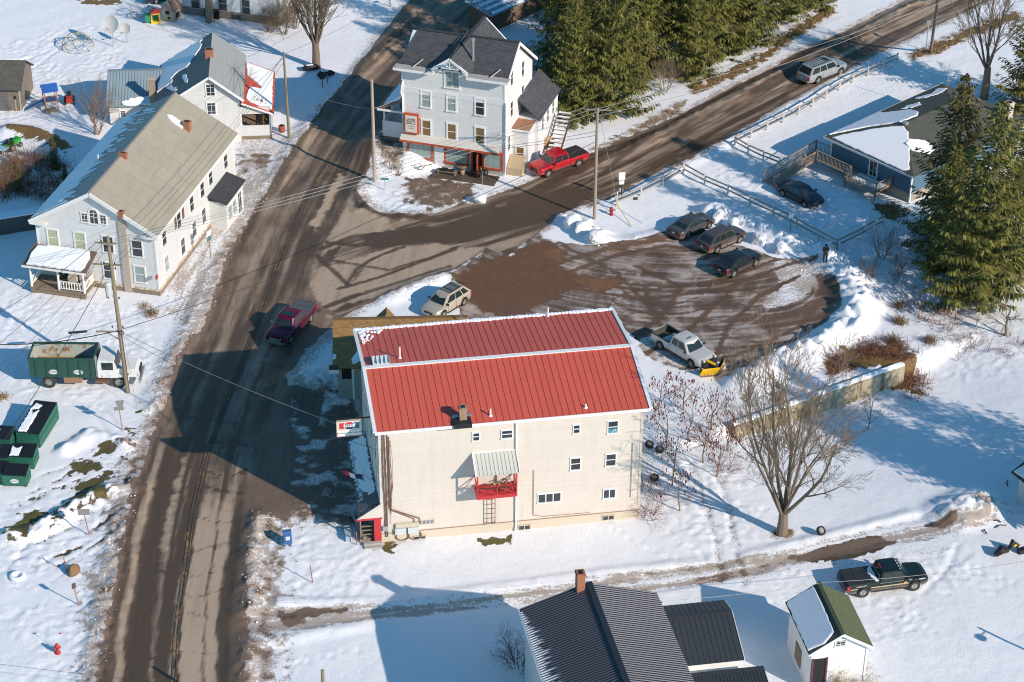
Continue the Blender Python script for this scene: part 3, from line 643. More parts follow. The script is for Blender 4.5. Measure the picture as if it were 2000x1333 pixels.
def ribs_on(roof, L, H, pitch, w=.04, h=.035, m=None, name='rib', x0=0.0, top=None, both=False):
    """standing ribs of a metal roof plane, joined into one part"""
    mb = MB(); n = int(L / pitch)
    for i in range(n + 1):
        a = x0 + i * pitch
        mb.add([(a-w,0,.003),(a+w,0,.003),(a+w*.45,0,h),(a-w*.45,0,h),(a-w,H,.003),(a+w,H,.003),(a+w*.45,H,h),(a-w*.45,H,h)], [(0,3,2,1),(4,5,6,7),(0,4,7,3),(3,7,6,2),(2,6,5,1)])
    return tag(mb.build(name, m, roof), kind='stuff')
def text(parent, s, size, loc, rot, m, ext=.004, align='CENTER', sx=1.0, name='lettering'):
    c = bpy.data.curves.new(name, 'FONT'); c.body = s; c.size = size; c.extrude = ext; c.align_x = align; c.align_y = 'CENTER'
    c.materials.append(m); o = link(name, c, parent, loc); o.rotation_euler = rot; o.scale = (sx, 1, 1); return o
def gable_walls(W, D, he, hr, z0=-.5, x0=None, rx=None):
    """solid wall body, gables on the front and back, x from -W to 0"""
    rx = -W / 2 if rx is None else rx
    return MB().poly([(0,0,z0),(0,0,he),(rx,0,hr),(-W,0,he),(-W,0,z0)], (0, D, 0))
def chimney(parent, x, y, z0, z1, w=.6, d=.6, name='chimney', m=None):
    mb = MB(); mb.box(x-w/2, x+w/2, y-d/2, y+d/2, z0, z1-.14); mb.box(x-w/2-.05, x+w/2+.05, y-d/2-.05, y+d/2+.05, z1-.14, z1)
    mb.box(x-w/2-.0, x+w/2, y-d/2, y+d/2, z1+.0, z1+.06)
    o = mb.build(name, m or M_brick, parent); f = MB(); f.box(x-w/2+.1, x+w/2-.1, y-d/2+.1, y+d/2-.1, z1+.055, z1+.068); f.build('flue', M_dark, o); return o
def vent(parent, p, h=.9, r=.06, m=None):
    mb = MB(); mb.tube([(p[0], p[1], p[2] - .1), (p[0], p[1], p[2] + h)], r, 8); mb.lathe([(.17, -.02), (.12, .06), (r, .14)], 8, (p[0], p[1], p[2]))
    return mb.build('vent_pipe', m or M_white, parent)
# ================================================================ store and flats with the red roof
M_beige = siding('beige_vinyl_siding', (.73, .66, .578), .2, depth=.4, line=.3)
M_redroof = mat('red_metal_roofing', (.64, .118, .078), .5, var=.08, orand=.14, streak=.22, scale=1.2, spec=.3)
M_redrib = mat('red_metal_rib', (.46, .068, .046), .5)
store = thing('apartment_building', (-9.38, 130.29, 0), R(9.57 - 0.3), 'three storey beige sided building under a red ribbed metal roof', 'building')
store.rotation_euler[2] = R(9.57)
sW, sD, sE, sR, oy, ox = 19.07, 11.76, 10.33, 11.32, 1.03, .31
def sz(yy): return sE + (sR - sE) * (1 - abs(yy - sD / 2) / (sD / 2 + oy))
MB().poly([(0,0,-1.2),(0,0,sz(0)-.12),(0,sD/2,sR-.12),(0,sD,sz(sD)-.12),(0,sD,-1.2)], (sW, 0, 0)).build('wall', M_beige, store)
fnd = MB(); fnd.box(-.03, sW+.03, -.03, sD+.03, -1.3, .75); fnd.build('foundation', mat('beige_foundation', (.60, .52, .41), .8, var=.1), store)
MB().box(-.05, sW+.05, -.06, -.028, .75, .80).build('drip_board', mat('brown_board', (.30, .20, .13), .8), store)
MB().box(sW-.16, sW+.025, -.028, .1, .8, sz(0)-.15).build('corner_board', mat('tan_corner', (.60,.50,.40), .6), store)
roofp = MB().sheet([(-ox,-oy,sE-.03),(sW+ox,-oy,sE-.03),(sW+ox,sD/2,sR-.03),(-ox,sD/2,sR-.03)], .1).sheet([(sW+ox,sD+oy,sE-.03),(-ox,sD+oy,sE-.03),(-ox,sD/2,sR-.03),(sW+ox,sD/2,sR-.03)], .1).build('roof', M_white, store)
npan = 41; pw = (sW + 2 * ox - .3) / npan; slen = math.hypot(sD / 2 + oy, sR - sE); ang = math.atan2(sR - sE, sD / 2 + oy)
pm = MB(); pm.box(.012, pw-.012, .02, slen-.12, 0, .018); pme = pm.mesh('roof_panel', M_redroof)
rmb = MB(); rmb.add([(-.018,.02,0),(.018,.02,0),(.01,.02,.045),(-.01,.02,.045),(-.018,slen-.12,0),(.018,slen-.12,0),(.01,slen-.12,.045),(-.01,slen-.12,.045)], [(0,1,2,3),(7,6,5,4),(0,3,7,4),(3,2,6,7),(2,1,5,6)])
for side in (0, 1):
    M4 = Matrix.Translation((-ox + .15, -oy, sE)) @ Matrix.Rotation(ang, 4, 'X') if side == 0 else Matrix.Translation((sW + ox - .15, sD + oy, sE)) @ Matrix.Rotation(math.pi, 4, 'Z') @ Matrix.Rotation(ang, 4, 'X')
    for i in range(npan):
        o = link('roof_panel', pme, roofp); o.matrix_local = M4 @ Matrix.Translation((i * pw, 0, 0))
    rb = MB()
    for i in range(1, npan): rb.add([(a + i * pw, b_, c) for a, b_, c in rmb.v], rmb.f)
    o = tag(rb.build('rib', M_redrib, roofp), kind='stuff'); o.matrix_local = M4
tr = MB()
tr.bar((-ox-.02, sD/2, sR+.03), (sW+ox+.02, sD/2, sR+.03), .36, .07); tr.build('ridge_cap', M_white, roofp)
for xx in (-ox, sW + ox):
    mb = MB()
    for y0, y1 in ((-oy, sD/2), (sD+oy, sD/2)): mb.bar((xx, y0, sE+.02), (xx, y1, sR+.02), .24, .14)
    mb.build('rake_trim', M_white, roofp)
MB().box(-ox, sW+ox, -oy-.05, -oy+.02, sE-.2, sE+.03).box(-ox, sW+ox, sD+oy-.02, sD+oy+.05, sE-.2, sE+.03).build('fascia', M_white, roofp)
# snow rim along the back eave and the corner
sn_ = MB()
for i in range(70):
    t = i / 69; xx = -ox + .1 + t * (sW + 2 * ox - .3); w_ = .16 + .14 * rnd.random()
    sn_.lathe([(w_, 0), (w_*.9, .09), (w_*.4, .13)], 7, (xx, sD + oy - .12 - .05 * rnd.random(), sE + .03))
for i in range(70):
    t = rnd.random() ** 1.3; sn_.lathe([(.17*(1.2-t), 0), (.13*(1.2-t), .05), (.03, .07)], 6, (-ox + .35 + rnd.random()**2*1.9*(1.05 - t), sD + oy - .2 - t * 2.6, sE + .05 + .15 * t * 2.6))
sn_.build('snow_patch', M_snow, roofp)
def store_roof(u, v):
    p = hit(store, 'z', sE + .5, u, v)
    for i in range(6): p = hit(store, 'z', sz(p.y), u, v)
    return p
p = store_roof(904, 820); chimney(store, p.x, p.y, p.z - .3, p.z + 1.05, .52, .52, m=mat('old_brick', (.30,.19,.12), .9, var=.5, scale=20, bump=.5, col2=(.5,.42,.3), thr=(.5,.65)))
MB().box(p.x-.75, p.x+.55, p.y-.75, p.y+.5, p.z-.25, p.z+.12).build('chimney_flashing', M_black, store)
MB().box(p.x+.22, p.x+.66, p.y+.2, p.y+.5, p.z+.10, p.z+.19).box(p.x-.72, p.x-.3, p.y+.15, p.y+.45, p.z+.1, p.z+.16).build('flashing_metal', M_steel, store)
for u, v, h in ((781,700,.95),(958,813,.6),(1144,797,.3),(1070,618,.75)): vent(store, store_roof(u, v), h)
p = store_roof(744, 709); mb = MB(); mb.sheet([(p.x-.62,p.y-.45,p.z+.16),(p.x+.62,p.y-.45,p.z+.16),(p.x+.62,p.y+.5,p.z+.32),(p.x-.62,p.y+.5,p.z+.32)], .28)
for i in range(5): mb.box(p.x-.62+.31*i-.015, p.x-.62+.31*i+.015, p.y-.45, p.y+.45, p.z+.2, p.z+.36)
mb.build('roof_hatch', mat('pale_metal', (.62,.66,.66), .5), store)
# windows of the front wall
for u, v, w_, h_, st in ((930,853,.42,.62,'sash'),(990,848,.72,.62,'sash'),(1126,838,.42,.66,'sash'),(1197,834,.68,1.0,'sash'),(1124,906,.66,.98,'sash'),(1193,898,.68,.98,'sash'),(1190,964,.82,.72,'slider'),(1073,972,1.62,.72,'triple')):
    winpx(store, 'y', 0, u, v, w_, h_, 0, style=st, ft=.07, gm=(mat('patterned_blue_glass', (.06,.20,.28), .2, var=.6, scale=14, col2=(.4,.5,.5), thr=(.5,.6)) if (u, v) == (9, 9) else M_glass))
p = hit(store, 'y', 0, 1197, 843); MB().box(p.x-.33, p.x+.33, -.028, -.021, p.z-.22, p.z+.25).build('blue_curtain', mat('patterned_blue_glass', (.05,.22,.32), .3, var=.5, scale=14, col2=(.5,.6,.6), thr=(.5,.6)), store)
for u, v in ((820,1051),(1024,1030),(1188,1011)):
    p = hit(store, 'y', -.03, u, v); win(store, p.x, -.03, p.z-.17, 0, .78, .34, 'slider', fm=mat('tan_frame', (.50,.42,.32), .7), gm=M_glass, name='cellar_window', ft=.06, sill=False)
# balcony
bal = thing('balcony', (0, 0, 0)); bal.parent = store; bal = None
for o in [o for o in bpy.data.objects if o.name == 'balcony']: bpy.data.objects.remove(o)
pa = hit(store, 'y', -1.5, 933, 975); pb = hit(store, 'y', -1.5, 1009, 968)
bx0, bx1, bz = pa.x, pb.x, (pa.z + pb.z) / 2; by = -1.5
f = MB(); f.box(bx0, bx1, by, 0, bz+.02, bz+.14); f.box(bx0-.02, bx1+.02, by-.05, by, bz-.06, bz+.22); f.box(bx0-.05, bx0, by, 0, bz-.06, bz+.22); f.box(bx1, bx1+.05, by, 0, bz-.06, bz+.22)
balc = f.build('balcony', M_red, store)
f = MB(); zt = bz + .98
for xx in (bx0, bx1): f.box(xx-.05, xx+.05, by-.03, by+.07, bz, bz+2.15)
f.build('post', M_red, balc)
f = MB(); mx = (bx0 + bx1) / 2; f.box(mx-.04, mx+.04, by-.03, by+.05, bz, zt); f.box(bx0, bx1, by-.03, by+.05, zt-.05, zt+.03)
for x0_, x1_ in ((bx0, mx), (mx, bx1)): f.bar((x0_, by, bz+.2), (x1_, by, zt-.05), .05); f.bar((x0_, by, zt-.05), (x1_, by, bz+.2), .05)
for xx in (bx0, bx1): f.box(xx-.03, xx+.03, by, 0, zt-.05, zt+.02); f.bar((xx, by, bz+.2), (xx, 0, zt), .05); f.bar((xx, by, zt), (xx, 0, bz+.2), .05)
f.build('railing', M_red, balc)
rz0, rz1 = bz + 2.15, bz + 2.95; M_balroof = mat('pale_ribbed_metal', (.56,.57,.52), .45, var=.1)
rf = plane_slope('balcony_roof', M_balroof, balc, [(bx0-.15,by-.25,rz0),(bx1+.15,by-.25,rz0),(bx1+.15,0,rz1),(bx0-.15,0,rz1)], .05)
ribs_on(rf, bx1-bx0+.3, math.hypot(1.7,.8), (bx1-bx0+.3)/11, .02, .03, mat('rib_grey', (.40,.41,.38), .5))
MB().bar((bx0-.17,by-.26,rz0+.02),(bx0-.17,0,rz1+.02),.06,.12).bar((bx1+.17,by-.26,rz0+.02),(bx1+.17,0,rz1+.02),.06,.12).bar((bx0-.17,-.03,rz1+.04),(bx1+.17,-.03,rz1+.04),.12,.06).build('roof_trim', M_white, balc)
for fx in (.22, .72): win(store, bx0 + (bx1-bx0)*fx, 0, bz+1.02, 0, .62, .8, 'grid', ft=.08)
def garland(a, b_, sag, n=260, rad=.09, m=None, parent=None, name='garland'):
    mb = MB()
    for i in range(n):
        t = i / n; p = Vector(a).lerp(Vector(b_), t); p.z -= sag * 4 * t * (1 - t)
        d = Vector((rnd.gauss(0,1), rnd.gauss(0,1), rnd.gauss(0,1))).normalized() * rad * rnd.uniform(.5, 1.3); e = Vector((rnd.gauss(0,1), rnd.gauss(0,1), rnd.gauss(0,1))).normalized() * .03
        mb.add([p, p + d + e, p + d - e], [(0, 1, 2)])
    return mb.build(name, m, parent, fix=False)
tag(garland((0,0,0), (bx1-bx0,0,0), .12, m=mat('garland_green', (.03,.06,.02), .8)), 'dark green garland strung along the red balcony rail', 'garland')
g_ = bpy.data.objects['garland']; g_.matrix_world = Matrix.Translation(store.location) @ Matrix.Rotation(store.rotation_euler[2], 4, 'Z') @ Matrix.Translation((bx0, by-.06, zt+.02))
def local_thing(b, name, lx, ly, lz, label, cat, group=None, rz=0.0):
    a = b.rotation_euler[2]; p = b.location + Matrix.Rotation(a, 3, 'Z') @ Vector((lx, ly, lz)); return thing(name, p, a + rz, label, cat, group)
t = local_thing(store, 'wreath_heap', bx0+(bx1-bx0)*.68, -.75, bz+.14, 'tan and green plant clutter heaped on the red balcony floor', 'plants')
for k, (c_, n_) in enumerate((((.42,.32,.14), 70), ((.05,.08,.03), 40))):
    mb = MB()
    for i in range(n_):
        p = Vector((rnd.gauss(0,.42), rnd.gauss(0,.25), abs(rnd.gauss(.3,.2)))); d = Vector((rnd.gauss(0,1),rnd.gauss(0,1),rnd.gauss(0,1))).normalized()*.2; e = Vector((rnd.gauss(0,1),rnd.gauss(0,1),rnd.gauss(0,1))).normalized()*.1
        mb.add([p, p+d+e, p+d-e], [(0,1,2)])
    mb.build('dried_stems' if k == 0 else 'green_stems', mat('heap%d' % k, c_, .9), t, fix=False)
t = local_thing(store, 'ladder', (pa.x+pb.x)/2 - .25, -.12, .9, 'rusty wall ladder fixed below the red balcony', 'ladder')
f = MB(); h_ = bz - .95
for xx in (-.3, .3): f.bar((xx, -.12, 0), (xx, -.12, h_), .05)
for i in range(8): f.bar((-.3, -.12, .12 + i*(h_-.1)/7.5), (.3, -.12, .12 + i*(h_-.1)/7.5), .035)
f.build('rail', M_rust, t); f = MB()
for zz in (.05, h_*.75):
    for xx in (-.3, .3): f.bar((xx, -.14, zz), (xx, .1, zz), .04)
f.build('bracket', M_rust, t)
# downspout, service cables and meters
p0 = hit(store, 'y', -.08, 1008, 900)
MB().tube([(p0.x, -.9, sE-.1), (p0.x, -.5, sE-.3), (p0.x, -.1, sE-.6), (p0.x, -.1, .5), (p0.x, -.25, .1)], .065, 8).build('downspout', M_white, store)
f = MB()
for i, xx in enumerate((.28, .42, .62, .72)):
    f.tube([(xx, -.06, sE - .5 - .2*i), (xx+.05*math.sin(i), -.08, 6), (xx + .06, -.08, 3.0)] + ([(xx+.1, -.08, 2.9), (xx+1.2+.3*i, -.08, 1.9), (xx+1.2+.3*i, -.08, 1.5)] if i > 1 else [(xx+.05, -.08, .5)]), .035, 6)
for i in range(9):
    xx = .1 + rnd.random() * .8; f.tube([(xx, -.05, sE - .7 - rnd.random()), (xx + rnd.uniform(-.3, .3), -.16, 8 - rnd.random()*2), (xx + rnd.uniform(-.2, .2), -.06, 5), (.2 + rnd.random()*.6, -.06, 1 + rnd.random()*2)], .012, 4)
f.build('service_cable', M_rust, store)
f = MB(); f.box(1.05, 2.75, -.22, -.03, 1.28, 1.62); f.build('meter_cabinet', mat('meter_tan', (.56,.50,.38), .6), store)
for i in range(2): MB().box(1.0+.92*i, 1.8+.92*i, -.26, -.04, .72, 1.24).build('meter_box', mat('meter_grey', (.55,.58,.58), .5), store)
for i in range(4):
    MB().lathe([(.09, 0), (.085, .1), (.05, .12)], 10, (1.2 + .42*i, -.22, .95), 'y').build('meter', M_glass, store).data.transform(Matrix.Translation((0, 0, 0)))
for i in range(4): MB().box(2.9+.28*i, 3.05+.28*i, -.14, -.03, 1.36, 1.62).build('junction_box', M_steel, store)
MB().box(.12, .5, -.2, -.03, 1.1, 1.5).build('fuse_box', M_steel, store)
for i, xx in enumerate((1.55, 2.45)):
    n = 20; pts = [(xx + .46*math.cos(2*math.pi*k/n), -.1, .42 + .36*math.sin(2*math.pi*k/n)) for k in range(n+1)]
    f = MB()
    for q in range(3): f.tube([(a, b_-.03*q, c+.03*q) for a, b_, c in pts], .03, 5, False)
    o = f.build('cable_coil', M_rust, store)
f = MB(); f.tube([(p0.x+1.3, -.06, 5.2), (p0.x+1.3, -.06, 1.2), (p0.x+2.0, -.06, 1.0), (p0.x+5.5, -.06, .95)], .02, 5); f.tube([(sW-.7,-.06,6.8),(sW-.7,-.06,2)], .02, 5); f.build('wall_cable', M_rust, store)
# left end: windows, awning over the shop front, porch, sign
for yy, zz in ((1.6,6.6),(4.4,6.6),(7.4,6.6),(10.2,6.6),(1.6,3.9),(4.4,3.9),(7.4,3.9)): win(store, 0, yy, zz, -math.pi/2, .75, 1.3, 'sash', ft=.08)
aw = plane_slope('awning_roof', mat('awning_metal', (.10,.105,.11), .5), store, [(-1.5, 9.6, 2.55), (-1.5, .5, 2.55), (0, .5, 3.2), (0, 9.6, 3.2)], .06)
snow_on(aw, [(.3,.25),(2.6,.45),(5.0,.3),(7.0,.5),(7.6,1.0),(7.7,1.45),(.3,1.5)], .06, .12, .2)
f = MB()
for i in range(30): f.box(.3+i*.26, .36+i*.26+rnd.random()*.1, .05+rnd.random()*.2, .5, .003, .03)
f.build('snow_streak', M_snow, aw)
for yy in (2.2, 5.2, 8.2): win(store, 0, yy, .9, -math.pi/2, 1.6, 1.35, 'double', fm=M_red, ft=.1)
po = MB(); po.box(-1.55, .3, .2, 1.5, .1, .28); po.box(-1.5,-1.4,.25,.35,.28,2.4); po.box(-1.5,-1.4,1.3,1.4,.28,2.4); po.box(-1.5,.0,.2,.27,1.0,1.08); po.box(-1.5,.0,.2,.27,.62,.7); po.box(-1.5,.0,.2,.27,1.35,1.43)
po.build('side_porch', M_wood, store); MB().box(-.06,-.01,-.02,.5,.1,2.6).box(-.5,.02,-.06,-.031,.1,2.4).build('red_door_trim', M_red, store)
pg = MB(); pg.poly([(-1.75,-.12,2.3),(.05,-.12,2.3),(.05,-.12,3.5)], (0,.1,0)); pg.build('porch_gable', M_beige, store)
MB().box(-1.8,.1,-.18,-.1,2.2,2.32).build('gable_trim', M_red, store)
st = MB()
for i in range(3): st.box(-1.3, .0, -.1-.32*(i+1), -.1-.32*i, -.2, .26-.13*i)
st.build('step', M_conc, store)
# back addition with the brown shingled roof
M_tan = siding('grey_green_siding', (.36,.36,.31), .16, depth=.3)
M_brownsh = shingle('brown_shingles', (.40,.235,.085), (.24,.135,.05), .34, .16)
an = thing('shingled_annex', (-13.75, 148.6, 0), R(3.0), 'low annex with brown shingle roof and small front gable behind the red roof', 'building')
aW = 10.1; MB().poly([(0,0,-.3),(0,0,3.55),(0,4.2,5.1),(0,5.2,4.7),(0,5.2,-.3)], (aW, 0, 0)).build('wall', M_tan, an)
MB().box(1.15,1.3,-.03,-.005,.1,3.3).build('corner_board', M_white, an)
arf = plane_slope('roof', M_brownsh, an, [(-.35,-.45,3.5),(aW+.3,-.45,3.5),(aW+.3,4.2,5.2),(-.35,4.2,5.2)], .12)
plane_slope('roof', M_brownsh, an, [(aW+.3,5.5,4.55),(-.35,5.5,4.55),(-.35,4.2,5.2),(aW+.3,4.2,5.2)], .12)
MB().bar((-.35,4.2,5.22),(aW+.3,4.2,5.22),.3,.05).build('ridge_cap', mat('ridge_brown', (.17,.10,.04), .9), an)
gxm = 3.35                                                     # cross gable
a0 = hit(an, 'z', 5.0, 750, 627); top_ = hit(an, 'z', 5.12, 755, 600); gxm = a0.x
b0, c0_ = a0 + Vector((-1.75,0,-1.25)), a0 + Vector((1.75,0,-1.25))
plane_slope('gable_roof', M_brownsh, an, [top_, a0, b0], .1) if False else None
for q in ([b0 + Vector((0,.9,-.02)), b0, a0, top_], [c0_, c0_ + Vector((0,.9,-.02)), top_, a0]):
    q = [Vector(v_) for v_ in q]
    plane_slope('gable_roof', M_brownsh, an, [q[0], q[1], q[2], q[3]], .06)
MB().poly([b0 + Vector((.2,.15,-.1)), c0_ + Vector((-.2,.15,-.1)), a0 + Vector((0,.15,-.1))], (0,.1,0)).build('gable_wall', M_white, an)
MB().bar(b0, a0, .08, .2).bar(a0, c0_, .08, .2).build('gable_trim', M_white, an)
snow_on(arf, [(1.6,.35),(3.1,1.2),(3.55,3.6),(3.0,3.0),(1.9,1.6),(1.5,.8)], .1, .04); snow_on(arf, [(5.15,1.9),(5.55,.9),(5.9,.35),(5.35,.5),(5.1,1.4)], .08, .03); snow_on(arf, [(-.0,.9),(.25,.9),(.3,1.3),(.05,1.35)], .15, .02)
MB().box(-.6,.15,-.75,-.1,3.2,3.55).build('roof_return', M_white, an); MB().box(-.62,.16,-.76,-.1,3.55,3.6).build('return_cap', mat('brown_cap', (.10,.06,.05), .8), an)
vent(an, (aW-.25, 3.6, 5.0), .9, .05, M_steel); win(an, 0.2, 0, 2.2, 0, .01, .01) if False else None
win(an, 0, 1.6, 1.0, -math.pi/2, .8, 1.2, 'sash'); MB().box(.35,1.1,-.03,.0,2.2,3.2).build('dark_opening', M_dark, an)
# ================================================================ long white house, left
M_lhs = siding('peeling_white_clapboard', (.74,.735,.72), .15, wear=(.36,.31,.26), thr=(.60,.70), depth=.5)
lh = thing('clapboard_house', (-30.16, 164.94, 0), R(-13.8), 'long two storey white clapboard house with peeling paint and tan metal roof', 'house')
lW, lD, lE, lR = 10.85, 19.11, 6.28, 9.44; lM = -lW / 2
gable_walls(lW, lD, lE, lR - .1).build('wall', M_lhs, lh)
MB().box(-lW-.06,.06,-.06,lD+.06,-.8,.42).build('foundation', M_stone, lh)
MB().box(-.14,.03,-.03,.1,.42,lE).box(-lW-.03,-lW+.14,-.03,.1,.42,lE).box(-.02,.035,lD-.2,lD+.03,.42,lE).build('corner_board', M_oldwhite, lh)
MB().box(-lW,.05,-.05,-.005,.42,.62).box(.005,.05,0,lD,.42,.62).build('sill_board', mat('ochre_board', (.40,.28,.13), .8, col2=(.7,.68,.62), thr=(.4,.6)), lh)
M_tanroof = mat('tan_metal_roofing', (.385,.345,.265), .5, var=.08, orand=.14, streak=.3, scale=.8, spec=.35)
sl_r = math.hypot(lW/2 + .4, (lR - lE) * (lW/2 + .4) / (lW/2)); eZ = lE - (lR - lE) / (lW/2) * .4
rfb = MB().sheet([(.4,-.45,eZ-.02),(.4,lD+.4,eZ-.02),(lM,lD+.4,lR-.02),(lM,-.45,lR-.02)], .12).build('roof', M_oldwhite, lh)
rr_ = plane_slope('roof', M_tanroof, lh, [(.4,-.45,eZ-.012),(.4,lD+.4,eZ-.012),(lM,lD+.4,lR-.012),(lM,-.45,lR-.012)], .008)
M_tanjoint = mat('tan_panel_seam', (.22,.195,.15), .7)
nP = 11; pL = (lD + .85) / nP
for i in range(nP):
    for j, (y0, y1) in enumerate(((0, .52), (.52, 1.0))):
        key = ('tan', j)
        if key not in WCACHE:
            mb = MB(); mb.box(.014, pL-.014, 0, sl_r*(y1-y0)-.03, 0, .02 + .008*j); WCACHE[key] = mb.mesh('roof_panel', M_tanroof)
        o = link('roof_panel', WCACHE[key], rr_, (i*pL, sl_r*y0, .003))
rl_ = plane_slope('roof', mat('grey_shaded_metal', (.25,.25,.24), .55, var=.15, scale=.9), lh, [(-lW-.4,lD+.4,eZ),(-lW-.4,-.45,eZ),(lM,-.45,lR),(lM,lD+.4,lR)], .12)  # left slope lies in shade; that shade is put into its greyer colour
MB().bar((lM,-.45,lR+.03),(lM,lD+.4,lR+.03),.22,.05).build('ridge_cap', mat('ridge_rust', (.36,.30,.27), .6), lh)
Ls_ = lD + .85
def streaky(roof, spans, top, base=.15, seed=3):
    r = random.Random(seed); mb_done = []
    for a, b_, ymax in spans:
        n = max(2, int((b_ - a) / .42)); up = []
        for i in range(n + 1):
            xx = a + (b_ - a) * i / n; up.append((xx, base + ymax * (.80 + .2 * math.sin(i*1.7 + a)) * r.uniform(.72, 1.0))); 
        poly = [(a, base)] + [(b_, base)] + up[::-1]
        snow_on(roof, poly, .07, .05, .5)
streaky(rl_, [(.3, 4.0, 3.6), (4.1, 9.0, 4.2), (9.1, 14.5, 4.6), (14.6, 19.6, 5.0)], 0)
r9 = random.Random(12)
for i in range(30):
    a = r9.uniform(.5, 18.5); y0 = r9.uniform(1.6, 4.2); L_ = r9.uniform(.8, 2.6)
    snow_on(rl_, [(a, y0), (a + .16, y0 - .03), (a + L_ * .55, y0 + L_ * .75), (a + L_ * .5, y0 + L_ * .8)], .05, .03, .3, name='snow_streak')
mb = MB()
for s_ in (1, -1):
    ex_ = lM + s_ * (lW/2 + .4); mb.bar((lM, -.42, lR-.16), (ex_, -.42, eZ-.16), .1, .34)
    mb.box(min(ex_, ex_ - s_*1.5), max(ex_, ex_ - s_*1.5), -.44, -.02, eZ-.38, eZ-.16)
mb.box(.02,.42,-.4,lD+.4,eZ-.3,eZ-.1); mb.build('cornice', M_oldwhite, lh)
def lhpx(u, v): return u / 4.0, 333 + v / 4.0
for (u, v), g in zip(((415,525),(625,548),(845,578),(1072,610),(852,782),(1095,812)), (M_blind, M_blind, M_glass, M_glass, M_glass, M_curtain)):
    uu, vv = lhpx(u, v); winpx(lh, 'y', 0, uu, vv, .88, 1.5, 0, fm=M_oldwhite, gm=g)
for u, v, w_, h_ in ((662,368,.5,.8),(806,383,.5,.8)):
    uu, vv = lhpx(u, v); winpx(lh, 'y', 0, uu, vv, w_, h_, 0, fm=M_oldwhite, style='grid', ft=.09)
p = hit(lh, 'y', 0, *lhpx(733, 365)); f = MB(); n = 12; r_ = .36
arcp = [(r_*math.cos(math.pi*k/n), .35 + r_*math.sin(math.pi*k/n)) for k in range(n+1)]; arco = [((r_+.13)*math.cos(math.pi*k/n), .35 + (r_+.13)*math.sin(math.pi*k/n)) for k in range(n+1)]
ring = [(r_+.13,-.65)] + arco + [(-r_-.13,-.65)]; inn_ = [(r_,-.6)] + arcp + [(-r_,-.6)]
for i in range(len(ring) - 1): f.poly([(ring[i][0], -.07, ring[i][1]), (ring[i+1][0], -.07, ring[i+1][1]), (inn_[i+1][0], -.07, inn_[i+1][1]), (inn_[i][0], -.07, inn_[i][1])], (0, .08, 0))
f.box(-.5,.5,-.1,0,-.75,-.63); f.box(-.02,.02,-.045,0,-.6,.7); f.box(-.36,.36,-.045,0,-.02,.03); f.box(-.36,.36,-.045,0,.33,.37)
o = f.build('arched_window', M_oldwhite, lh, (p.x, 0, p.z)); MB().poly([(a, -.02, c) for a, c in inn_], (0, .025, 0)).build('pane', M_glass, o)
for (u, v), h_ in zip(((1280,525),(1395,388),(1495,262),(1577,150),(1642,55),(1300,725),(1427,590),(1515,457),(1590,352),(1662,245),(1760,-70)), (1.4,1.5,1.4,1.4,1.4,1.4,1.5,1.4,1.4,1.7,1.3)):
    uu, vv = lhpx(u, v); winpx(lh, 'x', 0, uu, vv, .85, h_, math.pi/2, fm=M_oldwhite, gm=M_glass if (u + v) % 3 else M_curtain)
for (u, v) in ((1372,400),(1430,320)):
    uu, vv = lhpx(u, v); p = hit(lh, 'x', .03, uu, vv); MB().box(.0,.05,p.y-.2,p.y+.2,p.z-.7,p.z+.7).build('shutter', mat('brown_shutter', (.16,.09,.06), .8), lh)
p = hit(lh, 'y', -.1, *lhpx(1000, 905)); MB().box(p.x-.33, p.x+.33, -.14, 0, 0, lE+1.2).build('brick_stack', mat('painted_brick', (.45,.38,.31), .9, var=.3, scale=10, bump=.6), lh)
def lh_roof(u, v):
    p = hit(lh, 'z', 8, u, v)
    for i in range(6):
        zz = lR - (lR - lE) / (lW/2) * abs(p.x - lM); p = hit(lh, 'z', zz, u, v)
    return p
p = lh_roof(237, 416); chimney(lh, p.x, p.y, p.z-.4, p.z+.12, .42, .42)
p = lh_roof(366, 253); chimney(lh, p.x, p.y, p.z-.5, p.z+.75, .62, .55)
MB().sheet([(p.x-.75,p.y-.42,p.z+.50),(p.x-.3,p.y-.42,p.z+.25),(p.x-.3,p.y+.42,p.z+.25),(p.x-.75,p.y+.42,p.z+.50)], .1).build('chimney_saddle', M_steel, lh)
snow_on(rr_, [(p.y+.45-.42, sl_r*.62), (p.y+.45+.3, sl_r*.62), (p.y+.45+.35, sl_r*.86), (p.y+.45, sl_r*.9), (p.y+.45-.4, sl_r*.8)], .2, .03)
chimney(lh, lM+.2, 6.6, lR-.4, lR+.28, .7, .36); vent(lh, lh_roof(192, 312), .5)
# shop-front bay on the road side
pb0 = hit(lh, 'x', 1.6, 441, 408); pb1 = hit(lh, 'x', 1.6, 474, 362); by0, by1 = pb0.y, max(pb1.y, pb0.y + 4.2)
bay = MB().box(0, 1.6, by0, by1, -.2, 2.75).build('shop_bay', M_lhs, lh)
br = MB(); br.sheet([(1.85,by0-.25,2.75),(1.85,by1+.25,2.75),(0,by1+.25,3.35),(0,by0-.25,3.35)], .1); br.build('bay_roof', mat('tar_roof', (.045,.045,.05), .8, col2=(.35,.34,.33), thr=(.62,.72), scale=2), lh)
for k in range(2): win(lh, 1.6, by0 + .9 + 1.15*k, .75, math.pi/2, .85, 1.25, 'sash', fm=M_oldwhite, gm=M_curtain)
win(lh, 1.6, by0 + 3.4, .1, math.pi/2, .8, 2.0, 'grid', fm=M_oldwhite, name='door')
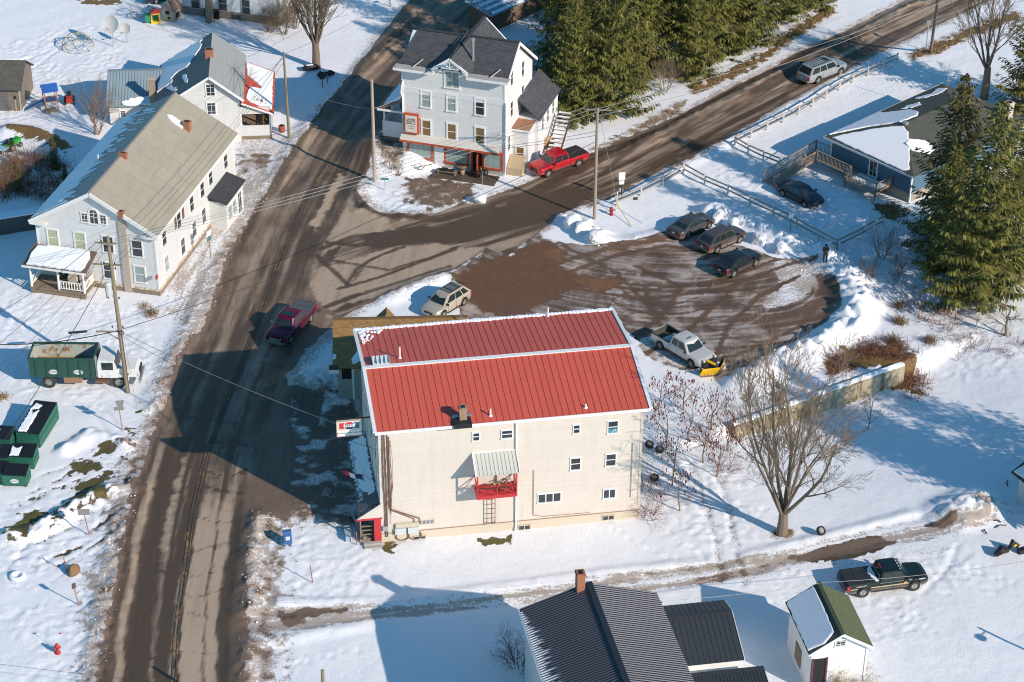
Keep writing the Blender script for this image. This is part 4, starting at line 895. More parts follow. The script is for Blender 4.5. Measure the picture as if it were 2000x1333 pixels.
# front porch
q = [hit(lh, 'z', .55, *lhpx(*c)) for c in ((285,925),(660,985))]
px0, px1 = -lW - .1, q[1].x; pyf = -2.3
fl = MB(); fl.box(px0, px1, pyf, 0, .45, .6); fl.box(px0+.1, px1-.1, pyf+.1, pyf+.2, -.3, .45); fl.build('porch_floor', M_wood, lh)
MB().box(px0+.1,px0+.5,pyf+.05,pyf+.4,-.4,.45).box(px1-.5,px1-.1,pyf+.05,pyf+.4,-.4,.45).build('porch_pier', M_stone, lh)
for xx in (px0+.15, (px0+px1)/2+.1, px1-.15): MB().lathe([(.11,.6),(.1,1.5),(.09,2.85)], 8, (xx, pyf+.15, 0)).build('porch_post', M_oldwhite, lh)
rl = MB()
for x0_, x1_ in (((px0+px1)/2+.2, px1-.25), ):
    rl.box(x0_, x1_, pyf+.1, pyf+.2, 1.42, 1.5); rl.box(x0_, x1_, pyf+.1, pyf+.2, .75, .82)
rl.box(px0+.1,px0+.2,pyf+.2,-.1,1.42,1.5); rl.box(px1-.2,px1-.1,pyf+.2,-.1,1.42,1.5); rl.box(px1-.2,px1-.1,pyf+.2,-.1,.75,.82); rl.box(px0+.1,px0+.2,pyf+.2,-.1,.75,.82)
rl.build('porch_rail', M_oldwhite, lh)
bme = MB().lathe([(.03,0),(.055,.15),(.03,.3),(.055,.45),(.03,.6)], 6).mesh('baluster', M_oldwhite)
for i in range(9): link('baluster', bme, lh, ((px0+px1)/2+.3+i*((px1-.3)-((px0+px1)/2+.3))/8.0, pyf+.15, .8))
for i in range(7): link('baluster', bme, lh, (px1-.15, pyf+.4+i*.27, .8)); link('baluster', bme, lh, (px0+.15, pyf+.4+i*.27, .8))
prf = plane_slope('porch_roof', mat('porch_tar', (.13,.10,.085), .8), lh, [(px0-.35,pyf-.3,2.85),(px1+.35,pyf-.3,2.85),(px1+.35,0,3.55),(px0-.35,0,3.55)], .14)
MB().box(px0-.35,px1+.35,pyf-.36,pyf-.3,2.68,2.86).build('porch_fascia', M_oldwhite, lh)
pwid = px1 - px0 + .7; snow_on(prf, [(.45,.12),(pwid-.5,.12),(pwid-.35,.7),(pwid-.3,1.8),(pwid-.6,2.5),(pwid*.6,2.6),(pwid*.3,2.55),(.6,2.35),(.3,1.4)], .26, .05)
win(lh, px0+2.2, 0, .6, 0, .85, 2.0, 'grid', fm=M_oldwhite, name='door'); win(lh, px0+3.9, 0, 1.1, 0, .8, 1.3, fm=M_oldwhite)
MB().box(px0+3.0,px0+3.8,-1.0,-.3,.6,1.3).box(px0+4.0,px0+5.0,-.8,-.2,.6,1.5).build('porch_clutter', mat('pale_cartons', (.5,.44,.36), .8, var=.4), lh)
p = hit(lh, 'x', .06, 306, 541); MB().box(.0,.12,p.y-.16,p.y+.16,p.z-.2,p.z+.12).build('mail_slot_box', mat('red_plastic', (.5,.03,.03), .5), lh)
# ================================================================ three storey inn
M_inn = siding('white_clapboard', (.82,.82,.81), .2, depth=.6, line=.5)
inn = thing('corner_inn', (-0.77, 187.09, 0), R(-16.67), 'tall white three storey inn with dark cross gabled roof and orange shopfront', 'building')
iW, iD = 10.05, 8.71; M_dsh = shingle('charcoal_shingles', (.062,.065,.072), (.10,.104,.112), .5, .2)
rY, rZ, fZ, bZ = 3.4, 12.34, 10.0, 8.3
MB().poly([(0,0,-.5),(0,0,fZ),(0,rY,rZ-.15),(0,iD,bZ),(0,iD,-.5)], (-iW, 0, 0)).build('wall', M_inn, inn)
MB().box(-iW-.02,.02,-.02,.3,-.6,.5).build('foundation', M_conc, inn)
def ln(y): return fZ + .12 + (rZ - fZ - .12) * (y + .15) / (rY + .15)
plane_slope('roof', M_dsh, inn, [(-iW-.35,.05,ln(.05)),(.35,.05,ln(.05)),(.35,rY,rZ),(-iW-.35+.9,rY,rZ)], .12)
plane_slope('roof', M_dsh, inn, [(.35,iD+.5,bZ-.1),(-iW-.35,iD+.5,bZ-.1),(-iW-.35+.9,rY,rZ),(.35,rY,rZ)], .12)
plane_slope('roof', M_dsh, inn, [(-iW-.35,iD+.5,bZ-.1),(-iW-.35,.05,ln(.05)),(-iW+.55,rY,rZ)], .12)
rx0 = hit(inn, 'z', rZ, 914, 77).x; fr = hit(inn, 'y', -.6, 878, 116)
gz = fr.z; gx_ = fr.x; hw = 2.55; ez = gz - 1.55
def vy(z_): return (z_ - ln(0)) / ((rZ - fZ - .12) / (rY + .15))     # where the front slope reaches height z
plane_slope('gable_roof', M_dsh, inn, [(gx_+hw,max(vy(ez),.0),ez+.02),(gx_+hw*.62,-.6,gz-.96),(gx_,-.6,gz),(rx0,rY,rZ+.05)], .1) if False else None
def tri(name, pts): return plane_slope(name, M_dsh, inn, pts, .06)
A_, B__ = Vector((gx_,-.65,gz)), Vector((rx0,rY+.1,rZ+.06))
lo_r, lo_l = Vector((gx_+1.75,-.65,gz-1.25)), Vector((gx_-1.75,-.65,gz-1.25))
tri('gable_roof', [lo_r, Vector((gx_+2.1,.3,gz-1.30)), B__, A_]); gl = tri('gable_roof', [Vector((gx_-2.1,.3,gz-1.30)), lo_l, A_, B__])
snow_on(gl, [(.7,.25),(.95,.2),(2.0,1.0),(3.0,1.7),(2.7,1.75),(1.7,1.15)], .06, .04, .25); snow_on(gl, [(1.3,.1),(1.5,.05),(2.9,1.1),(2.6,1.1)], .05, .03, .25)
MB().poly([lo_l+Vector((.25,.6,0)), lo_r+Vector((-.25,.6,0)), A_+Vector((0,.6,-.2))], (0,.3,0)).build('gable_wall', M_inn, inn)
f = MB(); f.bar(lo_l, A_, .1, .22); f.bar(A_, lo_r, .1, .22); n = 10
ap_ = [Vector((gx_+.75*math.cos(math.pi*k/n), -.6, gz-1.05+.7*math.sin(math.pi*k/n))) for k in range(n+1)]
f.tube(ap_, .05, 6); f.bar((gx_,-.6,gz-1.05),(gx_,-.6,gz-.2),.07); f.bar((gx_-.85,-.6,gz-1.0),(gx_+.85,-.6,gz-1.0),.07)
for s_ in (-1, 1): f.bar((gx_,-.6,gz-1.0),(gx_+s_*.5,-.6,gz-.45),.05); f.bar((gx_+s_*1.2,-.62,gz-1.0),(gx_+s_*1.7,-.62,gz-1.45),.16)
f.build('gable_ornament', M_white, inn)
# rear wing with its own ridge
ry1 = hit(inn, 'z', rZ, 946, 33).y; rx1 = hit(inn, 'z', rZ, 946, 33).x; rxm = (rx0 + rx1) / 2; ww = 4.3
MB().poly([(rxm+ww-.4,iD-.2,-.5),(rxm+ww-.4,iD-.2,8.2),(rxm,iD-.2,rZ-.3),(rxm-ww+.4,iD-.2,8.2),(rxm-ww+.4,iD-.2,-.5)], (0, ry1-iD-.3, 0)).build('rear_wall', M_inn, inn)
plane_slope('rear_roof', M_dsh, inn, [(rxm+ww,rY,8.1),(rxm+ww,ry1,8.1),(rxm,ry1,rZ),(rxm,rY,rZ)], .1); plane_slope('rear_roof', M_dsh, inn, [(rxm-ww,ry1,8.1),(rxm-ww,rY,8.1),(rxm,rY,rZ),(rxm,ry1,rZ)], .1)
MB().bar((-iW+.55,rY,rZ+.04),(.35,rY,rZ+.04),.3,.05).bar((rxm,rY,rZ+.05),(rxm,ry1,rZ+.05),.3,.05).bar(A_+Vector((0,0,.04)),B__,.28,.04).build('ridge_cap', mat('ridge_dark', (.05,.052,.058), .8), inn)
# front cornice shelf with brackets
M_shelf = mat('stone_coloured_shelf', (.42,.40,.37), .7)
for x0_, x1_ in ((-iW-.55, gx_-1.55), (gx_+1.65, .5)):
    MB().box(x0_, x1_, -.85, .12, fZ+.06, fZ+.16).build('cornice_shelf', M_shelf, inn); MB().box(x0_, x1_, -.9, -.82, fZ-.1, fZ+.13).build('cornice_fascia', M_white, inn)
    n = int((x1_ - x0_) / .62)
    for i in range(n + 1):
        xx = x0_ + .15 + i * (x1_ - x0_ - .3) / n; MB().box(xx-.06, xx+.06, -.72, -.0, fZ-.16, fZ+.05).build('bracket', M_white, inn)
f = MB(); f.bar((-iW-.3,-.6,fZ+.2),(-iW+.0,-.6,fZ+.2),.1)
for xx in (-iW+1.2, -1.35): f.bar((xx,-.35,fZ+.2),(xx+.75,.5,fZ+.75),.09)
f.build('snow_rail', mat('pinkish_metal', (.48,.40,.37), .6), inn)
MB().bar((.38,rY,rZ-.12),(.38,iD+.5,bZ-.2),.1,.26).bar((.38,rY,rZ-.12),(.38,.0,ln(0)-.1),.1,.26).build('rake_trim', M_white, inn)
vp = hit(inn, 'y', 1.2, 924, 133); MB().tube([(vp.x,1.2,ln(1.2)-.3),(vp.x,1.2,ln(1.2)+2.0)], .13, 10).lathe([(.2,0),(.2,.18),(.1,.22)], 10, (vp.x,1.2,ln(1.2)+2.0)).build('stove_pipe', M_steel, inn)
MB().box(-iW-.015,.015,-.03,0,7.35,7.95).build('scalloped_band', mat('scalloped_band', (.74,.74,.74), .7, var=.25, scale=14), inn)
MB().box(-iW-.03,-iW+.14,-.04,.1,.4,fZ).box(-.14,.03,-.04,.1,.0,fZ).box(.0,.04,iD-.14,iD+.03,0,bZ).build('corner_board', M_white, inn)
def ipx(u, v): return 500 + u / 4.0, v / 4.0
for u, v, g in ((1328,778,M_curtain),(1528,808,M_curtain),(1750,838,M_glass),(1332,1002,mat('amber_glass',(.22,.13,.05),.15,var=.5,scale=3)),(1530,1030,MATS.get('amber_glass')),(1750,1060,MATS.get('amber_glass'))):
    uu, vv = ipx(u, v); winpx(inn, 'y', 0, uu, vv, .78, 1.55, 0, gm=g or M_glass, ft=.14)
uu, vv = ipx(1532, 625); winpx(inn, 'y', 0, uu, vv, 1.3, 1.55, 0, style='double', gm=M_curtain, ft=.14)
for yy, zz in ((2.0,8.6),(5.6,7.9),(2.0,5.4),(5.6,5.4),(1.2,2.2)): win(inn, 0, yy, zz, math.pi/2, .7, 1.5, gm=M_glass)
# orange shop front under a pent roof
M_or = mat('orange_red_paint', (.50,.085,.03), .5); M_curt2 = mat('curtain_pane', (.30,.38,.36), .2, var=.4, scale=2.2, stretch=(9,9,.2))
pr = plane_slope('pent_roof', mat('pale_pent_roof', (.62,.58,.52), .7, var=.1), inn, [(-iW-.1,-.75,2.75),(-.35,-.75,2.75),(-.35,0,3.2),(-iW-.1,0,3.2)], .06)
MB().box(-iW-.1,-.35,-.78,-.72,2.55,2.74).build('pent_fascia', M_or, inn); MB().box(-iW+.3,-.4,-.12,0,2.2,2.7).build('shop_lintel', M_or, inn)
for xx, w_ in ((-8.35,2.2),(-4.75,2.1),(-1.45,2.1)): win(inn, xx, -.02, .75, 0, w_, 1.5, 'plain', fm=M_or, gm=M_curt2, ft=.2, name='shop_window')
MB().box(-6.9,-6.0,-.1,-.01,.2,2.5).build('panel_door', M_white, inn)
f = MB(); f.box(-3.3,-3.12,-.2,0,.1,2.6); f.box(-2.2,-2.02,-.2,0,.1,2.6); f.box(-3.12,-2.2,-.2,0,2.4,2.6); f.build('door_frame', M_or, inn)
dd = MB(); dd.box(0,.1,-.95,0,.1,2.3); o = dd.build('door', M_or, inn, (-2.62,-.2,0)); o.rotation_euler = (0,0,R(12)); MB().box(-3.1,-2.2,-.05,.0,.1,2.4).build('doorway', M_dark, inn)
MB().box(.102,.112,-.8,-.15,.9,2.1).box(-.012,-.002,-.8,-.15,.9,2.1).build('door_glass', M_glass, o)
for i in range(9): MB().box(-iW+.4+i*1.08,-iW+.46+i*1.08,-.7,-.6,2.42,2.54).build('bracket', M_white, inn)
MB().box(-6.6,-.4,-2.2,-.3,-.05,.12).build('front_step', mat('dark_wet_boards', (.11,.085,.065), .6, var=.4, scale=3), inn)
sg = local_thing(inn, 'framed_sign', -iW+.95, -.2, 4.35, 'orange framed picture sign hung on the white inn front', 'sign')
MB().box(-.72,.72,-.16,.1,-1.05,1.0).build('sign_frame', M_or, sg); MB().box(-.56,.56,-.20,-.16,-.88,.84).build('sign_panel', mat('cream_panel', (.70,.66,.58), .5), sg)
MB().box(-.44,.44,-.206,-.2,-.05,.55).build('sign_picture', mat('sepia_picture', (.20,.15,.12), .5, var=.8, scale=9, col2=(.65,.6,.5), thr=(.5,.55)), sg); MB().box(-.4,.4,-.206,-.2,-.3,-.22).box(-.3,.3,-.206,-.2,-.5,-.43).build('sign_lines', mat('grey_lines', (.35,.3,.26), .5), sg)
# left side porch, right addition
f = MB(); f.box(-iW-2.3,-iW,.8,5.5,2.5,2.7); f.build('porch_floor', M_white, inn); MB().box(-iW-2.3,-iW,.75,.85,2.1,3.7).box(-iW-2.35,-iW-2.25,.8,5.5,2.1,3.7).build('porch_wall', M_inn, inn)
MB().box(-iW-2.25,-iW-.1,.9,5.4,-.2,2.1).build('porch_base', M_stone, inn)
for yy in (.85, 3.1, 5.4): MB().box(-iW-2.25,-iW-2.1,yy,yy+.15,3.7,5.1).build('porch_post', M_white, inn)
spr = plane_slope('porch_roof', mat('brown_tin', (.22,.12,.09), .6), inn, [(-iW-2.7,5.9,5.0),(-iW-2.7,.5,5.0),(-iW,.5,6.2),(-iW,5.9,6.2)], .1); snow_on(spr, [(.1,.4),(4.8,.5),(4.9,2.3),(.1,2.6)], .12, .06); MB().box(-iW-2.72,-iW+.0,.42,.5,4.85,5.05).build('porch_trim', M_white, inn)
MB().box(-.0,2.0,4.2,11.0,-.3,4.3).build('side_addition', M_inn, inn)
ar = plane_slope('addition_roof', M_dsh, inn, [(2.25,4.0,4.25),(2.25,11.2,4.25),(0,11.2,6.2),(0,4.0,6.2)], .1)
MB().box(-.0,1.6,2.3,4.3,-.3,4.0).build('side_bay', M_inn, inn); MB().box(-.1,1.75,2.15,4.35,4.0,4.15).build('bay_cap', mat('rust_cap', (.36,.17,.1), .7), inn); MB().box(-.1,1.78,2.12,4.35,3.82,4.0).build('bay_trim', M_white, inn)
win(inn, .8, 2.3, .8, 0, .7, 1.3, gm=MATS['amber_glass'])
for yy in (5.6, 7.4, 9.2): win(inn, 2.0, yy, 2.6, math.pi/2, .6, 1.3)
sb = MB(); sb.poly([(.1,1.6,0),(1.5,1.6,0),(1.5,1.6,.9),(1.0,1.6,1.5),(.1,1.6,1.5)], (0,.1,0)); sb.box(.05,1.55,.4,1.6,-.2,.7); sb.poly([(.05,.4,.7),(.05,1.65,1.55),(1.55,1.65,1.55),(1.55,.4,.7)], (0,0,.06)); sb.build('cellar_bulkhead', mat('plywood', (.44,.33,.2), .8), inn)
st = MB(); 
for i in range(11): st.box(2.5,3.7,9.4-.42*i,9.4-.42*i+.34,2.55-.24*i,2.62-.24*i)
sto = st.build('stair_tread', M_wood, inn); st = MB()
for i in range(11): st.box(2.52,3.68,9.46-.42*i,9.46-.42*i+.24,2.62-.24*i,2.67-.24*i)
st.build('snow_on_tread', M_snow, sto); MB().bar((2.45,9.7,2.4),(2.45,5.0,-.2),.08,.3).bar((3.75,9.7,2.4),(3.75,5.0,-.2),.08,.3).build('stair_stringer', mat('dark_stringer', (.07,.035,.03), .8), inn)
MB().tube([(.1,-.1,7.7),(.1,-.1,.4)], .06, 6).tube([(-iW+.1,-.1,8.6),(-iW-.1,-.12,7.4),(-iW+.05,-.1,6.9),(-iW+.05,-.1,3.3)], .06, 6).build('downspout', M_white, inn)
# ================================================================ grey-roofed house behind, upper left
M_ulw = siding('white_board_siding', (.72,.72,.70), .22, wear=(.45,.4,.33), thr=(.66,.75), depth=.4)
ul = thing('gabled_house', (-26.57, 194.36, 0), R(4.64), 'small white gabled house with grey metal roof and red porch roof', 'house')
uR, uD, rX = 7.01, 9.42, -2.41; rE = 4.75; lX = -7.5; lE2 = 3.75
MB().poly([(.3,0,-.5),(.3,0,rE),(rX,0,uR-.1),(lX,0,lE2),(lX,0,-.5)], (0, uD, 0)).build('wall', M_ulw, ul)
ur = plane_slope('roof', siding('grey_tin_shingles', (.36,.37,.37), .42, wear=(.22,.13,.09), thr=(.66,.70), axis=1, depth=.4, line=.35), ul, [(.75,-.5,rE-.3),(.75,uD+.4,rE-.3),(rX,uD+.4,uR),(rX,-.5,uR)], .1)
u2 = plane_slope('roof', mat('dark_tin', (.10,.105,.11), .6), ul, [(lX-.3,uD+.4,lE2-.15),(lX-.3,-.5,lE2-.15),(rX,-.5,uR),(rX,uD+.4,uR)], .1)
snow_on(u2, [(.05,.2),(6.4,.1),(6.2,1.8),(5.0,1.7),(4.6,2.6),(4.7,3.5),(3.6,4.2),(2.4,5.0),(.1,5.1)], .08, .14, .3); snow_on(u2, [(6.0,3.0),(8.4,3.6),(8.6,3.9),(6.2,3.5)], .06, .1, .3); snow_on(u2, [(6.6,1.2),(8.8,2.3),(8.7,2.7),(6.6,1.7)], .06, .1, .3)
MB().bar((rX,-.5,uR-.1),(.75,-.5,rE-.38),.08,.22).bar((rX,-.5,uR-.1),(lX-.3,-.5,lE2-.25),.08,.22).build('rake_trim', M_white, ul)
chimney(ul, rX-.1, 4.4, uR-.4, uR+.6, .75, .6); 
for u, v in ((411,176),(413,212)): winpx(ul, 'y', 0, u, v, .75, 1.15, 0, style='grid', gm=M_glass)
# red porch on the right
f = MB(); f.box(.3,3.2,.0,uD-.6,.1,.4); f.build('porch_floor', M_wood, ul); MB().box(.3,3.2,.0,.1,.4,1.5).box(3.1,3.2,0,uD-.6,.4,1.5).build('porch_wall', M_ulw, ul)
MB().box(.35,3.15,.2,uD-.8,-.4,.1).build('porch_base', M_stone, ul)
f = MB()
for yy in (.05, 3, 6, uD-.75): f.box(3.05,3.2,yy,yy+.15,1.5,2.9)
f.box(.3,.45,.0,.12,1.5,3.3); f.build('porch_post', M_white, ul); MB().box(.3,3.2,-.02,.12,2.75,3.5).build('porch_beam', M_ulw, ul)
prr = plane_slope('porch_roof', mat('red_porch_roof', (.52,.09,.055), .6, var=.1), ul, [(3.55,-.35,2.85),(3.55,uD-.2,2.85),(.5,uD-.2,4.1),(.5,-.35,4.1)], .1)
MB().bar((3.55,-.37,2.78),(.5,-.37,4.03),.06,.16).build('porch_trim', M_white, ul)
L_ = uD + .15; snow_on(prr, [(.75,.3),(1.0,.2),(4.2,.25),(9.2,.2),(9.3,3.0),(6.5,2.9),(5.6,1.9),(4.7,1.3),(4.3,1.5),(3.9,2.6),(1.4,2.9),(.8,2.4)], .12, .05, .3)
# blue-grey metal shed roof wing
bl = thing('metal_roofed_shed', P(224, 258) + Vector((0, 0, 0)), R(4.0), 'low white shed with pale blue ribbed metal roof behind the tan roof', 'shed')
bl.location = P(216, 246)
MB().poly([(0,.2,-.4),(0,.2,2.2),(0,3.9,4.0),(0,7.2,2.4),(0,7.2,-.4)], (9.2, 0, 0)).build('wall', M_ulw, bl)
bs = plane_slope('roof', mat('blue_metal_roof', (.27,.35,.39), .45, var=.1, scale=1), bl, [(-.25,-.2,2.15),(9.4,-.2,2.15),(9.4,3.9,4.1),(-.25,3.9,4.1)], .08); ribs_on(bs, 9.6, 4.5, .3, .03, .04, mat('blue_metal_rib', (.20,.27,.31), .5))
plane_slope('roof', MATS['blue_metal_roof'], bl, [(9.4,7.5,2.2),(-.25,7.5,2.2),(-.25,3.9,4.1),(9.4,3.9,4.1)], .08)
MB().bar((-.25,3.9,4.13),(9.4,3.9,4.13),.3,.05).build('ridge_cap', MATS['blue_metal_rib'], bl); win(bl, 1.3, .2, .9, 0, .45, .6, 'grid')
snow_on(bs, [(1.6,.05),(6.5,.1),(9.4,2.6),(9.4,3.6),(7.0,2.0),(4.9,1.3),(3.0,1.0),(1.5,.5)], .16, .12, .3)
t = thing('brick_chimney', P(303, 242), R(4), 'tall weathered chimney standing between the tan and blue roofs', 'chimney'); MB().box(-.3,.3,-.3,.3,0,4.9).build('stack', mat('pale_brick', (.34,.26,.19), .9, var=.4, scale=14, bump=.5), t); MB().box(-.36,.36,-.36,.36,4.9,5.05).build('cap', M_conc, t)
t = thing('brick_chimney', P(373, 240), R(4), 'grey chimney with orange clay pot at the tan roof edge', 'chimney'); MB().box(-.38,.38,-.3,.3,0,4.6).build('stack', mat('grey_stack', (.25,.22,.2), .9), t); MB().lathe([(.2,4.6),(.2,4.95),(.16,5.0)], 10).build('chimney_pot', mat('clay', (.45,.16,.06), .8), t)
# ================================================================ blue ranch house
M_bls = siding('blue_board_siding', (.085,.17,.25), .35, vertical=True, depth=.4, line=.45)
rh = thing('ranch_house', (30.05, 189.63, 0), R(-47.9), 'blue ranch house with snowy green hip roof', 'house')
rW, rD, rE_, rH = 9.7, 16.5, 3.23, 4.86; M_gsh = shingle('green_grey_shingles', (.085,.09,.07), (.12,.125,.10), .4, .16)
MB().box(0,rW,0,rD,.9,rE_-.1).build('wall', M_bls, rh); MB().box(.02,rW-.02,.02,rD-.02,-.8,.9).build('foundation', mat('block_wall', (.33,.29,.23), .9), rh)
MB().box(-.03,.12,-.03,.12,.9,rE_-.1).box(rW-.12,rW+.03,-.03,.12,-.3,rE_-.1).build('corner_board', M_white, rh)
ov = .55; e = rE_ - .12; h2 = rW / 2
ff = plane_slope('roof', M_gsh, rh, [(-ov,-ov,e),(rW+ov,-ov,e),(h2,h2,rH)], .1); fl_ = plane_slope('roof', M_gsh, rh, [(-ov,rD+ov,e),(-ov,-ov,e),(h2,h2,rH),(h2,rD-h2,rH)], .1)
fr_ = plane_slope('roof', M_gsh, rh, [(rW+ov,-ov,e),(rW+ov,rD+ov,e),(h2,rD-h2,rH),(h2,h2,rH)], .1); plane_slope('roof', M_gsh, rh, [(rW+ov,rD+ov,e),(-ov,rD+ov,e),(h2,rD-h2,rH)], .1)
Lf = rW + 2 * ov; snow_on(ff, [(.75,.25),(9.3,.12),(9.9,.5),(8.0,2.9),(6.5,4.6),(5.5,5.0),(4.0,3.9),(2.2,2.0)], .12, .06)
Ll = rD + 2 * ov; snow_on(fl_, [(Ll-.6,.2),(Ll-3.5,2.6),(Ll-5.2,4.9),(10.2,5.3),(9.2,4.6),(8.6,3.2),(9.2,2.3),(10.0,.9),(9.7,.15)], .12, .08)
snow_on(fl_, [(7.5,1.6),(8.5,1.9),(8.0,2.6),(7.0,3.0),(6.2,2.3)], .06, .15, .25); snow_on(fl_, [(1.6,1.0),(3.6,1.3),(5.2,.7),(5.0,1.7),(2.8,2.4),(1.7,1.9)], .06, .15, .25); snow_on(fr_, [(2.7,2.6),(3.9,1.4),(5.2,1.7),(5.0,3.0),(3.7,3.9),(2.9,3.6)], .12, .06)
MB().box(-ov,rW+ov,-ov-.05,-ov,e-.2,e).box(-ov-.05,-ov,-ov,rD+ov,e-.2,e).build('fascia', M_white, rh)
MB().box(h2-.25,h2+.25,h2-.5,h2-.1,rH-.1,rH+.18).build('roof_vent', M_steel, rh); MB().tube([(h2-4.6,rD+.3,e),(h2-4.6,rD+.3,e+2.4)], .03, 5).build('antenna_mast', M_steel, rh)
chimney(rh, rW-.8, rD-1.5, rE_-.6, rE_+1.9, .7, .7, m=mat('pale_block', (.5,.42,.36), .9, var=.3, scale=10))
p = hit(rh, 'y', 0, 1707, 318); win(rh, p.x, 0, 1.05, 0, .8, 1.95, 'grid', name='door', gm=M_glass, ft=.15)
M_deck = mat('grey_deck_wood', (.36,.29,.225), .85, var=.35, scale=6, stretch=(1,1,4))
def railing(mb, a, b_, h=.95, posts=True, bal=.16):
    a = Vector(a); b_ = Vector(b_); n = max(1, int((b_ - a).length / bal)); up = Vector((0, 0, h))
    mb.bar(a + up, b_ + up, .09, .05); mb.bar(a + Vector((0,0,.12)), b_ + Vector((0,0,.12)), .05, .05)
    for i in range(n + 1): q = a.lerp(b_, i / n); mb.bar(q + Vector((0,0,.1)), q + up, .035)
    for q in (a, b_): mb.bar(q - Vector((0,0,.4)), q + up + Vector((0,0,.06)), .09)
dkx0, dkx1 = p.x - 1.5, p.x + 2.3; dk = thing('deck', (0,0,0)); bpy.data.objects.remove(dk)
dz = .95
deck = local_thing(rh, 'entrance_deck', 0, 0, 0, 'weathered wooden deck and ramp leading to the blue house', 'deck')
f = MB()
for i in range(14): f.box(dkx0, dkx1, -2.3+i*.164, -2.3+i*.164+.15, dz-.05, dz)
for i in range(8): f.box(-.6, dkx0-.01, -1.35+i*.164, -1.35+i*.164+.15, dz-.05, dz)
f.build('deck_board', M_deck, deck); f = MB()
n = 44
for i in range(n): f.box(-2.0,-.62,-.05-i*.164,-.05-i*.164+.15,dz-.05-.018*i,dz-.018*i)
f.build('ramp_board', M_deck, deck); f = MB()
railing(f, (dkx0,-2.3,dz),(dkx1,-2.3,dz)); railing(f, (dkx1,-2.3,dz),(dkx1,-.1,dz)); railing(f, (dkx0,-1.35,dz),(dkx0,-2.3,dz)); railing(f, (-.55,-1.35,dz),(dkx0,-1.35,dz))
f.build('deck_railing', M_deck, deck); f = MB(); railing(f, (-.6,-1.35,dz-.1),(-.6,-7.2,dz-.75)); railing(f, (-2.0,.2,dz),(-2.0,-7.2,dz-.75)); railing(f, (-2.0,.2,dz),(-.1,.2,dz)); f.build('ramp_railing', M_deck, deck)
f = MB(); 
for xx in (dkx0+.1, dkx1-.1): f.bar((xx,-2.2,-.3),(xx,-2.2,dz),.14)
f.box(dkx0,dkx1,-2.35,-2.3,dz-.25,dz-.02); f.build('deck_post', M_deck, deck)
MB().box(dkx0+.3,dkx1-.3,-1.8,-.4,dz+.003,dz+.07).build('snow_patch', M_snow, deck)
# ================================================================ dark-roofed house, foreground
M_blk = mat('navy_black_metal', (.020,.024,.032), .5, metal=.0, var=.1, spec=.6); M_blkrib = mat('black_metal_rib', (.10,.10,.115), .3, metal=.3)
bh = thing('dark_roofed_house', (.58, 113.95, 0), R(11.84), 'pale house under a steep navy black ribbed metal roof', 'house')
bW, bD, bE, bR = 9.18, 12.7, 7.0, 8.5
MB().poly([(.35,-.3,-.4),(.35,-.3,bE-.1),(bW/2,-.3,bR-.15),(bW-.35,-.3,bE-.1),(bW-.35,-.3,-.4)], (0, -bD+.6, 0)).build('wall', siding('pale_blue_siding', (.55,.58,.60), .2, depth=.4), bh)
sl_b = math.hypot(bW/2, bR-bE)
r1 = plane_slope('roof', M_blk, bh, [(0,0,bE),(0,-bD,bE),(bW/2,-bD,bR),(bW/2,0,bR)], .1); r2 = plane_slope('roof', M_blk, bh, [(bW,-bD,bE),(bW,0,bE),(bW/2,0,bR),(bW/2,-bD,bR)], .1)
ribs_on(r1, bD, sl_b-.1, .225, .045, .045, M_blkrib); ribs_on(r2, bD, sl_b-.1, .225, .045, .05, mat('lit_metal_rib', (.15,.145,.165), .35, metal=.2))  # right slope's ribs coloured paler, standing in for the sun's glint on them
MB().bar((bW/2,.02,bR+.06),(bW/2,-bD,bR+.06),.4,.07).build('ridge_cap', M_blk, bh); MB().box(-.06,.0,-bD,0,bE-.2,bE+.02).build('gutter', M_white, bh)
r5 = random.Random(5); f = MB()
for i in range(50):
    a = .3 + i*.225; L_ = (.25 + .75*min(1,i/14)) * r5.uniform(.5,1.25) * (1.15 if i > 9 else .9); w_ = .06
    if a < bD - .2: f.add([(a+.055,.02,.004),(a+.17,.02,.004),(a+.15,L_*.7,.004),(a+.11,L_,.004),(a+.06,L_*.6,.004),(a+.055,.02,.06),(a+.17,.02,.06),(a+.15,L_*.7,.045),(a+.11,L_,.01),(a+.06,L_*.6,.045)], [(0,1,6,5),(1,2,7,6),(2,3,8,7),(3,4,9,8),(4,0,5,9),(5,6,7,8,9)])
f.build('snow_streak', M_snow, r1)
cp = hit(bh, 'z', bR - .4, 1128, 1142); chimney(bh, cp.x, min(cp.y, -.25), bR-1.4, 9.6, .52, .62)
for yy in (-9.8,-11.2): win(bh, .35, yy, 3.6, -math.pi/2, .8, 1.5)
ex = thing('black_roofed_extension', P(1316, 1300, 2.4) + Vector((0, 0, -2.4)), R(9.5), 'low white extension under a black ribbed metal roof', 'extension')
eW, eD = 4.75, 4.4
MB().poly([(-.6,.2,-.3),(-.6,.2,2.3),(-.6,3.6,3.35),(-.6,5.3,2.8),(-.6,5.3,-.3)], (eW+.3, 0, 0)).build('wall', M_white, ex)
e1 = plane_slope('roof', mat('grey_black_metal', (.05,.056,.062), .4, metal=.2, var=.1), ex, [(-.8,-.1,2.35),(eW,-.1,2.35),(eW,3.6,3.5),(-.8,3.6,3.5)], .08); e2 = plane_slope('roof', MATS['grey_black_metal'], ex, [(eW,5.7,2.8),(-.8,5.7,2.8),(-.8,3.6,3.5),(eW,3.6,3.5)], .08)
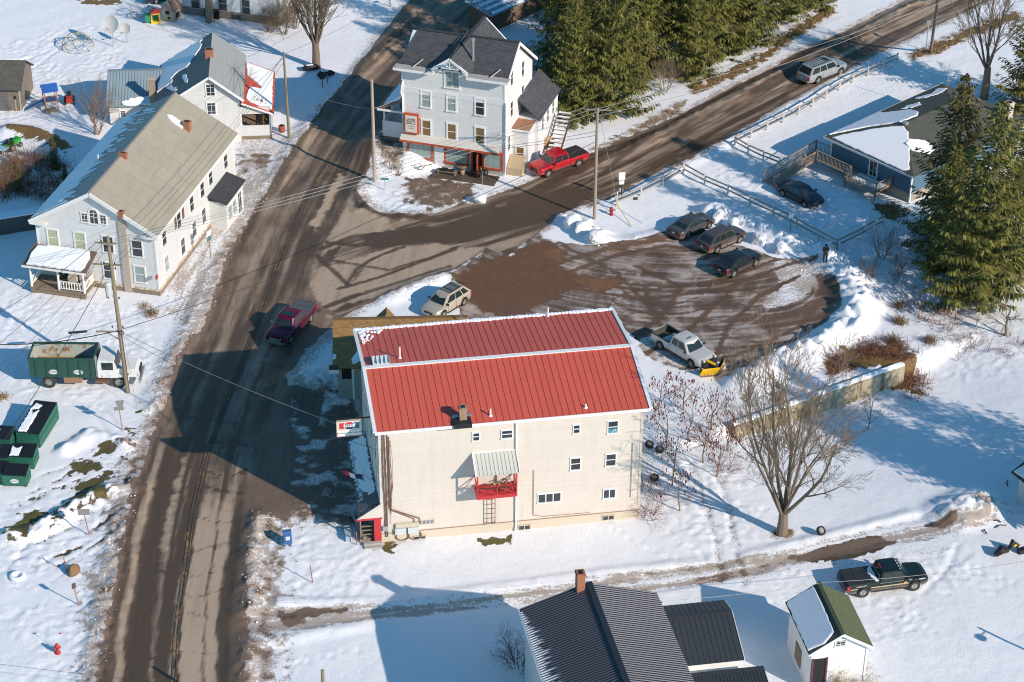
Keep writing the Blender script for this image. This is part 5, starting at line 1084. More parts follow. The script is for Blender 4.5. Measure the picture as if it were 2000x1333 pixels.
ribs_on(e1, eW+.8, 3.85, .37, .022, .04, M_blkrib); ribs_on(e2, eW+.8, 2.2, .37, .022, .04, M_blkrib); MB().bar((-.8,3.6,3.53),(eW,3.6,3.53),.35,.06).build('ridge_cap', MATS['grey_black_metal'], ex)
MB().bar((eW+.02,-.1,2.3),(eW+.02,3.6,3.45),.06,.16).bar((eW+.02,5.7,2.75),(eW+.02,3.6,3.45),.06,.16).build('rake_trim', M_oldwhite, ex)
e3 = thing('lean_to', P(1400, 1333, 1.9) + Vector((0, 0, -1.9)), R(9.5), 'small black ribbed lean-to roof at the bottom edge', 'lean-to')
MB().box(-1.3,3.0,-2.8,.3,-.3,1.9).build('wall', M_white, e3); q_ = plane_slope('roof', MATS['grey_black_metal'], e3, [(-1.6,-3.0,1.75),(3.3,-3.0,1.75),(3.3,.55,2.25),(-1.6,.55,2.25)], .07); ribs_on(q_, 4.9, 3.5, .23, .022, .04, M_blkrib); MB().bar((-1.6,.55,2.27),(3.3,.55,2.27),.3,.06).build('ridge_cap', MATS['grey_black_metal'], e3)
# ================================================================ garden shed with green roof
sh = thing('garden_shed', (18.55, 119.27, 0), R(10.48), 'small white shed with one snowy and one mossy green roof slope', 'shed')
hW, hD, hE, hR_ = 4.44, 5.57, 3.49, 4.91
MB().poly([(.3,-.3,-.3),(.3,-.3,hE+.15),(hW/2,-.3,hR_-.1),(hW-.3,-.3,hE+.15),(hW-.3,-.3,-.3)], (0, -hD+.6, 0)).build('wall', mat('shed_white', (.76,.75,.72), .7, var=.05), sh)
s1 = plane_slope('roof', M_gsh, sh, [(0,0,hE),(0,-hD,hE),(hW/2,-hD,hR_),(hW/2,0,hR_)], .09)
s2 = plane_slope('roof', shingle('mossy_green_shingles', (.115,.145,.065), (.15,.175,.09), .3, .14), sh, [(hW,-hD,hE),(hW,0,hE),(hW/2,0,hR_),(hW/2,-hD,hR_)], .09)
slh = math.hypot(hW/2, hR_-hE); snow_on(s1, [(.12,.1),(5.2,.08),(5.4,1.2),(5.0,slh-.5),(3.5,slh-.42),(2.0,slh-.35),(.15,slh-.4)], .1, .04, .3)
MB().bar((hW/2,-hD,hR_-.08),(hW,-hD,hE-.08),.06,.18).bar((hW/2,-hD,hR_-.08),(0,-hD,hE-.08),.06,.12).build('rake_trim', M_white, sh); MB().bar((hW/2,0,hR_+.02),(hW/2,-hD,hR_+.02),.26,.04).build('ridge_cap', mat('dark_green_cap', (.05,.065,.04), .9), sh)
p = hit(sh, 'y', -hD+.3, 1642, 1255); win(sh, p.x, -hD+.3, p.z-.25, 0, .62, .45, 'grid', name='window', ft=.08)
p = hit(sh, 'y', -hD+.3, 1597, 1330); MB().box(p.x-.42,p.x+.42,-hD+.26,-hD+.3,-.2,p.z+1.9).build('doorway', M_dark, sh); MB().box(p.x-.55,p.x-.42,-hD+.2,-hD+.3,-.2,p.z+1.95).box(p.x+.42,p.x+.55,-hD+.2,-hD+.3,-.2,p.z+1.95).build('door_frame', mat('maroon_frame', (.12,.03,.05), .7), sh)
MB().box(.22,.3,-3.4,-2.2,.5,1.9).build('leaning_lattice', M_wood, sh); MB().box(hW-.42,hW-.28,-hD+.24,-hD+.36,-.3,hE).build('corner_board', M_white, sh)
# ================================================================ other buildings at the edges
wh = thing('white_farmhouse', P(352, 26), R(-15.5), 'white sided house with stone foundation cut by the top edge', 'house')
M_whs = siding('pale_white_siding', (.72,.74,.76), .2, depth=.4)
MB().box(0,11.6,0,7,.9,6.5).build('wall', M_whs, wh); MB().box(-.02,11.62,-.02,7,-1.0,.9).build('foundation', M_stone, wh)
plane_slope('roof', M_dsh, wh, [(-.4,-.4,6.5),(12,-.4,6.5),(12,3.5,9),(-.4,3.5,9)], .1); plane_slope('roof', M_dsh, wh, [(12,7.4,6.5),(-.4,7.4,6.5),(-.4,3.5,9),(12,3.5,9)], .1)
for u, v in ((382,2),(435,7),(480,14)): winpx(wh, 'y', 0, u, v, .85, 1.6, 0, fm=mat('grey_brown_frame', (.30,.27,.25), .6))
MB().box(11.45,11.65,-.05,.1,.5,6.5).build('corner_board', M_white, wh); MB().box(6.0,7.0,-.04,0,.1,.6).build('cellar_window', M_glass, wh); MB().box(3.0,4.6,-.4,0,-.3,1.0).build('cellar_hatch', M_dark, wh)
bn = thing('old_barn', P(0, 216), R(-2), 'grey weathered board barn with dark shingle roof at left edge', 'barn')
M_barn = siding('barn_boards', (.20,.155,.115), .24, depth=.6, line=.5, wear=(.34,.29,.24), thr=(.5,.7))
MB().poly([(-6,0,-.3),(-6,0,2.55),(-6,2.6,4.2),(-6,5.2,2.55),(-6,5.2,-.3)], (8.2, 0, 0)).build('wall', M_barn, bn); MB().box(-.2,.9,-.06,0,0,2.2).build('door', mat('grey_door', (.13,.12,.115), .9, var=.4, scale=3), bn); MB().box(1.55,1.75,-.05,0,1.2,1.6).build('window', M_dark, bn)
MB().box(2.05,2.2,-.05,.1,-.2,2.5).box(1.6,1.68,-.06,0,0,1.3).build('corner_board', mat('pale_board', (.42,.38,.33), .9), bn)
plane_slope('roof', shingle('barn_shingles', (.10,.095,.08), (.14,.13,.11), .35, .2), bn, [(-6.3,-.4,2.4),(2.45,-.4,2.4),(2.45,2.6,4.3),(-6.3,2.6,4.3)], .1); o = plane_slope('roof', MATS['barn_shingles'], bn, [(2.45,5.6,2.4),(-6.3,5.6,2.4),(-6.3,2.6,4.3),(2.45,2.6,4.3)], .1); snow_on(o, [(.2,.2),(8.6,.2),(8.6,3.4),(.2,3.4)], .12, .05)
lb = thing('storage_shed', P(940, 56), R(48), 'long low shed with snow striped metal roof above the inn', 'shed')
MB().box(-.2,12,-1.5,1.6,-.3,2.2).build('wall', mat('brown_shed_wall', (.16,.11,.08), .9), lb); o = plane_slope('roof', mat('blue_grey_tin', (.25,.31,.36), .5), lb, [(-.5,2.0,2.7),(-.5,-1.9,2.1),(12.3,-1.9,2.1),(12.3,2.0,2.7)], .08)
for k in range(4): snow_on(o, [(.5+.95*k,.6),(.95+.95*k,.6),(.9+.95*k,12),(.6+.95*k,12)], .05, .03, .6, name='snow_streak')
gr = thing('pale_garage', P(1985, 978), R(-62), 'pale blue shaded garage corner at the right edge', 'garage')
MB().box(0,6.5,0,6.0,-.3,2.5).build('wall', siding('pale_garage_siding', (.62,.66,.68), .2, depth=.3), gr); plane_slope('roof', M_gsh, gr, [(-.5,-.5,2.45),(7,-.5,2.45),(7,3,4.2),(-.5,3,4.2)], .1)
o = plane_slope('roof', M_gsh, gr, [(-.5,6.5,2.45),(-.5,-.5,2.45),(3,3,4.2)], .1); MB().box(1.5,2.6,-.04,0,0,2.0).build('door', M_white, gr); snow_on(bpy.data.objects[gr.children[1].name], [(.2,.2),(7.2,.2),(7.0,3.7),(.4,3.7)], .1, .05)
# ---------------------------------------------------------------- vehicles
def paint(name, col, dirt=.35, metal=.25, lowdirt=True):
    """car paint with road salt and mud low on the body (object z)"""
    if name in MATS: return MATS[name]
    m, nt, b = bsdf(name)
    t = N(nt, 'ShaderNodeTexCoord'); s = N(nt, 'ShaderNodeSeparateXYZ'); nt.links.new(t.outputs['Object'], s.inputs[0])
    f = noise_n(nt, 2.2, 6, objvec(nt, (1, 1, 2.5)), .7)
    k = math_n(nt, 'ADD', sstep(nt, s.outputs[2], 1.15, .25), math_n(nt, 'MULTIPLY', math_n(nt, 'SUBTRACT', f, .5), 1.1))
    k = math_n(nt, 'MULTIPLY', sstep(nt, k, .25, 1.0), dirt)
    nt.links.new(mixc(nt, k, col, (.34, .27, .215)), b.inputs['Base Color'])
    r = N(nt, 'ShaderNodeMix'); nt.links.new(k, r.inputs[0]); r.inputs[2].default_value = .28; r.inputs[3].default_value = .8
    nt.links.new(r.outputs[0], b.inputs['Roughness']); b.inputs['Metallic'].default_value = metal; b.inputs['Coat Weight'].default_value = .25
    MATS[name] = m; return m
M_cglass = mat('car_glass', (.018, .028, .030), .05, var=.4, scale=1.5, spec=.7)
M_head = mat('headlight_glass', (.62, .63, .62), .15); M_tail = mat('taillight_red', (.45, .02, .03), .25); M_amber = mat('amber_lens', (.7, .26, .03), .3)
M_rim = mat('alloy_rim', (.42, .41, .40), .35, metal=.5, col2=(.3, .25, .2), thr=(.5, .7))
M_trim = mat('black_trim', (.025, .025, .027), .55); M_under = mat('underbody', (.02, .019, .018), .9)
WHEELS = {}
def wheel(parent, x, y, r, w, side):
    key = (round(r, 3), round(w, 3))
    if key not in WHEELS:
        t = MB(); pr = [(r*.62,-w/2),(r*.93,-w/2),(r,-w*.36),(r,w*.36),(r*.93,w/2),(r*.62,w/2)]; n = 20; V = []; F = []
        for a, h in pr:
            for k in range(n): q = 2*math.pi*k/n; V.append((a*math.cos(q), h, a*math.sin(q)))
        m_ = len(pr)
        for i in range(m_):
            for k in range(n): F.append((i*n+k, i*n+(k+1)%n, ((i+1)%m_)*n+(k+1)%n, ((i+1)%m_)*n+k))
        t.add(V, F); tm_ = t.mesh('tyre', M_rubber)
        d = MB(); d.lathe([(r*.63,-w*.3),(r*.63,w*.3),(r*.5,w*.36),(r*.14,w*.30),(r*.12,w*.42),(.02,w*.42)], 18, axis='y')
        for k in range(6):
            q = 2*math.pi*k/6; d.bar((.1*r*math.cos(q), w*.40, .1*r*math.sin(q)), (.58*r*math.cos(q), w*.40, .58*r*math.sin(q)), .07*r*2, .03)
        h = MB()
        for k in range(6):
            q = 2*math.pi*(k+.5)/6; h.lathe([(.085*r/.35*.5,0),(.06*r/.35*.5,.006)], 6, (.40*r*math.cos(q), w*.385, .40*r*math.sin(q)), 'y')
        WHEELS[key] = (tm_, d.mesh('rim', M_rim), h.mesh('rim_hole', M_black))
    a, b_, c = WHEELS[key]
    o = bpy.data.objects.new('wheel', None); COL.objects.link(o); o.parent = parent; o.location = (x, y, r); o.empty_display_size = .1
    if side < 0: o.rotation_euler = (0, 0, math.pi)
    link('tyre', a, o); rb = link('rim', b_, o); return o
def section(w, zb, zt, crown, inner=None, r=.1):
    """half section of a body as (y,z), from the centre line over the top, down the side to the sill"""
    if inner is None:
        top = [(0, zt+crown), (w*.55, zt+crown*.75), (w-.16, zt+crown*.15), (w-.06, zt-.03)]
    else: top = [(0, inner), (w-.13, inner), (w-.12, zt), (w-.04, zt-.005)]
    h = zt - zb
    return top + [(w-.005, zt-.10 if h > .25 else zt-.3*h), (w+.012, zb+h*.55), (w, zb+h*.3), (w-.03, zb+.06*h), (w-.10, zb)]
def loft(secs, close=True):
    V = []; F = []; n = len(secs[0][1]); m_ = 2*n - 1
    for x_, pts in secs:
        ring = [(x_, y_, z_) for y_, z_ in pts] + [(x_, -y_, z_) for y_, z_ in pts[:0:-1]]
        V += ring
    for i in range(len(secs)-1):
        for k in range(m_):
            k2 = (k+1) % m_; F.append((i*m_+k, i*m_+k2, (i+1)*m_+k2, (i+1)*m_+k))
    F.append(tuple(range(m_))); F.append(tuple((len(secs)-1)*m_+k for k in range(m_-1, -1, -1)))
    return V, F
def interp(tab, x_):
    for (a, va), (b_, vb) in zip(tab[:-1], tab[1:]):
        if a <= x_ <= b_: return va + (vb-va)*((x_-a)/(b_-a) if b_ > a else 0)
    return tab[0][1] if x_ < tab[0][0] else tab[-1][1]
def car(name, label, pts, spec, pm, group=None, cat='car', extras=None, zoff=0.0):
    """pts: ground points (rear, front) of the centre line; local +x is forward, origin midway between the axles"""
    s = dict(L=4.7, W=1.84, wb=2.75, fo=.95, wr=.34, tw=.23, belt=.95, roof=1.46, kind='sedan', sill=.22, tint=M_cglass, trim=None); s.update(spec)
    a, b_ = pts; mid = (a + b_) / 2; head = math.atan2(b_.y - a.y, b_.x - a.x)
    root = thing(name, (mid.x, mid.y, T(mid.x, mid.y) + zoff), head, label, cat, group)
    L, hw, wb, wr, belt, roof = s['L'], s['W']/2, s['wb'], s['wr'], s['belt'], s['roof']
    xf = wb/2 + s['fo']; xr = xf - L; pick = s['kind'] == 'pickup'
    # stations
    xs = set(np.round(np.linspace(xr, xf, 26), 3)); ar = wr + .085
    for c in (-wb/2, wb/2): xs |= set(np.round(c + ar*np.cos(np.linspace(0, math.pi, 9)), 3))
    if pick: xs |= {round(xr+.07,3), round(xr+.072,3), round(s['cabr']-.02,3), round(s['cabr']-.018,3)}
    secs = []
    tops = s['top']                                              # [(x offset from front, height)]
    tt = sorted([(xf - d, h) for d, h in tops])
    for x_ in sorted(xs):
        e0, e1 = (xf - x_), (x_ - xr)
        w_ = hw * (1 - .16*max(0, 1-e0/.55)**2 - (.06 if pick else .13)*max(0, 1-e1/.5)**2)
        zt = interp(tt, x_); zb = s['sill'] + .10*max(0, 1-e0/.4) + .08*max(0, 1-e1/.4)
        for c in (-wb/2, wb/2):
            d = abs(x_ - c)
            if d < ar + .001: zb = max(zb, wr + math.sqrt(max(0, ar*ar - d*d)))
        zb = min(zb, zt - .06); inner = None
        if pick and xr+.071 < x_ < s['cabr']-.019: inner = s.get('bedfloor', .62)
        secs.append((x_, section(w_, zb, zt, .05 if inner is None else 0, inner)))
    V, F = loft(secs); body = MB().add(V, F).build('body', pm, root)
    MB().box(xr+.25, xf-.25, -hw+.30, hw-.30, s['sill']-.02, (.6 if pick else belt-.25)).build('underbody', M_under, body)
    # cabin: base ring at the belt, roof ring
    g = s['cab']                                                 # windscreen base, roof front, roof rear, rear glass base (distance from front)
    x0, x1, x2, x3 = [xf - d for d in g]; wbase = hw - .05; wroof = hw - s.get('tumble', .22)
    zb_ = belt - .04
    def ring(f): # f 0..1
        return [(x0+(x1-x0)*f, wbase+(wroof-wbase)*f), (x3+(x2-x3)*f, wbase+(wroof-wbase)*f)]
    V = []; lv = [(0, zb_), (.5, zb_+(roof-zb_)*.5), (.9, zb_+(roof-zb_)*.93), (1.0, roof-.005)]
    for f_, z_ in lv:
        (xa, wa), (xb, wb2) = ring(f_)
        if f_ == 1.0: xa -= .08; xb += .08; wa -= .07; wb2 -= .07
        V += [(xa,-wa*.88,z_),(xa+.05,0,z_),(xa,wa*.88,z_),(xa-.10,wa,z_),((xa+xb)/2,wa+.01,z_),(xb+.06,wb2,z_),(xb,wb2*.88,z_),(xb-.02,0,z_),(xb,-wb2*.88,z_),(xb+.06,-wb2,z_),((xa+xb)/2,-wb2-.01,z_),(xa-.10,-wa,z_)]
    n = 12; F = []
    for i in range(3):
        for k in range(n): F.append((i*n+k, i*n+(k+1)%n, (i+1)*n+(k+1)%n, (i+1)*n+k))
    V.append(((x1+x2)/2, 0, roof+.035)); F += [(3*n+k, 3*n+(k+1)%n, 4*n) for k in range(n)]
    cab = MB().add(V, F).build('cabin', pm, root)
    tint = s['tint']; hgt = roof - zb_
    def sidept(x_, f, sd): return Vector((x_, sd*(wbase+(wroof-wbase)*f+.022), zb_+hgt*f))
    def edge(f, end): (xa, _), (xb, _) = ring(f); return xa if end else xb
    # windscreen and rear window
    def screen(f0, f1, end, inset):
        pts_ = []
        for f, sgn in ((f0,-1),(f0,1),(f1,1),(f1,-1)):
            xe = edge(f, end); w_ = (wbase+(wroof-wbase)*f) - inset; pts_.append(Vector((xe + (.035 if end else -.035), sgn*w_, zb_+hgt*f*(.97 if f > .5 else 1))))
        c0 = (pts_[0]+pts_[1])/2 + Vector((.035 if end else -.012, 0, .0)); c1 = (pts_[2]+pts_[3])/2 + Vector((.035 if end else -.012, 0, .0))
        m_ = MB(); m_.add([pts_[0], c0, pts_[1], pts_[2], c1, pts_[3]], [(0,1,4,5),(1,2,3,4)]); return m_
    screen(.12, .93, True, .13).build('windscreen', M_cglass, cab, fix=False); screen(.16 if not pick else .25, .90, False, .16).build('rear_window', tint, cab, fix=False)
    for sd in (-1, 1):
        cuts = s['win']                                          # fractions along the side between rear (0) and front (1)
        for i, (u0, u1) in enumerate(cuts):
            q = []
            for u, f in ((u0,.16),(u1,.16),(u1,.86),(u0,.86)):
                xa, xb = edge(f, True) - .16, edge(f, False) + .12; q.append(sidept(xb+(xa-xb)*u, f, sd))
            (MB().add(q, [(0,1,2,3)] if sd < 0 else [(3,2,1,0)])).build('side_window', tint if i < len(cuts)-1 else M_cglass, cab, fix=False)
        for xd in s['doors']:                                    # shut lines and handles
            x_ = xf - xd; MB().box(x_-.008, x_+.008, sd*(hw+.014)-.004, sd*(hw+.014)+.004, s['sill']+.12, belt-.06).build('door_seam', M_black, body)
            MB().box(x_+.12, x_+.30, sd*(hw+.01)-.02, sd*(hw+.01)+.025, belt-.16, belt-.12).build('door_handle', s['trim'] or pm, body)
        mx = edge(.15, True) - .18; mr = MB(); mr.box(mx-.06, mx+.05, sd*(hw+.10)-.10, sd*(hw+.10)+.11, belt+.03, belt+.20); mr.bar((mx, sd*hw*.98, belt+.02), (mx, sd*(hw+.1), belt+.08), .05); mr.build('mirror', s.get('mirror', M_trim), body)
        hl = MB(); zh = interp(tt, xf-.1); wf = hw*.84
        hl.poly([(xf-.03, sd*(wf-.34), zh-.10), (xf-.03, sd*(wf-.34), zh-.27), (xf-.09, sd*(wf-.02), zh-.29), (xf-.20, sd*(wf+.045), zh-.26), (xf-.22, sd*(wf+.045), zh-.12), (xf-.09, sd*(wf-.02), zh-.10)], (.035, 0, .015)); hl.build('headlight', M_head, body)
        zr = interp(tt, xr+.1); tl = MB(); wt = hw*(.93 if pick else .86)
        z0_, z1_ = (zr-.42, zr-.06) if pick or s['kind'] == 'suv' else (zr-.26, zr-.06)
        tl.box(xr-.02, xr+.16, sd*wt-.07 if sd > 0 else sd*wt-.06, sd*wt+.06 if sd > 0 else sd*wt+.07, z0_, z1_); tl.build('taillight', M_tail, body)
        for c in (-wb/2, wb/2): wheel(root, c, sd*(hw-s['tw']/2+.01), wr, s['tw'], sd)
        MB().box(-wb/2+ar+.02, wb/2-ar-.02, sd*(hw-.02)-.03, sd*(hw-.02)+.03, s['sill']-.03, s['sill']+.09).build('rocker_trim', M_trim, body)
    zf = interp(tt, xf-.05); bm_ = s.get('bumper', pm)
    MB().poly([(xf-.12,-hw*.86,.34),(xf+.03,-hw*.55,.34),(xf+.05,0,.34),(xf+.03,hw*.55,.34),(xf-.12,hw*.86,.34)], (0,0,.24)).build('front_bumper', bm_, body)
    MB().box(xf-.06, xf+.045, -hw*.48, hw*.48, zf-.30 if not pick else zf-.42, zf-.12).build('grille', s.get('grille', M_trim), body)
    MB().poly([(xr+.1,-hw*.90,.42),(xr-.05,-hw*.75,.42),(xr-.07,0,.42),(xr-.05,hw*.75,.42),(xr+.1,hw*.90,.42)], (0,0,.20)).build('rear_bumper', s.get('rbumper', bm_), body)
    MB().box(xr-.075, xr-.062, -.16, .16, .66, .8).build('licence_plate', M_white, body)
    if s.get('rails'):
        for sd in (-1, 1): MB().bar((x1-.25, sd*(wroof-.10), roof+.06), (x2+.2, sd*(wroof-.10), roof+.06), .045).build('roof_rail', s['rails'], cab)
    info = dict(root=root, body=body, cab=cab, xf=xf, xr=xr, hw=hw, belt=belt, roof=roof, x=(x0,x1,x2,x3), wroof=wroof)
    if extras: extras(info)
    return info
PICK = dict(kind='pickup', L=5.85, W=2.02, wb=3.65, fo=1.0, wr=.40, tw=.27, belt=1.14, roof=1.88, sill=.42, top=[(0,.98),(.25,1.06),(1.45,1.14),(1.6,1.14),(5.85,1.16)], cab=(1.35,2.05,3.45,3.65), win=((.05,.44),(.50,.97)), doors=(1.62,2.65,3.6), tumble=.26)
def pk(**k):
    d = dict(PICK); d.update(k); d['cabr'] = d['wb']/2 + d['fo'] - d['cab'][3] + .04; return d
SEDAN = dict(kind='sedan', L=4.75, W=1.84, wb=2.78, fo=.93, wr=.335, belt=.93, roof=1.45, top=[(0,.68),(.2,.78),(1.15,.93),(1.3,.93),(3.9,.96),(4.5,.98),(4.75,.88)], cab=(1.0,1.95,2.95,4.3), win=((.12,.30),(.33,.58),(.61,.96)), doors=(1.5,2.5,3.35), tumble=.29)
SUV = dict(kind='suv', L=4.75, W=1.88, wb=2.82, fo=.92, wr=.365, belt=1.04, roof=1.66, sill=.27, top=[(0,.78),(.2,.90),(1.15,1.04),(4.6,1.06),(4.75,1.0)], cab=(1.0,1.85,3.85,4.62), win=((.05,.27),(.31,.60),(.63,.96)), doors=(1.5,2.55,3.45), tumble=.29)
BIG = dict(SUV, L=5.65, W=2.01, wb=3.30, fo=1.0, wr=.40, tw=.26, belt=1.16, roof=1.9, sill=.36, top=[(0,.98),(.25,1.06),(1.4,1.16),(5.5,1.16),(5.65,1.1)], cab=(1.3,1.95,5.0,5.55), win=((.03,.31),(.345,.60),(.635,.97)), doors=(1.6,2.7,3.65), tumble=.22)
def heads(rear_px, front_px, side, hw):
    """centre line from the visible wheels' ground contact points; side=+1 if the visible side is the car's left"""
    a, b_ = G(*rear_px), G(*front_px); d = (b_ - a); d.z = 0; d.normalize(); n = Vector((-d.y, d.x, 0)); off = -side * (hw - .1)
    return (a + n * off, b_ + n * off)
def slid(pts, wb):
    m_ = (pts[0] + pts[1]) / 2; d = (pts[1] - pts[0]).normalized(); return (m_ - d*wb/2, m_ + d*wb/2)
def tonneau(m, snow=False):
    def f(i):
        x0, x1 = i['xr']+.06, i['x'][3]+.0; hw = i['hw']-.05; z_ = 1.165
        o = MB().box(x0, x1, -hw, hw, z_-.02, z_+.035).build('bed_cover', m, i['body'])
        for k in (1, 2): MB().box(x0+(x1-x0)*k/3-.012, x0+(x1-x0)*k/3+.012, -hw, hw, z_+.035, z_+.045).build('cover_seam', M_black, o)
        if snow:
            sp = snow_on(o, [(x1-.06,-hw+.05),(x1-.06,hw-.1),(x1-.25,hw-.15),(x1-.5,.3),(x1-.45,-.3),(x1-.3,-hw+.1)], .07, .03, .2); sp.location.z = z_+.035
    return f
M_tono = mat('grey_vinyl', (.085,.095,.10), .6, var=.15)
M_tonb = mat('black_vinyl', (.03,.031,.033), .55)
# maroon pickup driving down the shaded road
def ribbed(i):
    for k in range(7): MB().box(i['x'][2]+.1, i['x'][1]-.75, -.55+.18*k-.02, -.55+.18*k+.02, i['roof']+.012, i['roof']+.04).build('roof_rib', mat('maroon_rib', (.16,.015,.05), .35), i['cab'])
    tonneau(M_tono)(i); MB().box(i['x'][1]-.65, i['x'][1]-.06, -.6, .6, i['roof']+.02, i['roof']+.038).build('dark_sunroof', M_cglass, i['cab'])
pts = slid(heads((610,626), (564,675), 1, 1.0), 3.65); paint('maroon_paint', (.105,.006,.03), .3)
car('pickup_truck', 'maroon pickup with grey bed cover driving down the shaded road', pts, pk(bumper=M_chrome, grille=M_chrome, mirror=M_chrome), MATS['maroon_paint'], extras=ribbed, cat='pickup')
pts = slid(heads((1129,323), (1071,346), 1, 1.0), 3.65)
car('pickup_truck', 'bright red pickup with black bed cover parked beside the inn', pts, pk(bumper=paint('red_paint', (.52,.012,.022), .45), grille=M_trim), MATS['red_paint'], extras=tonneau(M_tonb), cat='pickup')
# silver-white plough truck
M_yel = mat('plough_yellow', (.78,.47,.01), .5, col2=(.35,.2,.05), thr=(.68,.75), scale=10)
def plough(i):
    bl_ = MB().box(i['xr']+.09, i['x'][3]-.02, -i['hw']+.15, i['hw']-.15, .623, .64).box(i['xr']+.074, i['xr']+.10, -i['hw']+.14, i['hw']-.14, .64, 1.16).box(i['x'][3]-.05, i['x'][3]-.03, -i['hw']+.14, i['hw']-.14, .64, 1.15).build('bed_liner', mat('bed_liner', (.06,.058,.05), .8), i['body'])
    for sd in (-1, 1): MB().box(i['xr']+.07, i['x'][3]-.02, sd*(i['hw']-.08)-.06, sd*(i['hw']-.08)+.06, 1.162, 1.18).box(i['xr']+.09, i['x'][3]-.05, sd*(i['hw']-.145)-.012, sd*(i['hw']-.145)+.008, .64, 1.15).build('bed_rail', M_tonb, i['body'])
    MB().box(i['xr']+.0, i['xr']+.09, -i['hw']+.12, i['hw']-.12, 1.162, 1.18).build('tailgate_cap', M_tonb, i['body'])
    MB().box(i['x'][1]-.32,i['x'][1]-.24,-.25,.25,i['roof']+.02,i['roof']+.05).build('cab_light', M_trim, i['cab'])
    pl = thing('snow_plough', i['root'].location, i['root'].rotation_euler[2], 'yellow V shaped snow plough on the front of the silver pickup', 'plough')
    xf = i['xf'] + .85
    for sd in (-1, 1):
        mb = MB(); n = 8; V = []; F = []
        for k in range(n+1):
            f = k/n; z_ = .08 + .78*f; c = .16*math.cos(math.pi*f*.9+.2) - .04
            for yy, xx in ((.03*sd, xf+.35), (1.32*sd, xf-.35)): V.append((xx - c, yy, z_)); V.append((xx - c - .03, yy, z_))
        for k in range(n):
            b0 = 4*k; F += [(b0, b0+2, b0+6, b0+4), (b0+1, b0+5, b0+7, b0+3), (b0, b0+4, b0+5, b0+1), (b0+2, b0+3, b0+7, b0+6)]
        F += [(0,1,3,2), (4*n, 4*n+2, 4*n+3, 4*n+1)]
        bl2 = MB().add(V, F).build('blade', M_yel, pl)
        mb = MB()
        for k in range(5): yy = (.2+.26*k)*sd; mb.box(xf+.18-.53*abs(yy), xf+.26-.53*abs(yy), yy-.03, yy+.03, .1, .8)
        mb.build('blade_rib', M_trim, pl); MB().bar((xf+.42,.03*sd,.07),(xf-.28,1.32*sd,.07),.04,.14).build('cutting_edge', M_rust, pl)
    mb = MB(); mb.bar((i['xf']-.2,-.45,.5),(xf+.2,-.1,.35),.1); mb.bar((i['xf']-.2,.45,.5),(xf+.2,.1,.35),.1); mb.box(i['xf']+.02,i['xf']+.25,-.75,.75,.45,.95); mb.build('lift_frame', M_trim, pl)
    MB().bar((i['xf']+.1,-.3,1.0),(xf-.1,.1,.75),.14).build('lift_arm', M_yel, pl)
    for sd in (-1, 1): MB().box(i['xf']+.05,i['xf']+.2,sd*.62-.1,sd*.62+.1,.98,1.14).build('plough_light', M_head, pl); MB().tube([(xf-.36,1.3*sd,.8),(xf-.36,1.3*sd,1.5)], .015, 5).build('guide_rod', M_trim, pl)
    return
pts = slid(heads((1286,681), (1354,721), -1, 1.0), 3.65)
car('pickup_truck', 'silver white pickup with an open bed and yellow plough blade', pts, pk(bumper=M_chrome, grille=M_trim, bedfloor=.62, mirror=M_trim), paint('silver_white_paint', (.56,.555,.53), .3, .15), extras=plough, cat='pickup')
# black pickup with a tan stripe
def stripe(i):
    tonneau(M_tonb, True)(i)
    tan = mat('tan_stripe', (.46,.36,.25), .6, var=.3, scale=8)
    for sd in (-1, 1):
        MB().box(i['xr']+.2, i['xr']+.72, sd*(i['hw']+.012)-.004, sd*(i['hw']+.012)+.006, .80, .87).box(i['xr']+1.72, i['xf']-1.5, sd*(i['hw']+.012)-.004, sd*(i['hw']+.012)+.008, .78, .87).build('tan_stripe', tan, i['body'])
        f = MB(); xc = i['xf']-1.75
        f.poly([(xc+(.15 if k % 2 == 0 else .10)*math.cos(math.pi*k/6), 0, .88+(.15 if k % 2 == 0 else .10)*math.sin(math.pi*k/6)) for k in range(12)], (0,.006,0)); f.build('door_badge', mat('gold_badge', (.55,.34,.10), .5), i['body'], (0, sd*(i['hw']+.016) - (.006 if sd < 0 else 0), 0))
        text(i['body'], 'SHERIFF', .17, (i['xr']+1.0, sd*(i['hw']+.016), 1.03), (R(90), 0, 0 if sd < 0 else R(180)), mat('pale_letters', (.6,.6,.58), .6), sx=1.3)
    for k in range(5): MB().box(i['x'][1]-.10,i['x'][1]-.02,-.62+.31*k-.05,-.62+.31*k+.05,i['roof']+.005,i['roof']+.045).build('roof_marker_light', M_head, i['cab'])
    MB().box(i['x'][2]+.02,i['x'][2]+.08,-.25,.25,i['roof']+.0,i['roof']+.04).build('brake_light', M_tail, i['cab'])
    f = MB()
    for zz in (.55,.8,1.05): f.bar((i['xr']-.14,-.8,zz),(i['xr']-.14,.8,zz),.04)
    for yy in (-.8,0,.8): f.bar((i['xr']-.14,yy,.5),(i['xr']-.14,yy,1.08),.04)
    f.build('rear_guard', M_trim, i['body'])
pts = slid(heads((1683,1167), (1786,1153), -1, 1.0), 3.8)
car('pickup_truck', 'black pickup with tan side stripe and muddy sides beside the garden shed', pts, pk(wb=3.8, L=6.0, wr=.42, bumper=M_chrome), paint('black_green_paint', (.012,.024,.024), .8), extras=stripe, cat='pickup')
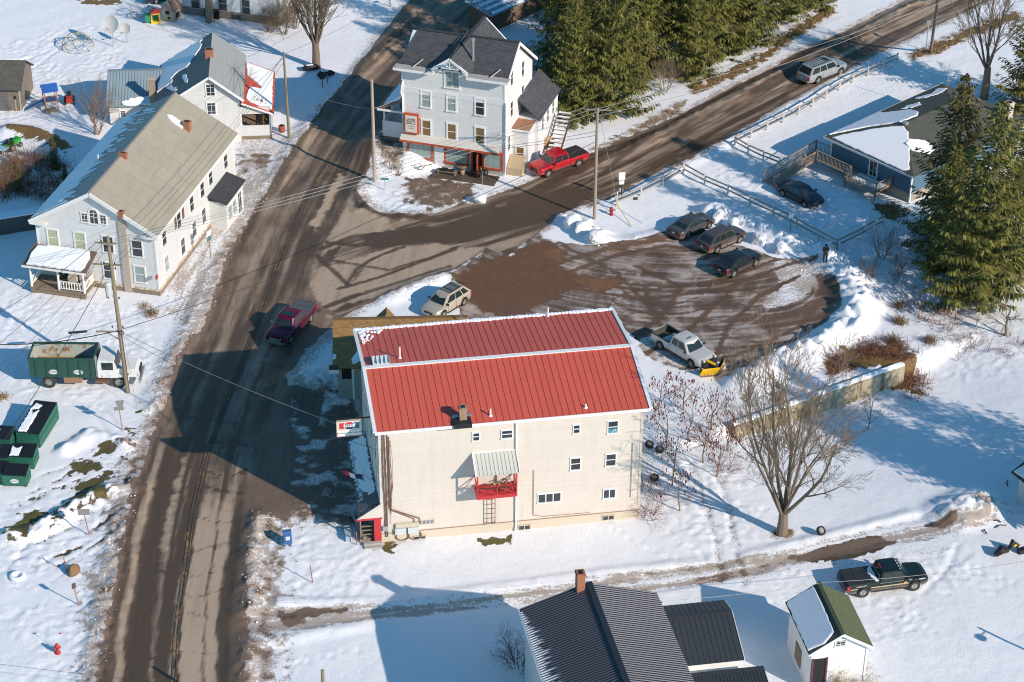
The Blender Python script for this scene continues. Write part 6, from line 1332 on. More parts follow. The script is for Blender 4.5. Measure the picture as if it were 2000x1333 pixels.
# big silver wagon on the side road, tan wagon, three parked cars, sedan
def sroof(i):
    for k in range(7): MB().box(i['x'][2]+.3+.35*k, i['x'][2]+.33+.35*k, -i['wroof']+.15, i['wroof']-.15, i['roof']+.03, i['roof']+.055).build('roof_rib', M_trim, i['cab'])
    MB().box(i['x'][1]-.8,i['x'][1]-.3,-.4,.4,i['roof']+.03,i['roof']+.045).build('sunroof', M_cglass, i['cab'])
pts = slid(heads((1598,163), (1640,145), -1, 1.0), 3.3)
car('large_estate_car', 'large silver four door wagon driving up the side road', pts, dict(BIG, rails=M_trim, tint=mat('tinted_glass', (.03,.03,.032), .12)), paint('silver_paint', (.38,.42,.43), .6, .35), extras=sroof)
def rackroof(i):
    MB().box(i['x'][2]+.15,i['x'][1]-.25,-i['wroof']+.12,i['wroof']-.12,i['roof']+.022,i['roof']+.04).build('roof_skin', mat('dark_roof_skin', (.12,.15,.16), .3), i['cab'])
    for xx in (.7, 1.5, 2.2): MB().bar((i['x'][1]-xx,-i['wroof']+.1,i['roof']+.07),(i['x'][1]-xx,i['wroof']-.1,i['roof']+.07),.05).build('roof_bar', M_trim, i['cab'])
a, b_ = G(902,585), G(866,602); d = (b_-a).normalized(); n_ = Vector((-d.y,d.x,0))
pts = slid(heads((905,597), (866,621), 1, .92), 2.75)
car('estate_car', 'tan wagon with black roof rack parked behind the shingled annex', pts, dict(SUV, L=4.6, wb=2.7, roof=1.74, belt=1.08, rails=M_trim), paint('tan_paint', (.52,.46,.36), .25), extras=rackroof)
grp = 'cars parked nose to the snowbank in the lot'
pts = slid(heads((1341,468), (1386,446), -1, .9), 2.78)
car('parked_car', 'grey saloon parked farthest up the lot, nose against the snowbank', pts, SEDAN, paint('mid_grey_paint', (.095,.10,.105), .4, .4), group=grp)
pts = slid(heads((1404,493), (1439.5,477), -1, .92), 2.8)
car('parked_car', 'dusty brown grey crossover parked in the middle of three cars', pts, SUV, paint('brown_grey_paint', (.09,.08,.078), .8, .3), group=grp)
pts = slid(heads((1433,541), (1473,521), -1, .9), 2.8)
car('parked_car', 'black hatchback parked nearest, with clear lot around its rear', pts, dict(SUV, L=4.6, roof=1.55, belt=1.0, cab=(1.0,1.95,3.35,4.5)), paint('black_paint', (.022,.026,.034), .4, .3), group=grp)
pts = slid(heads((1528,383), (1573,406), -1, .9), 2.75)
car('parked_car', 'dark blue saloon parked in the snow before the blue house', pts, SEDAN, paint('dark_blue_paint', (.018,.028,.045), .12, .3))
pts = (P(322,20), P(352,6)); car('parked_car', 'dark blue car half hidden by the farmhouse at the top edge', slid((P(306,2), P(340,-6)), 2.75), SUV, paint('navy_paint', (.015,.04,.10), .1))
# old white truck with a green skip
M_skip = mat('skip_green', (.018,.075,.055), .6, var=.2, col2=(.10,.07,.04), thr=(.66,.74), scale=5); M_skipin = mat('skip_inside', (.42,.46,.42), .7, col2=(.28,.16,.07), thr=(.52,.6), scale=2)
M_tw = mat('old_truck_white', (.72,.72,.70), .5, col2=(.40,.26,.16), thr=(.62,.72), scale=4)
pts = slid(heads((98,756), (234,757), -1, 1.1), 5.6); a, b_ = pts; mid = (a+b_)/2; hd = math.atan2(b_.y-a.y, b_.x-a.x)
tk = thing('skip_lorry', (mid.x, mid.y, T(mid.x, mid.y)), hd, 'old white lorry with rust marks carrying an open green container', 'lorry')
for xx in (-2.8, 2.8):
    for sd in (-1, 1): wheel(tk, xx, sd*.98, .53, .30 if xx > 0 else .52, sd)
MB().box(-3.9,3.6,-.45,-.3,.75,1.0).box(-3.9,3.6,.3,.45,.75,1.0).box(-3.9,-3.7,-.45,.45,.75,1.0).build('chassis_rail', M_rust, tk); MB().box(-1.6,-.2,-1.1,-.5,.45,1.05).build('side_tank', mat('rust_tank', (.28,.17,.10), .8), tk); MB().box(.9,2.0,-1.1,-.6,.45,.62).build('cab_step', M_rust, tk)
V = [(1.35,0),(1.35,0),]
cab_ = MB().poly([(1.2,-1.15,1.0),(2.75,-1.15,1.0),(2.75,-1.15,1.75),(2.5,-1.08,2.55),(1.25,-1.08,2.6),(1.2,-1.15,1.9)], (0,2.24,0)).build('cab', M_tw, tk)
MB().poly([(2.75,-1.0,1.72),(2.75,1.0,1.72),(2.53,.95,2.45),(2.53,-.95,2.45)], (.03,0,.01)).build('windscreen', M_cglass, cab_)
for sd in (-1, 1): MB().box(1.55,2.45,sd*1.13-.03,sd*1.13+.03,1.75,2.4).build('side_window', M_cglass, cab_); MB().box(1.0,1.16,sd*.9-.08,sd*.9+.08,1.0,2.9).build('exhaust_stack', M_steel, tk)
MB().poly([(2.75,-.85,.95),(4.35,-.8,.9),(4.4,-.8,1.45),(4.1,-.82,1.65),(2.75,-.9,1.72)], (0,1.7,0)).build('bonnet', M_tw, tk)
for sd in (-1, 1):
    f = MB(); q = [(2.8+.62*math.cos(math.pi*k/8), .55+.66*math.sin(math.pi*k/8)) for k in range(9)]
    f.poly([(a_, 0, c_) for a_, c_ in q] + [(2.8-.75,0,.6),(2.8-.7,0,1.2),(2.8,0,1.42),(3.6,0,1.3),(3.65,0,.6)][:0] + [(2.8+.0,0,1.42)][:0], (0,.4,0)) if False else None
    f.box(2.1,3.6,sd*1.0-.2,sd*1.0+.15,1.1,1.28); f.box(3.45,3.6,sd*1.0-.2,sd*1.0+.15,.7,1.28); f.build('mudguard', M_tw, tk); MB().box(4.3,4.44,sd*.72-.14,sd*.72+.14,1.0,1.28).build('headlight', M_head, tk)
MB().box(4.38,4.46,-.55,.55,.9,1.5).build('grille', M_trim, tk); MB().box(4.35,4.55,-1.1,1.1,.5,.78).build('front_bumper', M_steel, tk)
sk = thing('skip_container', tk.location, hd, 'open green waste container resting on the white lorry', 'container')
f = MB(); y0, y1, x0, x1, z0, z1 = -1.2, 1.2, -4.25, .95, 1.05, 2.75; th = .06
f.box(x0,x1,y0,y0+th,z0,z1); f.box(x0,x1,y1-th,y1,z0,z1); f.box(x0,x0+th,y0+th,y1-th,z0,z1); f.box(x1-th,x1,y0+th,y1-th,z0,z1); f.box(x0,x1,y0+th,y1-th,z0,z0+.08); shell = f.build('shell', M_skip, sk)
f = MB(); f.box(x0+th,x1-th,y1-th-.012,y1-th-.004,z0+.09,z1-.05); f.box(x0+th+.004,x0+th+.012,y0+.1,y1-.1,z0+.09,z1-.05); f.box(x0+.1,x1-.1,y0+.08,y1-.1,z0+.085,z0+.10); f.build('inside_lining', M_skipin, sk)
f = MB(); f.box(x0+.4,x1-2.0,.1,y1-.12,z0+.1,z0+.5); f.build('load', mat('rusty_load', (.36,.19,.06), .9, var=.5, scale=3), sk)
for i in range(6): MB().box(x0+.5+i*.88,x0+.58+i*.88,y0-.07,y0,z0+.05,z1-.1).build('stiffener', M_skip, sk)
MB().box(x0-.04,x1+.04,y0-.08,y0+.08,z1-.02,z1+.09).box(x0-.04,x1+.04,y1-.08,y1+.08,z1-.02,z1+.09).box(x0-.06,x0+.08,y0+.08,y1-.08,z1-.02,z1+.09).box(x1-.08,x1+.06,y0+.08,y1-.08,z1-.02,z1+.09).build('top_rail', M_skip, sk)
M_logo = mat('white_print', (.62,.66,.62), .6)
for xx in (x0+1.9, x0+3.9):
    f = MB(); f.lathe([(.40,0),(.40,.006)], 14, (0,0,0), 'y'); o = f.build('printed_badge', M_logo, sk, (xx, y0-.012, z0+.5)); o.scale = (1, 1, .55)
    text(sk, 'WASTE', .2, (xx, y0-.016, z0+.5), (R(90),0,0), M_skip, sx=1.1)
# green skips with black lids
M_bin = mat('bin_green', (.02,.13,.085), .55, var=.15, col2=(.22,.14,.08), thr=(.68,.76), scale=4); M_lid = mat('bin_lid', (.016,.018,.022), .45)
def dumpster(p, rz, w, d, h, label, lids=2, open_=False, snow=0, logo=False):
    t = thing('dumpster', (p.x, p.y, T(p.x, p.y)), rz, label, 'dumpster', 'green dumpsters in the left yard')
    f = MB(); f.poly([(-w/2,-d/2,.12),(-w/2,d/2,.12),(-w/2,d/2,h),(-w/2,-d/2,h*.82)], (.05,0,0)); f.poly([(w/2-.05,-d/2,.12),(w/2-.05,d/2,.12),(w/2-.05,d/2,h),(w/2-.05,-d/2,h*.82)], (.05,0,0)); f.box(-w/2+.05,w/2-.05,-d/2,-d/2+.05,.12,h*.82); f.box(-w/2+.05,w/2-.05,d/2-.05,d/2,.12,h); f.box(-w/2,w/2,-d/2,d/2,.1,.16)
    sh_ = f.build('shell', M_bin, t); MB().box(-w/2-.05,-w/2,-d/2+.2,d/2-.2,h*.45,h*.6).box(w/2,w/2+.05,-d/2+.2,d/2-.2,h*.45,h*.6).build('fork_sleeve', M_bin, sh_); MB().box(-w/2-.02,w/2+.02,-d/2-.05,-d/2,h*.74,h*.82).build('rim', M_bin, sh_)
    sl_ = math.atan2(h*.18, d); L_ = math.hypot(d, h*.18)
    for k in range(lids):
        lw = w/lids; m_ = MB(); m_.box(.015,lw-.015,0,L_,0,.03)
        for q in range(int(lw/.16)): m_.box(.06+q*.16,.12+q*.16,.06,L_-.05,.03,.065)
        o = m_.build('lid', M_lid, t, (-w/2+k*lw, -d/2, h*.82+.01)); o.rotation_euler = (sl_, 0, 0)
        if snow and (k + snow) % 2: snow_on(o, [(.1,.1),(lw-.15,.12),(lw-.1,L_*.7),(lw*.5,L_*.55),(.15,L_*.8)], .14, .05, .2)
    if logo:
        f = MB(); f.lathe([(.28,0),(.28,.006)], 12, (0,0,0), 'y'); o = f.build('printed_badge', M_logo, t, (0,-d/2-.012,h*.42)); o.scale = (1.2,1,.7); text(t, 'WASTE', .16, (0,-d/2-.017,h*.42), (R(90),0,0), M_bin)
    for xx in (-w/2+.15, w/2-.15): MB().box(xx-.06,xx+.06,-d/2+.05,-d/2+.2,-.02,.12).box(xx-.06,xx+.06,d/2-.2,d/2-.05,-.02,.12).build('foot', M_rust, t)
    return t
az_ = R(-10)
dumpster(G(34,942), R(-4), 1.85, 1.25, 1.25, 'front green dumpster with white printed badge and ribbed lid', 1, logo=True)
dumpster(G(46,912) + Vector((.0,.4,0)), R(-4), 1.95, 1.5, 1.35, 'green dumpster just behind the badge dumpster, lid dusted with snow', 2, snow=1)
t = dumpster(G(66,868) + Vector((.1,1.6,0)), R(-10), 1.85, 4.1, 1.55, 'long tall green dumpster with black lids at the back right', 2, snow=1)
for k in range(3): snow_on([c for c in t.children if c.name.startswith('lid')][0], [(.15,.3+1.3*k),(.75,.4+1.3*k),(.8,.9+1.3*k),(.25,1.1+1.3*k)], .15, .06, .2)
dumpster(G(4,870), R(-6), 1.9, 1.5, 1.3, 'snow covered green dumpster at the left edge, second row', 2, snow=1)
dumpster(G(-2,905), R(-6), 1.9, 1.5, 1.25, 'green dumpster at the left edge with snow slumped on a tilted lid', 1, snow=2)
dumpster(G(-6,935), R(-6), 1.9, 1.3, 1.2, 'dark green dumpster corner at the bottom of the left edge row', 1)
# small yard vehicles
t = thing('lawn_tractor', (*G(25,290).xy, G(25,290).z), R(60), 'green lawn tractor parked in the left yard', 'tractor'); Mg = mat('tractor_green', (.03,.30,.03), .5)
MB().box(.05,.95,-.3,.3,.45,.85).build('bonnet', Mg, t); MB().box(-.75,.1,-.42,.42,.45,.62).build('rear_deck', Mg, t); MB().box(-.55,-.1,-.25,.25,.62,.72).box(-.62,-.52,-.25,.25,.7,1.1).build('seat', M_black, t); MB().tube([(.1,0,.8),(-.05,0,1.05)],.03,6).lathe([(.2,1.04),(.2,1.08)],10,(-.06,0,0)).build('steering_wheel', M_black, t)
for xx, r_ in ((.65,.24),(-.5,.36)):
    for sd in (-1, 1): wheel(t, xx, sd*.45, r_, .22, sd)
t = thing('ride_on_mower', G(136,200), R(-80), 'red ride-on mower in the blue shadow behind the shed', 'mower'); Mr2 = mat('mower_red', (.5,.03,.015), .5)
MB().box(.1,.85,-.3,.3,.35,.75).build('bonnet', Mr2, t); MB().box(-.6,.1,-.4,.4,.35,.5).build('rear_deck', M_black, t); MB().box(-.5,-.1,-.22,.22,.5,.6).box(-.55,-.45,-.22,.22,.6,.95).build('seat', M_black, t)
for xx, r_ in ((.55,.2),(-.4,.28)):
    for sd in (-1, 1): wheel(t, xx, sd*.42, r_, .2, sd)
# ---------------------------------------------------------------- poles, wires, signs, fences, walls, small things
def pole(u, v, h, lean=(0, 0), m=None, r=.16, name='utility_pole', label=''):
    p = G(u, v); t = thing(name, p, 0, label, 'pole')
    MB().tube([(0,0,-.4),(lean[0]*.5,lean[1]*.5,h*.5),(lean[0],lean[1],h)], [r,r*.85,r*.68], 10).build('shaft', m or M_pole, t); t['h'] = h
    return t
def topz(u, v, vt): 
    p = G(u, v); lo, hi = 0, 25
    for i in range(40):
        mid = (lo+hi)/2; d = Vector((p.x, p.y, p.z+mid-HC)); fw = d.y*math.cos(TH)-d.z*math.sin(TH); up = d.y*math.sin(TH)+d.z*math.cos(TH)
        vv = 666.5 - FPX*up/fw
        if vv > vt: lo = mid
        else: hi = mid
    return lo
hA = 11.8; pA = pole(250, 769, hA, (-.35, 3.0), M_poleg, .19, label='leaning weathered utility pole standing beside the green container lorry')
# the pole leans away; keep its top where the photo shows it
def lean_top(t, u, v, z_):
    q = P(u, v, t.location.z + z_); return (q.x - t.location.x, q.y - t.location.y)
def set_lean(t, lean, h, m, r):
    o = [c for c in t.children if c.name.startswith('shaft')][0]; o.data = MB().tube([(0,0,-.4),(lean[0]*.5,lean[1]*.5,h*.5),(lean[0],lean[1],h)], [r,r*.85,r*.68], 10).mesh('shaft', m)
LA = lean_top(pA, 210, 462, hA); set_lean(pA, LA, hA, M_poleg, .19)
def onA(z_): f = z_/hA; return Vector((LA[0]*f, LA[1]*f, z_))
f = MB()
for z_, w_ in ((hA-.5, 1.1), (hA-2.1, 1.5)): c = onA(z_); f.bar(c+Vector((-w_,.1,0)), c+Vector((w_*.6,-.1,0)), .1)
c = onA(4.6); f.bar(c+Vector((-1.9,0,.1)), c+Vector((.2,0,.1)), .1); f.bar(c+Vector((-1.2,0,.1)), c+Vector((0,0,-.7)), .06); f.build('crossarm', M_poleg, pA)
c = onA(7.9) + Vector((-.45,-.1,0)); MB().lathe([(.05,-.75),(.26,-.7),(.27,.5),(.2,.6),(.05,.66)], 12, c).build('transformer', mat('transformer_grey', (.55,.57,.58), .5), pA)
f = MB()
for z_ in (hA-.4, hA-2.0, hA-2.4, 7.2, 5.0): c = onA(z_); f.lathe([(.05,0),(.07,.08),(.04,.18)], 8, c+Vector((.3,-.1,0))); f.lathe([(.05,0),(.07,.08),(.04,.18)], 8, c+Vector((-.55,-.05,0)))
f.build('insulator', M_wire, pA); f = MB(); 
for r_ in (.18,.2,.22): f.tube([(onA(4.7)+Vector((.15+r_*math.cos(2*math.pi*k/12),-.22,r_*math.sin(2*math.pi*k/12)))) for k in range(13)], .02, 4, False)
f.build('cable_coil', M_wire, pA)
pB = pole(732, 354, topz(732,354,158), (0,0), mat('pinkish_pole', (.42,.33,.27), .9, var=.3, scale=14, stretch=(1,1,.12)), .19, label='bare pale pole standing at the junction corner beside the inn')
hB = pB['h']; pC = pole(565, 270, topz(565,270,105), (-.12,0), M_poleg, .15, label='slim utility pole beside the road, before the gabled house')
hC_ = pC['h']; pD = pole(1161, 428, topz(1161,428,210), (0,0), M_pole, .17, label='tall pole beside the plough heap at the lot entrance'); hD_ = pD['h']
f = MB(); f.bar((-1.2,.2,hD_-.25),(1.3,-.2,hD_-.15),.1); f.build('crossarm', M_pole, pD); f = MB()
for xx in (-1.1,0,1.2): f.lathe([(.05,0),(.07,.1),(.03,.2)], 8, (xx,0,hD_-.15))
f.build('insulator', M_wire, pD); MB().bar((0,0,hD_-.8),(1.9,-.5,hD_-.05),.06).lathe([(.05,-.1),(.16,-.05),(.14,.1)],8,(1.9,-.5,hD_-.05)).build('lamp_arm', M_steel, pD)
pE = pole(1818, 100, 9.5, (0,0), mat('brown_pole', (.25,.16,.11), .9, var=.3, scale=14, stretch=(1,1,.12)), .17, label='brown utility pole beside the far end of the side road')
LE = lean_top(pE, 1832, -5, 9.5); set_lean(pE, LE, 9.5, MATS['brown_pole'], .17)
MB().tube([(-.5,.2,-.2),(-.5,.2,3.4)],.05,6).box(-.72,-.28,.15,.25,2.9,3.4).build('small_sign', M_steel, pE)
pF = pole(640, 1512, topz(640,1512,1312), (0,0), M_poleg, .16, label='pole whose weathered top just rises past the bottom edge')
pG = thing('radio_mast', G(683, 45), 0, 'slim white lattice mast standing beside the road above the inn', 'mast')
pG.location = G(938, 50); f = MB()
for a_ in range(3): f.tube([(.45*math.cos(a_*2.1),.45*math.sin(a_*2.1),0),(.08*math.cos(a_*2.1),.08*math.sin(a_*2.1),3.6)],.04,4)
for k in range(7): r_ = .45-.05*k; f.tube([(r_*math.cos(a_*2.1),r_*math.sin(a_*2.1),.3+.45*k) for a_ in range(4)],.025,4)
f.build('lattice', M_white, pG); MB().lathe([(.22,3.6),(.22,3.8)],10).build('platform', M_white, pG)
NW = [0]
def wire(a, b_, sag, m=None, r=.016, n=16, label=None):
    a = Vector(a); b_ = Vector(b_); pts = []
    for i in range(n+1): t = i/n; p = a.lerp(b_, t); p.z -= sag*4*t*(1-t); pts.append(p)
    mid = (a+b_)/2; NW[0] += 1
    o = MB().tube([p-a for p in pts], r, 4, False).build('overhead_wire', m or M_wire, None, a)
    tag(o, label or 'thin overhead wire', 'wire', 'overhead wires'); return o
TA = pA.location + onA(hA-.4); TB_ = pB.location + Vector((0,0,hB-.3)); TC = pC.location + Vector((-.12,0,hC_-.3)); TD = pD.location + Vector((0,0,hD_-.1)); TE_ = pE.location + Vector((LE[0]*.95, LE[1]*.95, 9.0))
def WL(b, lx, ly, lz): return b.location + Matrix.Rotation(b.rotation_euler[2], 3, 'Z') @ Vector((lx, ly, lz))
lab_road = 'pale wire of three crossing the road from the orange shopfront down to the left'
for k, off in enumerate((0,.5,1.0)):
    wire(WL(inn, -1.5, -1.0, 2.9) + Vector((off*1.2-.8,0,off*.25)), pA.location + onA(hA-2.2) + Vector((-.4+.5*k,0,-.2*k)), .5, M_wirew, .022, label=lab_road) if False else None
ends = [(P(706,358,6.5), P(440,452,6.2)), (P(712,375,6.4), P(420,470,6.1)), (P(706,385,6.3), P(400,500,6.0))]
for k in range(3):
    wire(TD + Vector((-1.1+1.1*k, 0, .12)), TA + Vector((-.8+.8*k, 0, -.2)), .55 + .05*k, M_wirew, .022, label=('first','middle','last')[k] + ' of three parallel pale wires between the leaning pole and the lot pole')
wire(TA + Vector((.2,0,-1.8)), TC, .7, label='dark wire from the leaning pole up to the slim roadside pole')
wire(pA.location + onA(hA-2.4), TC + Vector((0,0,-.7)), .9, label='lower dark wire from the leaning pole up to the slim roadside pole')
wire(TC + Vector((0,0,.1)), P(800,-25,6), .5, label='wire running up the road beyond the slim pole')
wire(TC, P(455,250,6), .15, label='service drop from the slim pole to the tan roofed house')
wire(TC + Vector((0,0,-.2)), WL(ul, .3, 0, 4.6), .2, label='service drop from the slim pole to the red porch')
wire(WL(inn, -iW, 0, 7.0), TB_ + Vector((0,0,-2.6)), .2, M_wirew, .03, label='pale cable from the inn to the bare junction pole')
wire(TB_ + Vector((0,0,-2.7)), pC.location + Vector((0,0,hC_*.62)), .35, M_wirew, .022, label='pale cable from the junction pole across to the slim pole')
wire(TD, P(2010,-60,11), .8, M_wirew, .02, label='pale wire from the lot pole up along the side road')
wire(TD + Vector((.3,0,-.6)), TE_, 1.2, M_wirew, .025, label='pale cable from the lot pole to the far brown pole')
wire(pA.location + onA(4.7), WL(store, .35, -.06, 9.0), .5, M_wirew, .028, label='pale twisted cable from the leaning pole to the store corner')
wire(pA.location + onA(4.4), WL(store, .3, -.06, 8.0), .8, M_wire, .018, label='thin dark cable from the leaning pole to the store corner')
wire(pA.location + onA(4.8), TD + Vector((0,0,-3.2)), 1.0, M_wire, .03, label='dark cable crossing the junction from the leaning pole to the lot pole')
wire(TD + Vector((0,0,-2.6)), WL(inn, -.4, -.7, 3.2), .1, M_wirew, .02, label='pale service wire from the lot pole to the shopfront')
wire(TD + Vector((0,0,-2.2)), WL(inn, -1.6, -.7, 3.1), .15, M_wirew, .02, label='second pale service wire from the lot pole to the shopfront')
wire(TD + Vector((.3,0,-1)), pD.location + Vector((2.2,2.2,.1)), .0, M_wirew, .018, label='guy wire from the lot pole down to the roadside')
wire(WL(store, -ox, -oy, sE-.6), WL(store, -.1, -3.5, .3), 0, M_wire, .012, label='thin loose cable hanging at the store corner') if False else None
for k in range(3): wire(pA.location + onA(hA-.5) + Vector((-1.0+.6*k,0,0)), P(-60,640+75*k,5.2), .6, M_wire, .02, label=('upper','middle','lower')[k] + ' of three dark wires running from the leaning pole top to the left edge')
wire(pA.location + onA(hA-2), P(-40,930,5), .6, M_wire, .03, label='thick dark wire passing over the dumpsters'); wire(pA.location + onA(hA-2.2), P(-30,760,5), .5, M_wire, .015, label='fine wire passing over the lorry container')
wire(pA.location + onA(4.7) + Vector((-.1,0,.1)), P(-40,672,4.2), .5, M_wire, .045, label='thick cable with splice case running left from the leaning pole')
b1 = P(150,650,4.3); o = MB().tube([(-.75,-.05,0),(-.7,-.05,0),(.7,.06,.08),(.75,.06,.08)],[.06,.1,.1,.06],8).build('splice_case', M_wire, None, P(152,650,4.32)); tag(o, 'black splice case hanging on the thick cable left of the leaning pole', 'splice case')
wire(pA.location + onA(2.6)+Vector((0,0,5)), G(268,800), .0, M_wirew, .015, label='guy wire from the leaning pole to the verge')
wire(P(-30,1294,5.0), P(800,1375,5.0), .25, M_wire, .014, label='thin wire crossing the bottom left corner')
wire(P(1600,1140,5.0), P(1330,1172,5.5), .12, M_wirew, .018, label='pale wire from the garden shed to the dark roofed house'); wire(P(1604,1138,5.0), P(2030,1092,6), .3, M_wirew, .02, label='pale wire passing above the black pickup')
# signs
M_sgb = mat('sign_back', (.30,.30,.29), .5, metal=.4); M_sgp = mat('sign_post_rust', (.30,.17,.13), .8); M_sgw = mat('sign_white', (.80,.80,.78), .5); M_ink = mat('sign_ink', (.015,.015,.018), .6)
def sign(u, v, h, rz, label, plates, m_post=None, lean=0, name='road_sign', cat='sign'):
    p = G(u, v); t = thing(name, p, rz, label, cat); MB().bar((0,0,-.4),(lean,0,h),.07,.045).build('post', m_post or M_sgp, t)
    for shape, z_, w_, hh, m_ in plates:
        if shape == 'rect': o = MB().box(-w_/2+lean*.9,w_/2+lean*.9,-.055,-.035,z_-hh/2,z_+hh/2)
        else: o = MB().poly([(w_/2*math.cos(a_)+lean*.9,-.05,z_+hh/2*math.sin(a_)) for a_ in [math.pi*2*k/8+.39 for k in range(8)]], (0,.02,0)) if shape == 'oct' else MB().poly([(-w_/2,-.05,z_+hh*.35),(w_/2,-.05,z_+hh*.35),(w_*.3,-.05,z_-hh*.5),(-w_*.3,-.05,z_-hh*.5)], (0,.02,0))
        o.build('plate', m_, t)
    return t
hs = topz(659,742,683)
s35 = sign(659, 742, hs+.05, R(2), 'white speed limit 35 sign standing in snow beside the store', [('rect', hs-.32, .78, .92, M_sgw), ('rect', hs-1.0, .42, .3, M_sgw)], M_ink)
for s_, sz_, dz_ in (('SPEED', .20, .0), ('LIMIT', .20, -.2), ('35', .44, -.52)): text(s35, s_, sz_, (0,-.06,hs-.02+dz_), (R(90),0,0), M_ink)
MB().box(-.36,.36,-.058,-.056,hs+.10,hs+.115).box(-.36,.36,-.058,-.056,hs-.76,hs-.745).build('border', M_ink, s35); text(s35, 'AHEAD', .11, (0,-.06,hs-1.0), (R(90),0,0), M_ink)
sign(239, 838, 2.7, R(10), 'back of a keystone shaped road sign with two small plates beside the verge', [('key', 2.45, .7, .6, M_sgb), ('rect', 1.95, .75, .35, M_sgb)], None, -.12)
sign(412, 505, 2.9, R(60), 'small double sign on a thin rusty post before the clapboard house', [('rect', 2.6, .6, .5, M_sgw), ('rect', 2.05, .6, .4, mat('teal_sign', (.08,.2,.2), .5))], None, -.1)
sign(175, 1045, 2.3, R(5), 'grey sign back on a rusty post in snow above the boulder', [('rect', 2.1, .85, .55, M_sgb)], None, -.25)
sign(155, 1181, 2.0, R(40), 'narrow dark sign on a leaning rusty post below the boulder', [('rect', 1.8, .3, .45, mat('dark_sign', (.1,.06,.05), .6))], None, -.3)
sign(1213, 392, 2.8, R(8), 'small white road sign beside the fence above the hydrant', [('rect', 2.55, .6, .8, M_sgw), ('rect', 1.9, .45, .4, M_sgw)], M_ink)
o = bpy.data.objects[-1] if False else None
sign(1543, 455, 1.9, R(-20), 'white notice on a dark post beside the long rail fence', [('rect', 1.7, .4, .55, M_sgw)], M_wood)
sign(752, 372, 1.3, R(0), 'green street name sign low in the scrub beside the junction pole', [('rect', 1.2, .75, .2, mat('green_sign', (.02,.22,.12), .5))], M_steel)
for u, v, h, lab in ((611,1138,1.45,'thin red marker stake in open snow below the mailbox'), (697,1065,1.0,'thin red marker stake beside the store steps'), (131,1117,1.2,'rusty stake with pale top beside the boulder'), (942,372,1.9,'bare steel post before the inn step')):
    t = thing('marker_stake', G(u, v), 0, lab, 'stake'); MB().bar((0,0,-.3),(-.12 if u < 690 else 0,0,h),.05).build('stake', mat('stake_red', (.30,.07,.06), .8) if u != 942 else M_steel, t); MB().bar((-.12 if u < 690 else 0,0,h),(-.125 if u < 690 else 0,0,h+.12),.06).build('tip', mat('stake_tip', (.5,.3,.12), .7), t)
# hanging drinks sign on the store
q = hit(store, 'y', 1.2, 657, 822); q2 = hit(store, 'y', 1.2, 706, 818); q3 = hit(store, 'y', 1.2, 661, 852)
sgw = q2.x - q.x; zt_ = (q.z + q2.z)/2; sgh = zt_ - q3.z
ps = local_thing(store, 'hanging_sign', (q.x+q2.x)/2, 1.2, zt_-sgh, 'hanging PEPSI sign with meat shop lettering on the store end', 'sign')
MB().box(-sgw/2,sgw/2,-.12,.12,0,sgh).build('sign_box', mat('sign_cream', (.62,.58,.45), .5), ps); MB().box(-sgw/2-.02,sgw/2+.02,-.14,-.12,sgh-.06,sgh+.02).box(-sgw/2-.03,-sgw/2,-.13,.13,0,sgh).box(-sgw/2,sgw/2+.02,-.14,-.12,-.02,.04).build('sign_frame', mat('pink_frame', (.40,.28,.25), .6), ps)
MB().box(-sgw/2,sgw/2+1.3,-.04,.04,sgh+.02,sgh+.1).build('hanger', M_ink, ps)
zc = sgh*.68; MB().box(-sgw*.40,0,-.13,-.122,zc-sgh*.19,zc+sgh*.19).build('red_field', mat('soda_red', (.55,.03,.06), .5), ps); MB().box(0,sgw*.40,-.13,-.122,zc-sgh*.19,zc+sgh*.19).build('blue_field', mat('soda_blue', (.02,.16,.30), .5), ps)
def disc(r_, y_, m_, name, lo=0, hi=2*math.pi, zoff=0, sx=1.15): 
    n = 20; pts_ = [(r_*sx*math.cos(lo+(hi-lo)*k/n), y_, zc+zoff+r_*math.sin(lo+(hi-lo)*k/n)) for k in range(n+1)]; MB().poly(pts_[:-1] if hi-lo > 6 else pts_, (0,-.005,0)).build(name, m_, ps)
rd_ = sgh*.25; disc(rd_*1.08, -.130, M_sgw, 'emblem_ring'); disc(rd_*.95, -.136, M_sgw, 'emblem_disc'); disc(rd_*.95, -.142, MATS['soda_red'], 'emblem_top', .35, math.pi-.35); disc(rd_*.95, -.142, mat('soda_navy', (.01,.03,.08), .5), 'emblem_bottom', math.pi+.35, 2*math.pi-.35)
text(ps, 'PEPSI', sgh*.17, (0,-.15,zc), (R(90),0,0), M_ink, sx=1.15); MB().box(-sgw*.47,sgw*.47,-.128,-.122,sgh*.04,sgh*.36).build('lower_panel', M_sgw, ps)
text(ps, 'TRADITIONAL MEAT CENTER INC', sgh*.13, (0,-.135,sgh*.21), (R(90),0,0), M_ink, sx=.92)
t = local_thing(store, 'flag', -2.0, 3.4, 0, 'drooping red white and blue flag at the store front', 'flag'); f = MB(); n = 8
fv = [hit(store, 'y', 3.4, 668, 920), hit(store, 'y', 3.4, 702, 938)]; fl_x = fv[0].x + 2.0; fz_ = fv[0].z
for nm, c_, a0, a1 in (('red_band', MATS['soda_red'], 0, .33), ('white_band', M_sgw, .33, .6), ('blue_band', mat('flag_navy', (.02,.05,.13), .6), .6, 1.0)):
    f = MB(); V = []
    for k in range(4):
        s_ = a0+(a1-a0)*k/3; V += [(fl_x+1.5*s_, .08*math.sin(s_*9), fz_-.55*s_), (fl_x+1.5*s_+.1, .1*math.sin(s_*9+.5), fz_-.75*s_-.35)]
    f.add(V, [(2*k, 2*k+1, 2*k+3, 2*k+2) for k in range(3)]); f.build(nm, c_, t, fix=False)
